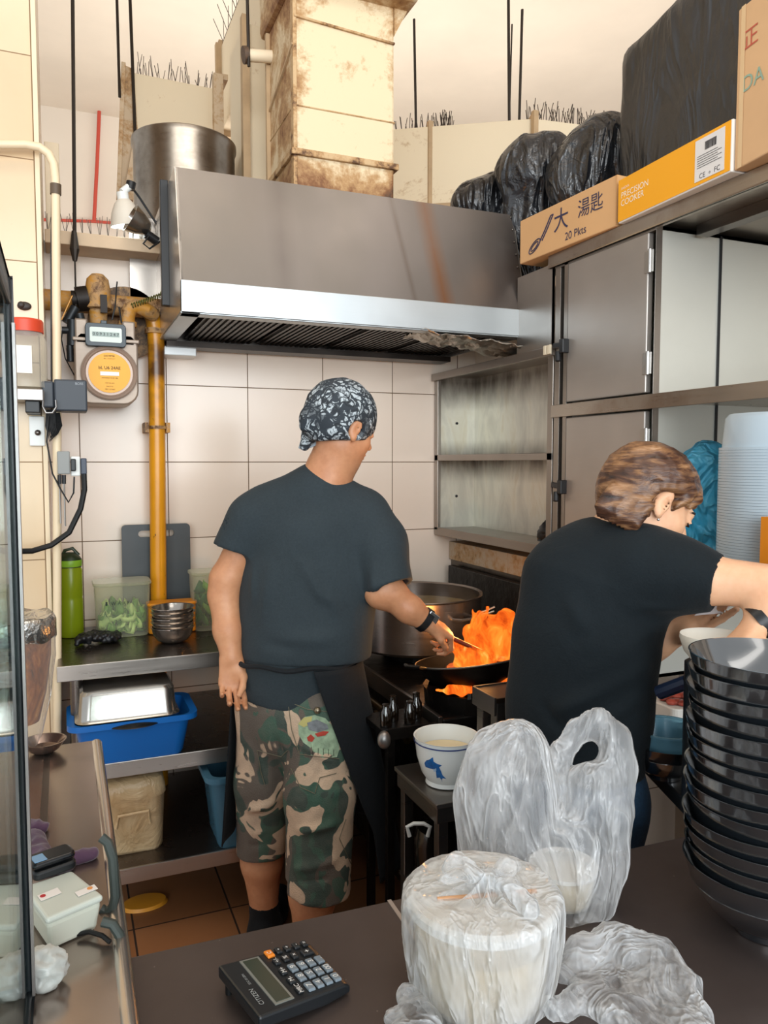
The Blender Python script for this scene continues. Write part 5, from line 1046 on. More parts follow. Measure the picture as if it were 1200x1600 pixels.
def fb(F):
    P_ = [onZ(*q, NZ+.012) for q in ((660, 1600), (612, 1592), (640, 1560), (625, 1640), (700, 1690))]
    F.cone(P_[0], P_[1], .014, .008, k=.02, flat=(0, 0, 1), ratio=.6); F.cone(P_[0], P_[2], .016, .014, k=.02); F.cone(P_[0], P_[3], .014, .014, k=.02); F.cone(P_[3], P_[4], .016, .016, k=.02)
q = onZ(640, 1600, NZ); film_blob('bag_skirt', None, fb, q-V((.10, .12, .01)), q+V((.12, .08, .06)), .004, .004, 30, t2)
# ---- standing carrier bag behind
cb = onZ(868, 1418, NZ); dB = (cb-CAM).dot(_F)
def pb(x, y, dd_=0): return atd(x, y, dB+dd_)
t3 = thing('carrier_bag', 'clear plastic carrier bag standing open with its handles up, behind the soup tub', 'plastic bag', V((cb.x, cb.y, NZ)))
def lobes(F):
    vd = _F
    F.chain([pb(830, 1410), pb(795, 1330), pb(790, 1250), pb(800, 1195), pb(815, 1165)], [.072, .066, .064, .055, .028], k=.03, flat=vd, ratio=.7)
    F.chain([pb(885, 1395), pb(905, 1330), pb(930, 1270), pb(925, 1225)], [.070, .066, .048, .035], k=.012, flat=vd, ratio=.7)
    F.chain([pb(868, 1225, .01), pb(872, 1185, .02), pb(900, 1145, .02), pb(935, 1130, .02), pb(962, 1155, .015), pb(966, 1200, .01), pb(960, 1250)], [.018, .012, .014, .015, .019, .024, .026], k=.014, flat=vd, ratio=.6)
    F.chain([pb(765, 1175), pb(760, 1155), pb(785, 1150)], [.014, .011, .011], k=.01)
film_blob('bag_film', None, lobes, V((cb.x-.2, cb.y-.16, NZ-.01)), V((cb.x+.2, cb.y+.16, 1.15)), .005, .0045, 20, t3)
cc = V((cb.x+.02, cb.y+.01, NZ+.004)); t_ = thing('food_box', 'pale round takeaway box inside the standing clear carrier bag', 'takeaway tub', cc)
obj('tub', MB().lathe([(0, 0), (.040, 0), (.047, .045), (.047, .05)], cc, 40), clear('soup_tub_clear', 'f0ece2', .30, .2, 'eee8dc'), t_, smooth=True)
obj('food', MB().lathe([(0, .002), (.038, .002), (.044, .036), (0, .038)], cc, 36), mat('food_pale', 'd8c8a2', .5, var=.15, vs=30), t_, smooth=True)
obj('lid', MB().lathe([(.047, .046), (.050, .047), (.050, .053), (.04, .052), (0, .052)], cc, 40), clear('soup_lid', 'f2f2f0', .5, .2, 'f0efec'), t_, smooth=True)
# ---- flat bag at the right
def flatb(F):
    g = lambda x, y, h=.02: onZ(x, y, NZ+h)
    F.chain([g(880, 1520), g(915, 1490, .03), g(965, 1478, .035), g(1020, 1500, .03), g(1055, 1545, .025), g(1075, 1600, .02), g(1060, 1660)], [.012, .018, .024, .026, .024, .022, .02], k=.02, flat=(0, 0, 1), ratio=.75)
    F.chain([g(870, 1575), g(920, 1560), g(980, 1590), g(1030, 1620)], [.014, .016, .018, .02], k=.02, flat=(0, 0, 1), ratio=.6)
    F.cone(g(960, 1530, .012), g(1020, 1570, .012), .040, .036, k=.02, flat=(0, 0, 1), ratio=.38)
    F.chain([g(980, 1590), g(1020, 1560), g(1050, 1550)], [.012, .012, .014], k=.02)
q = onZ(980, 1560, NZ); film_blob('loose_bag', 'crumpled clear plastic bag lying flat in front of the black bowls', flatb, q-V((.18, .16, .01)), q+V((.2, .16, .09)), .004, .0045, 26)
# ================================================================== stove, wok, pots
SOOTY = bpy.data.materials.new('sooty_steel'); SOOTY.use_nodes = True; t = NT(SOOTY); t.b.inputs['Metallic'].default_value = .6
t.col(t.ramp(t.noise(6, 6, .7), [(.35, '0b0a09'), (.6, '1b1714'), (.75, '352d27')])); t.b.inputs['Roughness'].default_value = .38; t.bump(t.noise(20, 4), .4, .01)
SX0, SX1, SY0, SY1, SZ = .95, 1.575, 1.86, 2.98, .74
t_ = thing('wok_range', 'soot-blackened wok range in front of the right wall', 'stove', ((SX0+SX1)/2, (SY0+SY1)/2, 0))
obj('range_body', MB().box(SX0, SX1, SY0, SY1, .12, SZ), SOOTY, t_, bevel=.006)
obj('range_back', MB().box(SX1-.03, SX1, SY0, SY1, SZ, 1.0), SOOTY, t_, bevel=.004)
for x in (SX0+.05, SX1-.05):
    for y in (SY0+.05, SY1-.05): obj('leg', MB().cyl((x, y, 0), (x, y, .12), .02), SOOTY, t_)
wc = atd(735, 1030, 2.28)
for (bx, by) in ((wc.x, wc.y), (1.2, 2.55)):
    rg = MB().lathe([(.12, SZ), (.135, SZ), (.14, SZ+.05), (.125, SZ+.05)], (bx, by, 0), 32)
    for k in range(6): a = k*math.pi/3; rg.bar((bx+.06*math.cos(a), by+.06*math.sin(a), SZ+.04), (bx+.14*math.cos(a), by+.14*math.sin(a), SZ+.055), .01, .016)
    obj('burner_ring', rg, SOOTY, t_)
# gas valves and pipe on the side facing the cook
vb = MB().cyl((SX0-.03, SY0+.05, .66), (SX0-.03, SY1-.1, .66), .014)
obj('valve_pipe', vb, mat('oily_brass', '4a3a20', .3, metal=.8, var=.4, vs=30), t_, smooth=True)
for k in range(5):
    y = SY0+.1+k*.2; obj('gas_tap', MB().cyl((SX0-.03, y, .66), (SX0-.07, y, .66), .013).bar((SX0-.07, y-.025, .66), (SX0-.07, y+.025, .67), .01, .012), mat('oily_brass', '4a3a20', .3, metal=.8, var=.4, vs=30), t_, smooth=True)
obj('drip_rail', MB().box(SX0-.012, SX0, SY0, SY1, SZ-.05, SZ+.008), STD, t_, bevel=.002)
# side clutter, oily pots in the shade
for (px, py, r, h, lab) in ((630, 1130, .07, .07, 'oily black pan on the range front, nearest the cook'), (700, 1120, .06, .05, 'small dark pan under the wok flames')):
    p = atd(px, py, 2.1); p.x = max(p.x, SX0-.0)
# ladle knob seen beside apron
t_ = thing('stock_pot', 'large stainless stock pot behind the wok', 'pot', (1.165, 2.50, SZ+.056))
pc = V((1.165, 2.50, SZ+.056)); ph = .98-pc.z
obj('pot_body', MB().lathe([(0, 0), (.225, 0), (.235, .01), (.236, ph-.006), (.243, ph), (.240, ph+.003), (.230, ph-.002), (.229, .02), (0, .012)], pc, 64), steel('pot_steel', '8f8680', .24, stain='3a2c20', ss=4, sa=.4), t_, smooth=True)
for sgn in (-1, 1): obj('handle', MB().tube([pc+V((sgn*.12, -.2*.99, ph-.06)), pc+V((sgn*.12, -.25, ph-.055)), pc+V((sgn*.04, -.275, ph-.055)), pc+V((sgn*.03, -.232, ph-.06))], .006, 8), STG, t_, smooth=True)
obj('broth', MB().lathe([(.229, ph-.05), (0, ph-.05)], pc, 40), mat('broth', '8f7a58', .15), t_, smooth=True)
# wok
WK = mat('wok_iron', '120f0e', .42, metal=.7, var=.4, vs=12, bump=.3, bs=30); Rw = .165
Mw = Matrix.Rotation(R(-7), 3, V((math.cos(YAW), -math.sin(YAW), 0))) @ Matrix.Rotation(R(-7), 3, V((math.sin(YAW), math.cos(YAW), 0)))
t_ = thing('wok', 'black iron wok tilted over the burner with flames leaping inside', 'wok', wc-V((0, 0, .085)))
pw = []
for k in range(13): a = k/12*R(62); pw.append((Rw*math.sin(a)/math.sin(R(62)), -.0+(-math.cos(a)+math.cos(R(62)))*Rw/math.sin(R(62))))
inn = [(r*.985, z+.004) for r, z in pw]
obj('bowl', MB().lathe(pw+[(Rw*1.01, .002)]+inn[::-1], wc, 56, M=Mw), WK, t_, smooth=True)
obj('rim', MB().tube([wc+Mw @ V((Rw*math.cos(a), Rw*math.sin(a), .002)) for a in [2*math.pi*k/56 for k in range(56)]], .003, 8, closed=True), mat('rim_worn', '6a6660', .3, metal=.9), t_, smooth=True)
hd = Mw @ V((-math.cos(R(10)), -.2, .1)); obj('handle', MB().tube([wc+Mw @ V((-Rw*.98, -.03, 0)), wc+Mw @ V((-Rw*1.15, -.05, .01)), wc+Mw @ V((-Rw*1.25, 0, .012)), wc+Mw @ V((-Rw*1.15, .05, .01)), wc+Mw @ V((-Rw*.98, .03, 0))], .006, 8), WK, t_, smooth=True)
tag(obj('stir_fry', jitter(MB().lathe([(.10, -.045), (.09, -.03), (.05, -.02), (0, -.018)], wc+V((.02, 0, 0)), 30), .008, 30), mat('food_brown', '6a3a14', .35, var=.4, vs=40), smooth=True), 'browned stir-fried food in the burning wok', 'food', kind='stuff')
# flames
FL = bpy.data.materials.new('flame'); FL.use_nodes = True; nt = FL.node_tree; t = NT(FL)
em = t.n('ShaderNodeEmission'); tr = t.n('ShaderNodeBsdfTransparent'); mx = t.n('ShaderNodeMixShader'); lw = t.n('ShaderNodeLayerWeight'); lw.inputs[0].default_value = .5
nf = t.noise(15, 4, .6, t.co('Object', (1, 1, .5)), 1.2)
t.l(t.ramp(nf, [(.30, 'c8380a'), (.46, 'f0661a'), (.58, 'ff8a2c'), (.68, 'ffc060')]), em.inputs[0]); em.inputs[1].default_value = 1.25
fa = t.math('MULTIPLY', t.math('SUBTRACT', 1, t.math('POWER', lw.outputs['Facing'], 2.5)), t.ramp(nf, [(.34, .35), (.52, .9)])); t.l(fa, mx.inputs[0]); t.l(tr.outputs[0], mx.inputs[1]); t.l(em.outputs[0], mx.inputs[2]); t.l(mx.outputs[0], nt.nodes['Material Output'].inputs[0])
F = Field(wc-V((.2, .2, .06)), wc+V((.2, .2, .26)), .004); rnd = random.Random(11); D = 2.26
def tongue(pts, rs, d=D): F.chain([atd(x, y, d) for x, y in pts], rs, k=.014)
tongue([(745, 1020), (750, 990), (752, 968), (748, 955)], [.050, .034, .018, .005]); tongue([(765, 1015), (778, 985), (790, 965), (795, 960)], [.050, .040, .022, .006])
tongue([(722, 1025), (714, 1012), (708, 1000)], [.026, .014, .003]); tongue([(790, 1015), (800, 995), (808, 985)], [.03, .018, .004]); tongue([(730, 1035), (760, 1035), (790, 1020)], [.030, .040, .03])
tongue([(768, 1000), (766, 975), (772, 962)], [.024, .014, .004], D+.02); tongue([(735, 1005), (733, 985), (738, 972)], [.02, .012, .003], D-.02)
for (x0, y0, x1, y1, r_) in ((742, 985, 738, 950, .012), (757, 975, 762, 948, .010), (785, 985, 801, 958, .012), (775, 985, 776, 962, .010), (728, 1005, 722, 985, .008), (800, 1000, 809, 978, .008), (715, 1018, 703, 1010, .007)):
    tongue([(x0, y0+12), (x0+2, y0), (x1, y1)], [r_*1.3, r_, .001])
me = drape(F.mesh(), lambda p, n: .012*mnoise.noise(V((p.x*30, p.y*30, p.z*18)))+.008*mnoise.noise(V((p.x*60, p.y*60, p.z*35)))); tag(link('wok_flame', me, FL), 'tall orange flames leaping out of the wok', 'flame', kind='stuff')
F = Field(wc-V((.2, .2, .16)), wc+V((.2, .2, .0)), .004); D = 2.16
tongue([(683, 1078), (700, 1080), (722, 1082), (740, 1080)], [.003, .007, .008, .007], D); tongue([(700, 1072), (720, 1074), (736, 1073)], [.004, .007, .005], D)
tag(link('burner_flame', drape(F.mesh(), lambda p, n: .005*mnoise.noise(V(p)*35)), FL), 'low orange burner flame under the wok', 'flame', kind='stuff')
F = Field(atd(785, 1060, 2.2)-V((.06, .06, .05)), atd(785, 1060, 2.2)+V((.06, .06, .06)), .003); tongue([(780, 1068), (788, 1062), (796, 1050)], [.006, .006, .002], 2.2); tongue([(770, 1072), (784, 1066)], [.003, .005], 2.2)
tag(link('burner_flame', F.mesh(), FL), 'tiny flame lick at the right under the wok rim', 'flame', kind='stuff')
l = bpy.data.lights.new('flame_glow', 'POINT'); l.energy = 7; l.color = (1, .45, .12); l.shadow_soft_size = .07; lo_ = bpy.data.objects.new('flame_glow', l); C.objects.link(lo_); lo_.location = wc+V((0, 0, .07))
# spatula
s0, s1, s2 = atd(690, 985, 2.215), atd(708, 998, 2.215), atd(772, 1027, 2.23)
t_ = thing('wok_ladle', 'wooden-handled ladle held by the cook in the flaming wok', 'ladle', s2)
obj('handle', MB().tube([atd(676, 977, 2.21), s1, s2], [.007, .007, .006], 10), mat('red_wood', '7a2c18', .35), t_, smooth=True)
obj('ladle_head', MB().lathe([(0, -.018), (.02, -.012), (.034, .004), (.032, .004), (.018, -.009), (0, -.015)], s2+V((.02, .01, -.012)), 28), STD, t_, smooth=True)
# small steel tongs / skimmer wires behind flame
tag(obj('wire_skimmer', MB().tube([atd(745, 965, 2.45), atd(752, 956, 2.45), atd(762, 953, 2.45), atd(773, 948, 2.45)], .003, 6).tube([atd(752, 960, 2.45), atd(764, 958, 2.45), atd(772, 955, 2.45)], .003, 6).tube([atd(745, 965, 2.45), atd(742, 995, 2.45), atd(742, 1040, 2.5)], .003, 6), ST, smooth=True), 'steel wire skimmer behind the flames', 'skimmer')
# oily bottles and taps glinting beside the cook
for k, (px, py, r, h) in enumerate(((604, 1118, .022, .08), (625, 1112, .018, .10), (648, 1108, .024, .09), (668, 1120, .02, .07))):
    p = atd(px, py, 2.12); z0 = .60
    pass
t_ = thing('sauce_tray', 'dark tray of oily utensils beside the range, between apron and dolphin bowl', 'tray', (.83, 2.02, .60))
q0 = atd(640, 1150, 2.05); zt_ = q0.z; q0.y += .10
obj('tray', MB().box(q0.x-.06, q0.x+.09, q0.y-.08, q0.y+.10, zt_-.01, zt_+.006).box(q0.x-.06, q0.x+.09, q0.y-.084, q0.y-.078, zt_-.012, zt_+.02), SOOTY, t_, bevel=.002)
obj('tray_stand', MB().box(q0.x-.05, q0.x-.03, q0.y-.07, q0.y-.05, 0, zt_).box(q0.x+.06, q0.x+.08, q0.y-.07, q0.y-.05, 0, zt_).box(q0.x-.05, q0.x-.03, q0.y+.07, q0.y+.09, 0, zt_).box(q0.x+.06, q0.x+.08, q0.y+.07, q0.y+.09, 0, zt_), SOOTY, t_)
OIL = mat('oily_glass', '140d06', .1, spec=.9, coat=.8)
ls = ('leftmost', 'second from the left', 'third from the left', 'rightmost')
for k in range(4):
    p = V((q0.x-.035+.036*k, q0.y+.035*(k % 2)-.02, zt_+.007)); tag(obj('sauce_jar', MB().lathe([(0, 0), (.016, 0), (.017, .04), (.010, .052), (.010, .060+.01*(k % 2)), (0, .060+.01*(k % 2))], p, 20), OIL, smooth=True), 'small oily dark jar on the tray beside the range, %s of four' % ls[k], 'jar', 'oily jars on the dark tray')
tag(obj('round_knob', MB().ell(atd(600, 1156, 2.02), .018, .018, .024), STG, smooth=True), 'small shiny steel float just right of the apron edge', 'knob')
# ---- narrow table beside the woman
c1 = onZ(740, 1073, .92); t_ = thing('side_table', 'narrow steel table with a square leg just left of the woman', 'table', (c1.x+.27, 1.52, 0))
obj('tabletop', MB().box(c1.x, c1.x+.27, 1.465, c1.y, .908, .92), steel('warm_steel', '5c4c40', .3), t_, bevel=.002); obj('rim', MB().box(c1.x-.004, c1.x+.002, 1.465, c1.y, .88, .922).box(c1.x, c1.x+.27, c1.y-.004, c1.y+.002, .88, .922), STD, t_, bevel=.001)
for x in (c1.x+.005, c1.x+.24):
    for y in (1.468, c1.y-.035): obj('leg', MB().box(x, x+.028, y, y+.028, 0, .908), STD, t_, bevel=.002)
# ---- small low table with dolphin bowl
c2 = onZ(682, 1258, .65); t_ = thing('low_table', 'low steel table holding the dolphin bowl', 'table', (c2.x+.15, c2.y+.12, 0))
obj('tabletop', MB().box(c2.x, c2.x+.34, c2.y, c2.y+.25, .638, .65), steel('low_top', '8c857e', .3), t_, bevel=.002); obj('apron_rail', MB().box(c2.x+.004, c2.x+.336, c2.y+.004, c2.y+.24, .60, .638), STD, t_, bevel=.002)
for x in (c2.x+.012, c2.x+.30):
    for y in (c2.y+.012, c2.y+.21): obj('leg', MB().box(x, x+.026, y, y+.026, 0, .6), STD, t_, bevel=.002)
obj('low_shelf', MB().box(c2.x+.01, c2.x+.33, c2.y+.01, c2.y+.24, .36, .37), STD, t_)
bc_ = onZ(697, 1222, .65)+V((0, .0, .001)); t_ = thing('dolphin_bowl', 'white enamel bowl with a blue leaping fish motif on the low table', 'bowl', bc_)
WE = mat('white_enamel', 'e2e6e4', .2, spec=.6); rp = [(0, .004), (.045, .004), (.048, 0), (.052, .002), (.050, .012), (.062, .03), (.074, .07), (.080, .118), (.082, .120), (.078, .119), (.070, .07), (.056, .03), (0, .016)]
obj('bowl_body', MB().lathe(rp, bc_, 56), WE, t_, smooth=True)
obj('blue_line', MB().lathe([(.0803, .108), (.0812, .108), (.0815, .111), (.0806, .111)], bc_, 56), mat('blue_line', '2d3f78', .3), t_)
obj('oil', MB().lathe([(.0705, .082), (0, .082)], bc_, 40), mat('oil_pale', 'd8c49a', .12), t_)
def rad(z):
    for (r0_, z0_), (r1_, z1_) in zip(rp[4:8], rp[5:9]):
        if z0_ <= z <= z1_: return r0_+(r1_-r0_)*(z-z0_)/(z1_-z0_)
    return .07
ang0 = math.atan2(CAM.y-bc_.y, CAM.x-bc_.x)
def onbowl(u, v):   # u metres to the viewer's right along the wall, v height
    a = ang0+u/.072; r = rad(v)+.0006; return bc_+V((r*math.cos(a), r*math.sin(a), v))
def decal(pts, uo, vo, s, name, m, par, N=10):
    mb = MB(); cx_ = sum(p[0] for p in pts)/len(pts); cy_ = sum(p[1] for p in pts)/len(pts); n = len(pts); vs = []
    for k in range(5):
        f = 1-k/4.0
        for p in pts: vs.append(onbowl(uo+(cx_+(p[0]-cx_)*f)*s, vo+(cy_+(p[1]-cy_)*f)*s))
    return obj(name, MB().add(vs, [(k*n+i, k*n+(i+1) % n, (k+1)*n+(i+1) % n, (k+1)*n+i) for k in range(4) for i in range(n)]), m, par)
fish = [(-1, .55), (-.75, .85), (-.45, 1.0), (-.1, 1.3), (-.12, .95), (.25, .78), (.62, .72), (.35, .55), (.5, .2), (.62, -.2), (.95, -.55), (.62, -.48), (.55, -.85), (.38, -.45), (.05, -.55), (.28, -.2), (.1, .05), (-.3, .25), (-.7, .3), (-.98, .2)]
FX = [(-x, y) for x, y in fish]
decal(fish, -.028, .050, .030, 'fish_motif', mat('fish_blue', '1d5fa0', .3, var=.4, vs=60), t_)
decal([(-.2, .3), (.1, .5), (.12, .2), (-.15, .05)], -.028, .048, .028, 'fish_highlight', mat('fish_white', 'a8c4dc', .3), t_)
pq = V((c2.x+.075, c2.y+.10, .371)); t_ = thing('lidded_pot', 'dark pot with pale side handles on the shelf under the low table', 'pot', pq)
obj('pot_body', MB().lathe([(0, 0), (.06, 0), (.075, .03), (.078, .14), (.07, .17), (.03, .185), (0, .19)], pq, 40), steel('dark_pot', '3c3a38', .15), t_, smooth=True)
vr = V((math.cos(YAW), -math.sin(YAW), 0))
for sg in (-1, 1):
    hp = pq+vr*sg*.07+V((-.02, -.05, .17)); obj('handle', MB().tube([hp+vr*(-.022), hp+vr*(-.028)+V((0, 0, .024)), hp+vr*(-.012)+V((0, 0, .032)), hp+vr*.012+V((0, 0, .032)), hp+vr*.028+V((0, 0, .024)), hp+vr*.022], .005, 8), mat('pale_handle', 'c4c6c4', .3), t_, smooth=True)
# ---- woman's work counter
g1, g2 = onZ(1000, 1180, .80), onZ(1075, 1256, .80)
t_ = thing('work_counter', 'steel work counter in front of the woman at the right', 'counter', (1.55, 1.4, 0))
dg = (g1-g2).normalized(); g1b = g1+dg*.25; 
obj('counter_top', MB().prism([V((g2.x, g2.y, .77)), V((2.03, g2.y-.04, .77)), V((2.03, 1.655, .77)), V((g1.x+.12, 1.655, .77)), V((g1.x, g1.y, .77))], (0, 0, .03)), steel('work_top', '6a6c6e', .3), t_, bevel=.003)
obj('leg', MB().box(1.98, 2.01, 1.2, 1.23, 0, .77), STD, t_); obj('leg', MB().box(g2.x+.12, g2.x+.15, g2.y+.02, g2.y+.05, 0, .77), STD, t_); obj('leg', MB().box(g1.x+.14, g1.x+.17, 1.6, 1.63, 0, .77), STD, t_); obj('leg', MB().box(1.98, 2.01, 1.6, 1.63, 0, .77), STD, t_)
cb2 = onZ(1055, 1222, .80)+V((0, .03, .001)); k_ = .72
q = b0.copy(); C.objects.link(q); q.location = cb2; q.scale = (.80, .80, .80); q['label'] = 'black bowl on the work counter holding a translucent blue tub'; q['category'] = 'bowl'
if 'group' in q: del q['group']
TUBC = clear('blue_tub', '86b8cc', .55, .2, '7fb0c4')
tag(obj('blue_tub', MB().lathe([(0, .0), (.055, .0), (.058, .004), (.070, .055), (.074, .056), (.0745, .060), (.069, .060)], cb2+V((0, 0, .045)), 44), TUBC, smooth=True), 'translucent blue round tub set in the black bowl', 'tub')
p = atd(1010, 1115, 1.72); tag(obj('clear_tub', MB().lathe([(0, .0), (.058, .0), (.068, .06), (.072, .062)], V((p.x, p.y, .801)), 40), clear('grey_tub', 'c4ccd0', .35, .2, 'a8b4ba'), smooth=True), 'clear round tub behind the blue one, next to the woman', 'tub')
p = onZ(1045, 1108, .80); RP = mat('red_food', '8a3a2c', .35, var=.5, vs=50, bump=.4, bs=60)
t_ = thing('sliced_meat_tray', 'tray of red sliced food on the work counter behind the tubs', 'tray', V((p.x+.03, p.y-.02, .80)))
pp = V((p.x+.03, p.y-.04, .801)); obj('tray', MB().prism([pp+V((u, v, 0)) for u, v in rrect(.20, .12, .02)], (0, 0, .035)), mat('tray_white', 'c8c4bc', .4), t_, bevel=.003)
mb = MB(); rnd = random.Random(8)
for k in range(24): mb.ell(pp+V((rnd.uniform(-.08, .08), rnd.uniform(-.045, .045), .042)), .018, .013, .008, 10, 6)
tag(obj('sliced_food', mb, RP, t_, smooth=True), None, None, kind='stuff')
p = atd(1118, 995, 1.40); zc_ = p.z; cc = V((p.x, p.y, 0)); 
tag(obj('dark_canister', MB().lathe([(0, .801), (.050, .801), (.052, .81), (.052, zc_-.05), (.046, zc_-.046), (0, zc_-.046)], cc, 36), mat('canister_dark', '1a1f24', .35), smooth=True), 'dark canister under the white bowl, behind the black bowl stack', 'canister')
t_ = thing('white_bowl', 'white bowl rim showing behind the black bowl stack under the woman\'s hands', 'bowl', V((p.x, p.y, zc_-.045)))
obj('bowl_body', MB().lathe([(0, zc_-.045), (.040, zc_-.045), (.054, zc_-.028), (.062, zc_-.004), (.061, zc_+.004), (.056, zc_), (.045, zc_-.024), (0, zc_-.036)], cc, 40), mat('ivory_bowl', 'dcd8cc', .35), t_, smooth=True)
tag(obj('navy_pan_handle', MB().tube([atd(1030, 1082, 1.5), atd(1075, 1065, 1.45)], .014, 10), mat('navy', '1a2740', .4), smooth=True), 'dark blue handle between the woman and the bowl stack', 'handle')
# ================================================================== people
def skin_mat(name, c1, c2, c3):
    m = bpy.data.materials.new(name); m.use_nodes = True; t = NT(m)
    f = t.math('ADD', t.math('MULTIPLY', t.noise(7, 3), .7), t.math('MULTIPLY', t.noise(60, 3), .3)); t.col(t.ramp(f, [(.35, c1), (.5, c2), (.65, c3)]))
    t.b.inputs['Roughness'].default_value = .48; t.b.inputs['Subsurface Weight'].default_value = .12; t.b.inputs['Subsurface Radius'].default_value = (1, .35, .2); t.b.inputs['Subsurface Scale'].default_value = .012
    t.bump(t.noise(140, 2), .08, .001); return m
SKM = skin_mat('skin_tan', 'b87e5a', 'c68c66', 'cf9872'); SKW = skin_mat('skin_light', 'd09c78', 'dbaa86', 'e2b492')
def frame3(fwd, up):
    f = V(fwd).normalized(); r = f.cross(V(up)).normalized(); u = r.cross(f).normalized(); return r, f, u
def head(F, c, fwd, up, s=1.0, ears=(1, -1), fem=False):
    r, f, u = frame3(fwd, up); A = Matrix((r, f, u)).transposed()
    def P(x, y, z): return V(c)+(r*x+f*y+u*z)*s
    def E(x, y, z, a, b, d, k=.015, op='u', M=None): F.ell(P(x, y, z), (a*s, b*s, d*s), M=A if M is None else A @ M, k=k*s, op=op)
    E(0, -.014, .035, .076, .095, .088); E(0, .03, -.028, .060, .062, .086, .03); E(0, .048, -.086, .034, .034, .028, .025); E(0, .01, -.05, .056, .06, .05, .03)
    for q in (1, -1):
        E(q*.036, .055, -.028, .026, .026, .028, .02); E(q*.031, .097, .002, .015, .013, .011, .012, 'sub'); E(q*.031, .079, .001, .013, .012, .012, .004); E(q*.031, .090, -.0, .014, .004, .0045, .003)
        E(q*.012, .094, -.031, .008, .009, .007, .005)
    F.cone(P(-.032, .083, .019), P(.032, .083, .019), .011*s, k=.012*s); F.cone(P(0, .090, .008), P(0, .112, -.026), .007*s, .010*s, k=.010*s)
    E(0, .093, -.054, .021, .010, .0055, .004); E(0, .091, -.065, .018, .011, .006, .004); F.cone(P(-.018, .096, -.0595), P(.018, .096, -.0595), .002*s, k=.003*s, op='sub')
    for q in ears:
        M = Matrix.Rotation(q*R(-18), 3, 'Z') @ Matrix.Rotation(R(-10), 3, 'X')
        E(q*.079, -.006, -.006, .007, .019, .032, .006, M=M); E(q*.077, -.002, -.034, .007, .009, .011, .005); E(q*.085, .000, -.006, .0045, .009, .016, .005, 'sub', M=M); 
    return P, A
def hand(F, wrist, d, palm, thumb, curl=(20, 25, 30, 35), tcurl=20, s=1.0, spread=4, wr=.024, tang=42):
    """wrist point, d = direction of the fingers, palm = normal out of the palm, thumb = +1/-1 side"""
    d = V(d).normalized(); n = V(palm).normalized(); n = (n-d*n.dot(d)).normalized(); x = d.cross(n).normalized()*thumb; w = V(wrist)
    kn = [w+d*.088*s+x*.030*s, w+d*.092*s+x*.010*s, w+d*.086*s-x*.010*s, w+d*.076*s-x*.029*s]
    for i, k in enumerate(kn): F.cone(w+d*.012*s+x*(.014-.009*i)*s, k, wr*.72, .0115*s, k=.014*s, flat=n, ratio=.8)
    F.ell(w+d*.04*s+x*.018*s+n*.008*s, (.018*s, .026*s, .014*s), M=Matrix((x, d, n)).transposed(), k=.014*s)
    L = ((.044, .026, .021), (.048, .030, .022), (.044, .028, .021), (.034, .021, .018)); rr = (.0092, .0095, .009, .0078)
    for i, k in enumerate(kn):
        p = k; a = 0; dd = (d+x*math.tan(R(spread*(1.5-i)))).normalized()
        for j in range(3):
            a += R(curl[i])*(1, 1.15, .8)[j]; v = dd*math.cos(a)+n*math.sin(a); q = p+v*L[i][j]*s; r0 = rr[i]*s*(1-.10*j); F.cone(p, q, r0, r0*.92, k=.0035*s); p = q
    b = w+d*.022*s+x*.022*s+n*.006*s; v = (d*math.cos(R(tang))+x*math.sin(R(tang))+n*.3).normalized(); p = b; r0 = .0125*s
    for j, l in enumerate((.042, .032, .026)):
        v2 = (v-x*math.sin(R(tcurl*j))*.9+n*math.sin(R(tcurl*j))*.3).normalized(); q = p+v2*l*s; F.cone(p, q, r0, r0*.88, k=.006*s); p = q; r0 *= .88
    return w
def cloth_mat(name, c, var=.15, rough=.85, bs=700, vs=5):
    m = bpy.data.materials.new(name); m.use_nodes = True; t = NT(m); cc = lin(c)
    f = t.math('ADD', t.math('MULTIPLY', t.noise(vs, 4), .6), t.math('MULTIPLY', t.noise(160, 2), .4))
    t.col(t.ramp(f, [(.35, tuple(x*(1-var) for x in cc[:3])), (.65, tuple(x*(1+var) for x in cc[:3]))])); t.b.inputs['Roughness'].default_value = rough; t.b.inputs['Specular IOR Level'].default_value = .25
    t.b.inputs['Sheen Weight'].default_value = .04; t.b.inputs['Sheen Roughness'].default_value = .5
    t.bump(t.math('ADD', t.math('MULTIPLY', t.noise(260, 2), .15), t.noise(9, 4, .5, None, .8)), .35, .012); return m
def folds(me, lines, base=.0, sc=8, seed=1):
    """lines: (a, b, width, height) soft ridges following a->b"""
    L = [(V(a), V(b), w, h) for a, b, w, h in lines]
    def fn(p, n):
        s = base*mnoise.noise(V((p.x*sc, p.y*sc, p.z*sc*.6))+V((seed, 0, 0)))
        for a, b, w, h in L:
            ab = b-a; t_ = max(0, min(1, (p-a).dot(ab)/ab.length_squared)); q = (p-a-ab*t_).length
            if q < w*2.5: s += 1.6*h*math.exp(-(q/w)**2)*math.sin(math.pi*min(1, .15+.85*t_))
        return s
    return drape(me, fn)
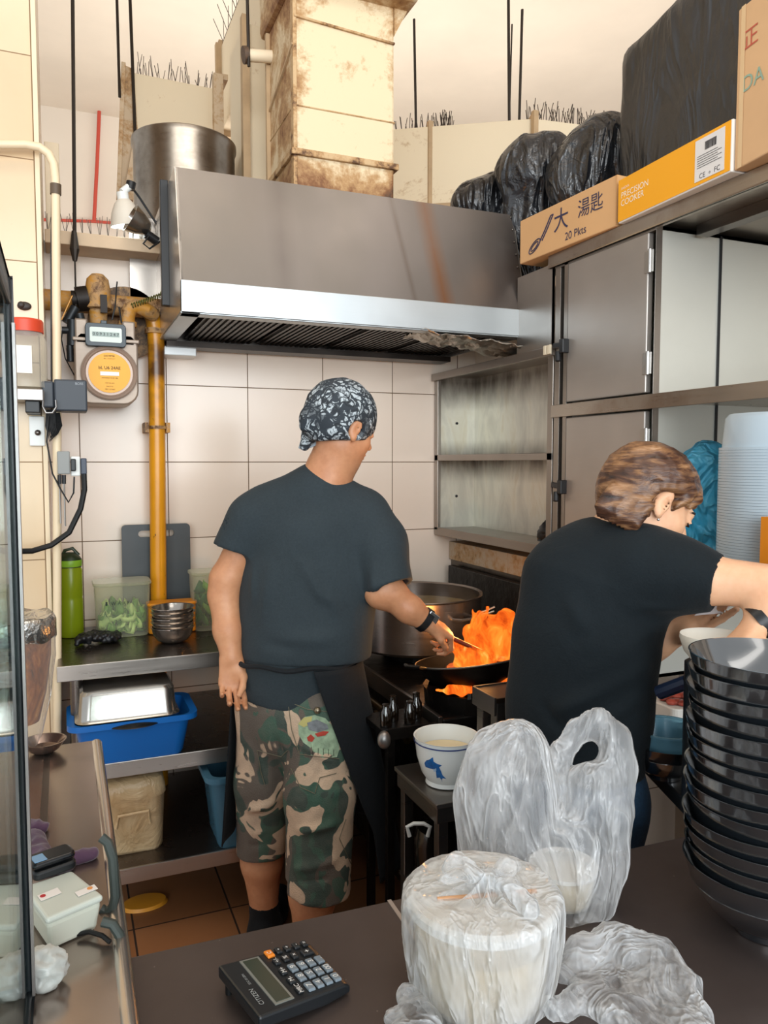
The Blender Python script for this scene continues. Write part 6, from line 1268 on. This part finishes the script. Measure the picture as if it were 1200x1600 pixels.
# ------------------------------------------------------------------ the cook
az = R(22.6-7.0+14); FW = V((math.sin(az), math.cos(az), 0)); WD = V((math.cos(az), -math.sin(az), 0))
man = thing('person', 'cook seen from behind in a dark tee, camouflage shorts and skull-print bandana, stirring the wok', 'person', (atd(450, 1455, 2.3).x, atd(450, 1455, 2.3).y, 0))
m = lambda x, y, d=2.25: atd(x, y, d)
F = Field((.12, 1.75, -.005), (1.12, 2.62, 1.74), .0055)
hdir = V((math.sin(R(74)), math.cos(R(74)), -.30)); hc = m(533, 668, 2.215); P_, A_ = head(F, hc, hdir, (0.05, 0.0, 1), 1.0)
F.chain([m(505, 770, 2.24), m(515, 735, 2.235), m(528, 700, 2.22)], [.080, .064, .060], k=.03)
F.chain([m(478, 1000), m(480, 860)], [.150, .160], k=.05, flat=FW, ratio=.66)            # trunk (covered by the shirt)
F.chain([m(470, 1000), m(462, 1075)], [.145, .150], k=.05, flat=FW, ratio=.7)
F.cone(m(395, 815), m(575, 820), .062, k=.04)
# legs
F.chain([m(420, 1100, 2.27), m(413, 1260, 2.28), m(409, 1345, 2.31), m(413, 1422, 2.34), m(414, 1440, 2.345)], [.085, .062, .060, .040, .040], k=.02)
F.chain([m(500, 1110, 2.24), m(498, 1290, 2.16), m(489, 1395, 2.17), m(486, 1480, 2.20), m(484, 1512, 2.21)], [.09, .068, .066, .046, .042], k=.02)
fl_ = m(414, 1452, 2.345); fr_ = m(485, 1520, 2.21)
for p in (fl_, fr_):
    p.z = .035; F.chain([p-FW*.03, p+FW*.08, p+FW*.17], [.038, .040, .026], k=.02, flat=(0, 0, 1), ratio=.8)
# left arm hanging
F.chain([m(398, 818, 2.23), m(354, 905, 2.23), m(350, 930, 2.23), m(356, 985, 2.21), m(362, 1028, 2.195)], [.050, .047, .044, .040, .030], k=.018)
hand(F, m(361, 1026, 2.195), m(364, 1100, 2.17)-m(361, 1026, 2.195), WD*.25-_F*1.0, -1, curl=(26, 30, 33, 36), tcurl=28, tang=16, s=.98, wr=.028, spread=2)
# right arm to the ladle
F.chain([m(585, 820, 2.26), m(596, 925, 2.17)], [.060, .050], k=.02); F.chain([m(600, 922, 2.17), m(640, 952, 2.175), m(668, 972, 2.19)], [.045, .039, .029], k=.018)
F.cone(m(606, 915, 2.165), m(616, 925, 2.165), .038, .036, k=.02)
grip = m(692, 985, 2.215); hd_ = (m(705, 990, 2.225)-m(668, 972, 2.19)).normalized()
hand(F, m(666, 971, 2.19), hd_, V((0, 0, -1))+_F*.4, -1, curl=(52, 58, 62, 66), tcurl=35, s=.92, spread=2, wr=.028, tang=28)
body = link('body', F.mesh(), SKM, man); body.data.name = 'cook_body'
# tee
TEE = cloth_mat('charcoal_tee', '2c353a', .14)
F = Field((.08, 1.75, .72), (1.05, 2.62, 1.55), .006)
F.chain([m(477, 1012), m(479, 930), m(480, 858)], [.192, .190, .192], k=.05, flat=FW, ratio=.70)
F.cone(m(477, 1000), m(477, 985), .193, k=.02, flat=FW, ratio=.72)
F.cone(m(408, 818), m(560, 822), .092, .090, k=.05); F.cone(m(420, 796), m(490, 768), .070, .080, k=.05); F.cone(m(500, 775), m(560, 802), .082, .072, k=.05)
G = F.like(); G.chain([m(396, 812, 2.23), m(354, 885, 2.22)], [.076, .062], k=.03); d_ = (m(348, 905, 2.22)-m(385, 800, 2.22)).normalized()
G.cut(m(355, 856, 2.22), d_, k=.003); G.cone(m(376, 835, 2.22), m(346, 905, 2.23), .050, k=.004, op='sub'); F.merge(G, .022)
G = F.like(); G.chain([m(566, 812, 2.25), m(590, 850, 2.22), m(615, 940, 2.15)], [.082, .080, .068], k=.035); d2 = (m(628, 955, 2.15)-m(596, 860, 2.2)).normalized()
G.cut(m(612, 918, 2.17), d2, k=.003); G.cone(m(600, 890, 2.19), m(618, 965, 2.13), .056, k=.004, op='sub'); F.merge(G, .022)
F.cut(m(478, 1024), (0, 0, -1), lo=(.1, 1.7, .7), hi=(1.05, 2.6, .99))
for a, b, r in ((m(376, 825, 2.22), m(346, 900, 2.23), .046), (m(590, 865, 2.21), m(615, 960, 2.14), .052)): F.cone(a, b, r, k=.004, op='sub')
F.chain([m(515, 741, 2.235), m(527, 712, 2.22)], [.062, .064], k=.01, op='sub')
me = folds(F.mesh(), [(m(470, 880, 2.1), m(545, 985, 2.1), .02, .008), (m(548, 830, 2.1), m(568, 925, 2.1), .014, -.010), (m(575, 850, 2.1), m(590, 960, 2.12), .016, .006), (m(420, 890, 2.12), m(400, 990, 2.12), .02, .005), (m(440, 1000, 2.1), m(560, 1000, 2.1), .022, .007),
    (m(385, 860, 2.15), m(395, 950, 2.15), .014, .005), (m(500, 930, 2.1), m(560, 960, 2.1), .014, .005), (m(500, 900, 2.1), m(530, 1005, 2.1), .016, -.005), (m(400, 1005, 2.12), m(470, 1015, 2.1), .014, -.004)], .005, 9)
link('tshirt', me, TEE, man)
F = Field((.15, 1.85, .62), (1.0, 2.55, 1.0), .006)      # shirt tail below the apron string
F.chain([m(470, 1005), m(461, 1082)], [.168, .172], k=.04, flat=FW, ratio=.76); pe = m(455, 1092); F.cut(pe, V((0, 0, -1))+WD*-.14, k=.004); F.cut(m(470, 1008), (0, 0, 1), k=.004)
link('shirt_tail', folds(F.mesh(), [(m(420, 1035, 2.1), m(400, 1080, 2.1), .012, .006), (m(440, 1040, 2.1), m(490, 1095, 2.1), .012, .005), (m(405, 1065, 2.1), m(505, 1095, 2.1), .009, -.004)], .004, 12), TEE, man)
# camouflage shorts
CAMO = bpy.data.materials.new('camouflage'); CAMO.use_nodes = True; t = NT(CAMO)
co1 = t.co('Object', (1, 1, .75)); n1 = t.noise(8, 2.2, .45, co1, 1.0); n2 = t.noise(9, 2.2, .45, t.co('Object', (1, 1, .7), (0, 0, 0), (4, 7, 1)), 1.8); n3 = t.noise(9.5, 2.2, .45, t.co('Object', (1, 1, .8), (.4, 0, .5), (9, 2, 5)), 1.3)
base = t.mix(t.ramp(n1, [(.49, 0), (.50, 1)]), '384841', '5d544c'); base = t.mix(t.ramp(n2, [(.545, 0), (.555, 1)]), base, '3c5a4c'); base = t.mix(t.ramp(n3, [(.55, 0), (.56, 1)]), base, 'cdb298')
fade = t.noise(30, 4); t.col(t.mix(t.ramp(fade, [(.35, 0), (.8, .35)]), base, '6f6a60')); t.b.inputs['Roughness'].default_value = .85; t.bump(t.math('ADD', t.noise(300, 2), t.noise(14, 4)), .4, .006)
F = Field((.15, 1.72, .15), (1.0, 2.62, 1.0), .006)
F.chain([m(462, 1035), m(460, 1100)], [.158, .168], k=.05, flat=FW, ratio=.76)
F.chain([m(420, 1110, 2.27), m(412, 1220, 2.28), m(408, 1345, 2.30)], [.098, .082, .073], k=.03); F.chain([m(498, 1110, 2.22), m(500, 1240, 2.18), m(497, 1405, 2.15)], [.108, .098, .090], k=.03)
F.cone(m(455, 1110), m(458, 1130), .09, k=.06)
e = m(408, 1331, 2.30); F.cut(e, V((0, 0, -1))+WD*.05, lo=e-V((.13, .2, .2)), hi=e+V((.075, .2, .06))); e = m(497, 1388, 2.16); F.cut(e, V((0, 0, -1))+WD*-.1, lo=e-V((.125, .25, .2)), hi=e+V((.25, .25, .06)))
F.cone(m(409, 1320, 2.31), m(412, 1360, 2.32), .065, k=.003, op='sub'); F.cone(m(491, 1375, 2.17), m(489, 1430, 2.18), .076, k=.003, op='sub')
fs = [(m(430, 1140, 2.15), m(445, 1180, 2.15), .012, -.012), (m(388, 1150, 2.2), m(430, 1230, 2.2), .012, .008), (m(460, 1160, 2.1), m(540, 1200, 2.1), .010, .006), (m(470, 1250, 2.1), m(540, 1235, 2.1), .014, .008), (m(460, 1300, 2.08), m(545, 1285, 2.08), .013, .008), (m(455, 1360, 2.08), m(540, 1340, 2.08), .014, .008),
      (m(380, 1270, 2.2), m(440, 1250, 2.2), .012, .008), (m(380, 1310, 2.2), m(440, 1300, 2.2), .012, .007), (m(500, 1200, 2.1), m(480, 1280, 2.08), .012, -.006), (m(455, 1378, 2.08), m(545, 1372, 2.06), .006, -.004), (m(378, 1322, 2.22), m(442, 1326, 2.2), .006, -.004)]
sh = link('shorts', folds(F.mesh(), fs, .006, 12), CAMO, man)
# project small shapes from the viewer's side onto a garment so they lie on its surface
def onto(o, x, y, lift=.0015):
    off = _off[o.name]; h, loc, nrm, _ = o.ray_cast(CAM-off, ray(x, y).normalized()); return (loc+off+nrm*lift) if h else None
bpy.context.view_layer.update()
def seam(o, pts, r=.0016, n=6):
    out = []
    for a, b in zip(pts[:-1], pts[1:]):
        for k in range(n): q = onto(o, a[0]+(b[0]-a[0])*k/n, a[1]+(b[1]-a[1])*k/n); out += [q] if q is not None else []
    q = onto(o, *pts[-1]); out += [q] if q is not None else []
    return out
def surf_patch(o, pts, lift=.0015, rings=4):
    cx_ = sum(p[0] for p in pts)/len(pts); cy_ = sum(p[1] for p in pts)/len(pts); n = len(pts); vs = []
    for k in range(rings+1):
        f = 1-k/(rings)*.96
        for p in pts:
            q = onto(o, cx_+(p[0]-cx_)*f, cy_+(p[1]-cy_)*f, lift); vs.append(q if q is not None else (vs[-1] if vs else m(cx_, cy_, 2.1)))
    return MB().add(vs, [(k*n+i, k*n+(i+1) % n, (k+1)*n+(i+1) % n, (k+1)*n+i) for k in range(rings) for i in range(n)]+[tuple(rings*n+i for i in range(n))])
STC = mat('seam_stitch', '6f6a58', .8)
for pts in ([(450, 1096), (456, 1140), (468, 1178), (530, 1186)], [(450, 1096), (480, 1108), (520, 1113)], [(402, 1172), (408, 1205), (414, 1228)], [(402, 1172), (440, 1182), (450, 1172)], [(455, 1200), (470, 1230), (492, 1240), (500, 1215), (525, 1208)], [(540, 1280), (530, 1310), (548, 1350)]):
    q = seam(sh, pts)
    if len(q) > 2: obj('stitching', MB().tube(q, .0011, 5), STC, sh)
b_ = onto(sh, 496, 1110, .004)
if b_ is not None: obj('button', MB().ell(b_, .010, .010, .010, 14, 10), mat('metal_button', '8f8470', .3, metal=.8), sh, smooth=True)
# skull-print pocket
obj('skull_print', surf_patch(sh, [(466, 1130), (476, 1120), (492, 1117), (508, 1122), (520, 1135), (528, 1150), (530, 1170), (526, 1183), (505, 1184), (486, 1180), (484, 1168), (474, 1160), (467, 1148)]), mat('skull_green', '8fa58a', .8, var=.3, vs=50), sh)
obj('skull_brow', surf_patch(sh, [(466, 1131), (475, 1121), (488, 1119), (486, 1131), (475, 1136)], .0022), mat('skull_yellow', 'b8b070', .8), sh)
obj('goggles', surf_patch(sh, [(480, 1129), (495, 1124), (511, 1132), (513, 1139), (497, 1144), (483, 1140)], .003), mat('goggle_grey', '6f7478', .6, var=.3, vs=60), sh)
obj('eye_patch', surf_patch(sh, [(492, 1146), (505, 1142), (514, 1143), (508, 1149), (496, 1151)], .003), mat('skull_red', 'a83a2a', .7), sh)
obj('nose_patch', surf_patch(sh, [(480, 1152), (486, 1147), (492, 1153), (488, 1159), (482, 1158)], .003), mat('skull_red', 'a83a2a', .7), sh)
for k in range(5):
    q = seam(sh, [(489+k*8, 1168+k*.8), (489+k*8, 1178+k*.8)], n=3)
    if len(q) > 2: obj('tooth_line', MB().tube(q, .0008, 4), mat('ink_black', '1c221c', .8), sh)
# apron: waist string, left edge strip, right panel hanging round the front
APR = cloth_mat('black_apron', '15191d', .2)
def sheet(fn, nu, nv, name, m_, par, th=.004): return obj(name, MB().grid(fn, nu, nv), m_, par, smooth='all', solid=th)
ctr = V((m(466, 1060).x, m(466, 1060).y, 0))
def ring(ang, r, z): return V((ctr.x, ctr.y, z))+(WD*math.cos(ang)*r+FW*math.sin(ang)*r*.80)   # ang 0 = his right, 90 front, 180 left, 270 back
zt1 = m(470, 1026).z; 
sp_ = obj('apron_string', MB().tube([ring(2*math.pi*k/48, .182, zt1+.004*math.sin(k)) for k in range(48)], .007, 8, closed=True), APR, man, smooth=True)
def apr(u, v):   # from his right-back round the front to his left
    a0_ = -66+42*min(1, v*1.3); a = R(a0_+(200-a0_)*u); z = zt1-.005-(zt1-.27-.06*math.sin(u*math.pi))*v*(1-.10*u)
    r = .187+.032*v+.012*v*math.sin(a*7+2)+.075*v*max(0, math.cos(a)); return ring(a, r, z)
sheet(apr, 90, 40, 'apron', APR, man)
# bandana
BAND = bpy.data.materials.new('bandana_print'); BAND.use_nodes = True; t = NT(BAND)
vo = t.n('ShaderNodeTexVoronoi'); vo.feature = 'DISTANCE_TO_EDGE'; vo.inputs['Scale'].default_value = 32; dn = t.n('ShaderNodeTexNoise'); dn.inputs['Scale'].default_value = 14; co = t.co(); t.l(co, dn.inputs['Vector'])
va = t.n('ShaderNodeVectorMath'); va.operation = 'MULTIPLY_ADD'; t.l(dn.outputs['Color'], va.inputs[0]); va.inputs[1].default_value = (.12, .12, .12); t.l(co, va.inputs[2]); t.l(va.outputs[0], vo.inputs['Vector'])
edge = t.ramp(vo.outputs['Distance'], [(.05, 0), (.12, 1)]); blot = t.ramp(t.noise(26, 4, .6, None, 2.5), [(.47, 1), (.50, 0), (.56, 0), (.60, .8)])
bb = t.mix(edge, '1c2228', 'b2bcc2'); bb = t.mix(blot, bb, '2a323a'); bb = t.mix(t.ramp(t.noise(9, 2), [(.55, 0), (.58, .8)]), bb, '222a32'); t.col(bb); t.b.inputs['Roughness'].default_value = .8
r_, f_, u_ = frame3(hdir, (0.05, 0, 1)); F = Field(hc-V((.2, .2, .17)), hc+V((.2, .2, .2)), .0035)
F.ell(P_(0, -.012, .034), (.092, .110, .104), M=A_, k=.01); F.ell(P_(0, -.03, -.01), (.080, .085, .07), M=A_, k=.03); F.ell(P_(.084, -.004, -.012), (.02, .028, .03), M=A_, k=.006, op='sub')
F.ell(P_(0, -.01, -.02), (.2, .2, .2), k=.001) if False else None
F.cut(m(560, 687, 2.2), V((0, 0, -1))+f_*.02, k=.003)
F.chain([P_(0.0, -.100, .02), P_(-.0, -.112, -.01), P_(-.004, -.118, -.035)], [.022, .022, .012], k=.02, flat=f_, ratio=.8); kt = m(480, 690, 2.22)
F.chain([m(492, 660, 2.19), m(483, 682, 2.19), m(476, 697, 2.19)], [.016, .016, .011], k=.012)
me = drape(F.mesh(), lambda p, n: .0035*ridge(p, 16, 3)); bd = link('bandana', me, BAND, man)
obj('folded_tail', MB().prism([m(478, 668, 2.2), m(500, 672, 2.19), m(494, 696, 2.19), m(474, 704, 2.2), m(466, 700, 2.2), m(470, 686, 2.2)], _F*.006), mat('bandana_back', '9aa4ac', .8, var=.2, vs=30), bd, bevel=.002)
HG_ = mat('short_grey_hair', '3a332e', .8, var=.5, vs=80, bump=.6, bs=300)
F = Field(hc-V((.16, .16, .12)), hc+V((.16, .16, .08)), .003); F.ell(P_(0, -.014, .035), (.0785, .0975, .0905), M=A_, k=.01); F.cut(P_(0, 0, .03), u_, k=.002); F.cut(m(540, 697, 2.2), V((0, 0, -1)), k=.006); F.cut(P_(0, .02, 0), f_, k=.004)
link('hair', F.mesh(), HG_, man)
# wristwatch, socks, shoes
wp = m(658, 966, 2.185); ax_ = (m(668, 972, 2.19)-m(640, 952, 2.175)).normalized(); A3_ = ax_.to_track_quat('Z', 'Y').to_matrix()
wt_ = obj('wristwatch', MB().lathe([(.034, -.010), (.036, -.010), (.036, .010), (.034, .010)], m(663, 968, 2.187), 32, M=A3_), mat('watch_black', '15171a', .35), man, smooth=True)
c_ = m(670, 960, 2.16); obj('watch_face', MB().box(-.004, .004, -.015, .015, -.017, .017, M=Matrix.Translation(m(676, 966, 2.168)) @ A3_.to_4x4()), steel('watch_steel', 'c0c4c6', .2), wt_, bevel=.002)
SOCK = cloth_mat('black_sock', '0f1114', .1)
for k, (p, top) in enumerate(((m(413, 1418, 2.338), m(412, 1408, 2.335)), (m(486, 1485, 2.20), m(486, 1478, 2.2)))):
    base = fl_ if k == 0 else fr_; F = Field(base-V((.2, .2, .05)), base+V((.25, .28, .26)), .005)
    F.cone(base+V((0, 0, .02)), top, .045, .0455, k=.02); F.cut(top, (0, 0, 1), k=.002); F.chain([base-FW*.03, base+FW*.08, base+FW*.18], [.047, .047, .034], k=.02, flat=(0, 0, 1), ratio=.85); F.cut((0, 0, .003), (0, 0, -1), k=.002)
    link('black_shoe', F.mesh(), SOCK, man)
# ------------------------------------------------------------------ the woman
wz = R(22.6+16+8); FWw = V((math.sin(wz), math.cos(wz), 0)); WDw = V((math.cos(wz), -math.sin(wz), 0))
q = lambda x, y, d=1.60: atd(x, y, d)
base = q(905, 1300, 1.62); wom = thing('person', 'woman with short brown hair and black tee bent over the work counter at right', 'person', (base.x, base.y, 0))
F = Field((.68, .86, -.005), (1.45, 1.75, 1.56), .0055)
hdw = V((math.sin(R(22.6+17+66)), math.cos(R(22.6+17+66)), -.62)); hcw = q(1012, 786, 1.58); Pw, Aw = head(F, hcw, hdw, (.05, .1, 1), .93, fem=True)
F.chain([q(945, 870, 1.60), q(965, 835, 1.60), q(990, 800, 1.59)], [.060, .050, .048], k=.03)
F.chain([q(900, 1230, 1.62), q(905, 1120, 1.61), q(918, 960, 1.60), q(940, 895, 1.6)], [.125, .12, .115, .085], k=.05, flat=FWw, ratio=.72)
for s_, px in ((1, 935), (-1, 875)):
    h_ = q(px, 1230, 1.62+(.03 if s_ < 0 else -.0)); an = V((h_.x, h_.y, .06)); F.chain([h_, h_.lerp(an, .5), an], [.085, .058, .038], k=.03); p = V((h_.x, h_.y, .035)); F.chain([p, p+FWw*.09, p+FWw*.15], [.034, .034, .024], k=.02, flat=(0, 0, 1), ratio=.8)
# right arm reaching out of the frame and back
F.chain([q(1010, 885, 1.53), q(1100, 905, 1.47), q(1262, 925, 1.38)], [.055, .046, .040], k=.02); F.chain([q(1262, 925, 1.38), q(1200, 950, 1.40), q(1182, 978, 1.395)], [.040, .032, .025], k=.02)
hand(F, q(1183, 976, 1.395), q(1150, 1005, 1.38)-q(1183, 976, 1.395), V((0, 0, -1))+_F*-.2, 1, curl=(30, 34, 38, 42), s=.85, wr=.023)
# left arm, hand reaching right
F.chain([q(1000, 930, 1.72), q(985, 1040, 1.70), q(1030, 1000, 1.66), q(1050, 990, 1.65)], [.045, .040, .033, .027], k=.02)
hand(F, q(1046, 992, 1.65), q(1095, 962, 1.60)-q(1046, 992, 1.65), V((0, 0, 1))*.6+_R*-.1-_F*.75, 1, curl=(6, 8, 10, 14), s=.95, wr=.025, spread=3)
link('body', F.mesh(), SKW, wom)
TEEB = cloth_mat('black_tee', '0d161b', .18)
F = Field((.68, 1.02, .74), (1.45, 1.80, 1.45), .006)
F.chain([q(898, 1205, 1.62), q(903, 1100, 1.61), q(914, 1000, 1.60), q(926, 920, 1.60), q(940, 885, 1.60)], [.142, .140, .140, .128, .085], k=.05, flat=FWw, ratio=.78)
F.cone(q(888, 895, 1.62), q(1000, 888, 1.54), .072, .075, k=.06); F.cone(q(925, 868, 1.62), q(1010, 872, 1.56), .056, .055, k=.05); F.chain([q(1000, 888, 1.53), q(1060, 898, 1.50), q(1125, 912, 1.455)], [.072, .066, .052], k=.04)
F.cone(q(1000, 900, 1.55), q(990, 950, 1.57), .07, .06, k=.04)
F.cone(q(960, 900, 1.68), q(1000, 960, 1.72), .07, .06, k=.04)
dw = (q(1170, 925, 1.43)-q(1060, 898, 1.5)).normalized(); e = q(1122, 910, 1.458); F.cut(e, dw, lo=e-V((.06, .2, .13)), hi=e+V((.2, .2, .13))); F.cone(q(1080, 902, 1.485), q(1160, 915, 1.43), .044, k=.003, op='sub')
F.cone(q(965, 838, 1.60), q(982, 812, 1.595), .050, .052, k=.012, op='sub'); F.cut(q(898, 1205), (0, 0, -1), k=.004)
me = folds(F.mesh(), [(q(965, 940, 1.5), q(1090, 945, 1.45), .014, .007), (q(985, 900, 1.5), q(1080, 925, 1.45), .012, -.005), (q(1010, 985, 1.5), q(900, 1060, 1.5), .016, .008), (q(1000, 1040, 1.5), q(840, 1130, 1.5), .018, .010), (q(990, 1090, 1.5), q(860, 1180, 1.5), .016, .008), (q(900, 1000, 1.5), q(990, 960, 1.5), .014, -.006), (q(880, 930, 1.5), q(940, 1020, 1.5), .018, .004), (q(820, 1080, 1.52), q(900, 1160, 1.5), .014, -.006)], .005, 10)
link('tshirt', me, TEEB, wom)
F = Field((.66, 1.02, .02), (1.35, 1.72, .98), .007)
F.chain([q(899, 1165, 1.62), q(900, 1240, 1.62)], [.134, .14], k=.05, flat=FWw, ratio=.78)
for s_, px in ((1, 935), (-1, 875)):
    h_ = q(px, 1245, 1.62+(.03 if s_ < 0 else 0)); F.chain([h_, V((h_.x, h_.y, .45)), V((h_.x, h_.y, .07))], [.098, .078, .062], k=.03)
link('trousers', folds(F.mesh(), [], .006, 12), cloth_mat('dark_denim', '24405a', .25), wom)
# short layered brown hair: overlapping locks swept back from the fringe
HW = bpy.data.materials.new('brown_hair'); HW.use_nodes = True; t = NT(HW)
tc = t.n('ShaderNodeTexCoord'); sp = t.n('ShaderNodeSeparateXYZ'); t.l(tc.outputs['Object'], sp.inputs[0])
st_ = t.noise(22, 4, .6, t.co('Object', (.7, .7, 3.0), (R(30), R(-62), 0)), .5); t.col(t.ramp(t.math('ADD', t.math('MULTIPLY', st_, .75), t.math('MULTIPLY', t.noise(6, 2), .25)), [(.34, '21130e'), (.47, '4c2f20'), (.58, '86603f'), (.70, 'b08a68')]))
t.b.inputs['Roughness'].default_value = .42; t.bump(st_, .7, .006)
rw, fw, uw = frame3(hdw, (.05, .1, 1)); F = Field(hcw-V((.17, .17, .17)), hcw+V((.17, .17, .17)), .003)
F.ell(Pw(0, -.018, .036), (.078, .098, .088), M=Aw, k=.01); F.ell(Pw(0, -.045, -.005), (.070, .066, .068), M=Aw, k=.03)
F.ell(Pw(0, .10, -.060), (.115, .085, .105), M=Aw, k=.008, op='sub'); F.cut(Pw(0, -.03, -.085), -(uw+fw*-.15), k=.01)
F.ell(Pw(.098, -.002, -.018), (.040, .030, .046), M=Aw, k=.006, op='sub')
rnd = random.Random(5)
for k in range(60):     # locks
    s_ = rnd.choice((1, 1, 1, -1)); y0 = rnd.uniform(.03, .09); th0 = rnd.uniform(.1, 1.25)
    pts = []
    for j in range(5):
        f_t = j/4; th = th0+f_t*.75; yy = y0-f_t*rnd.uniform(.11, .15); rr_ = .083*math.sqrt(max(.05, 1-((yy+.018)/.106)**2)); pts.append(Pw(s_*rr_*math.sin(th)*1.0, yy, .036+rr_*math.cos(th)*1.03))
    F.chain([V(p) for p in pts], [.004, .006, .006, .005, .002], k=.009)
F.chain([Pw(.062, .045, .060), Pw(.076, .036, .030), Pw(.079, .024, -.002)], [.010, .010, .003], k=.008); F.chain([Pw(.03, .072, .075), Pw(.055, .070, .05), Pw(.066, .058, .02)], [.010, .009, .004], k=.01)
for k in range(10): y = -.03-.012*k*.7; F.chain([Pw(.078-.006*k*.6, y, -.03), Pw(.072-.006*k*.6, y-.004, -.075), Pw(.066-.006*k*.6, y+.004, -.096)], [.010, .009, .002], k=.006)
F.ell(Pw(.098, .002, -.022), (.024, .022, .034), M=Aw, k=.004, op='sub')
link('hair', drape(F.mesh(), lambda p, n: .0015*ridge(p, 40, 2)), HW, wom)
DK = mat('lash_dark', '1d1512', .7)
for s_ in (1, -1):
    obj('eyebrow', MB().tube([Pw(s_*.050, .078, .020), Pw(s_*.036, .090, .025), Pw(s_*.016, .095, .021)], [.0015, .003, .002], 6), DK, wom, smooth=True)
    obj('eyelashes', MB().tube([Pw(s_*.046, .082, -.004), Pw(s_*.034, .093, -.006), Pw(s_*.020, .093, -.003)], [.001, .002, .001], 6), DK, wom, smooth=True)
obj('earring', MB().ell(Pw(.083, .0, -.046), .003, .003, .003, 12, 8), ST, wom, smooth=True)
ax_ = (q(1182, 978, 1.395)-q(1262, 925, 1.38)).normalized(); A3_ = ax_.to_track_quat('Z', 'Y').to_matrix()
wt_ = obj('wristwatch', MB().lathe([(.030, -.009), (.033, -.009), (.033, .009), (.030, .009)], q(1188, 970, 1.396), 32, M=A3_), mat('watch_black', '15171a', .35), wom, smooth=True)
False and obj('watch_buckle', MB().box(-.004, .004, -.012, .012, -.012, .012, M=Matrix.Translation(q(1172, 985, 1.375)) @ A3_.to_4x4()), STG, wt_, bevel=.002)
tag(obj('paper_slip', MB().prism([q(1085, 962, 1.575), q(1120, 933, 1.56), q(1158, 934, 1.54), q(1128, 958, 1.555)], _F*.002), mat('paper', 'd8d0d0', .6)), 'white slip of paper held in the woman\'s left hand', 'paper')
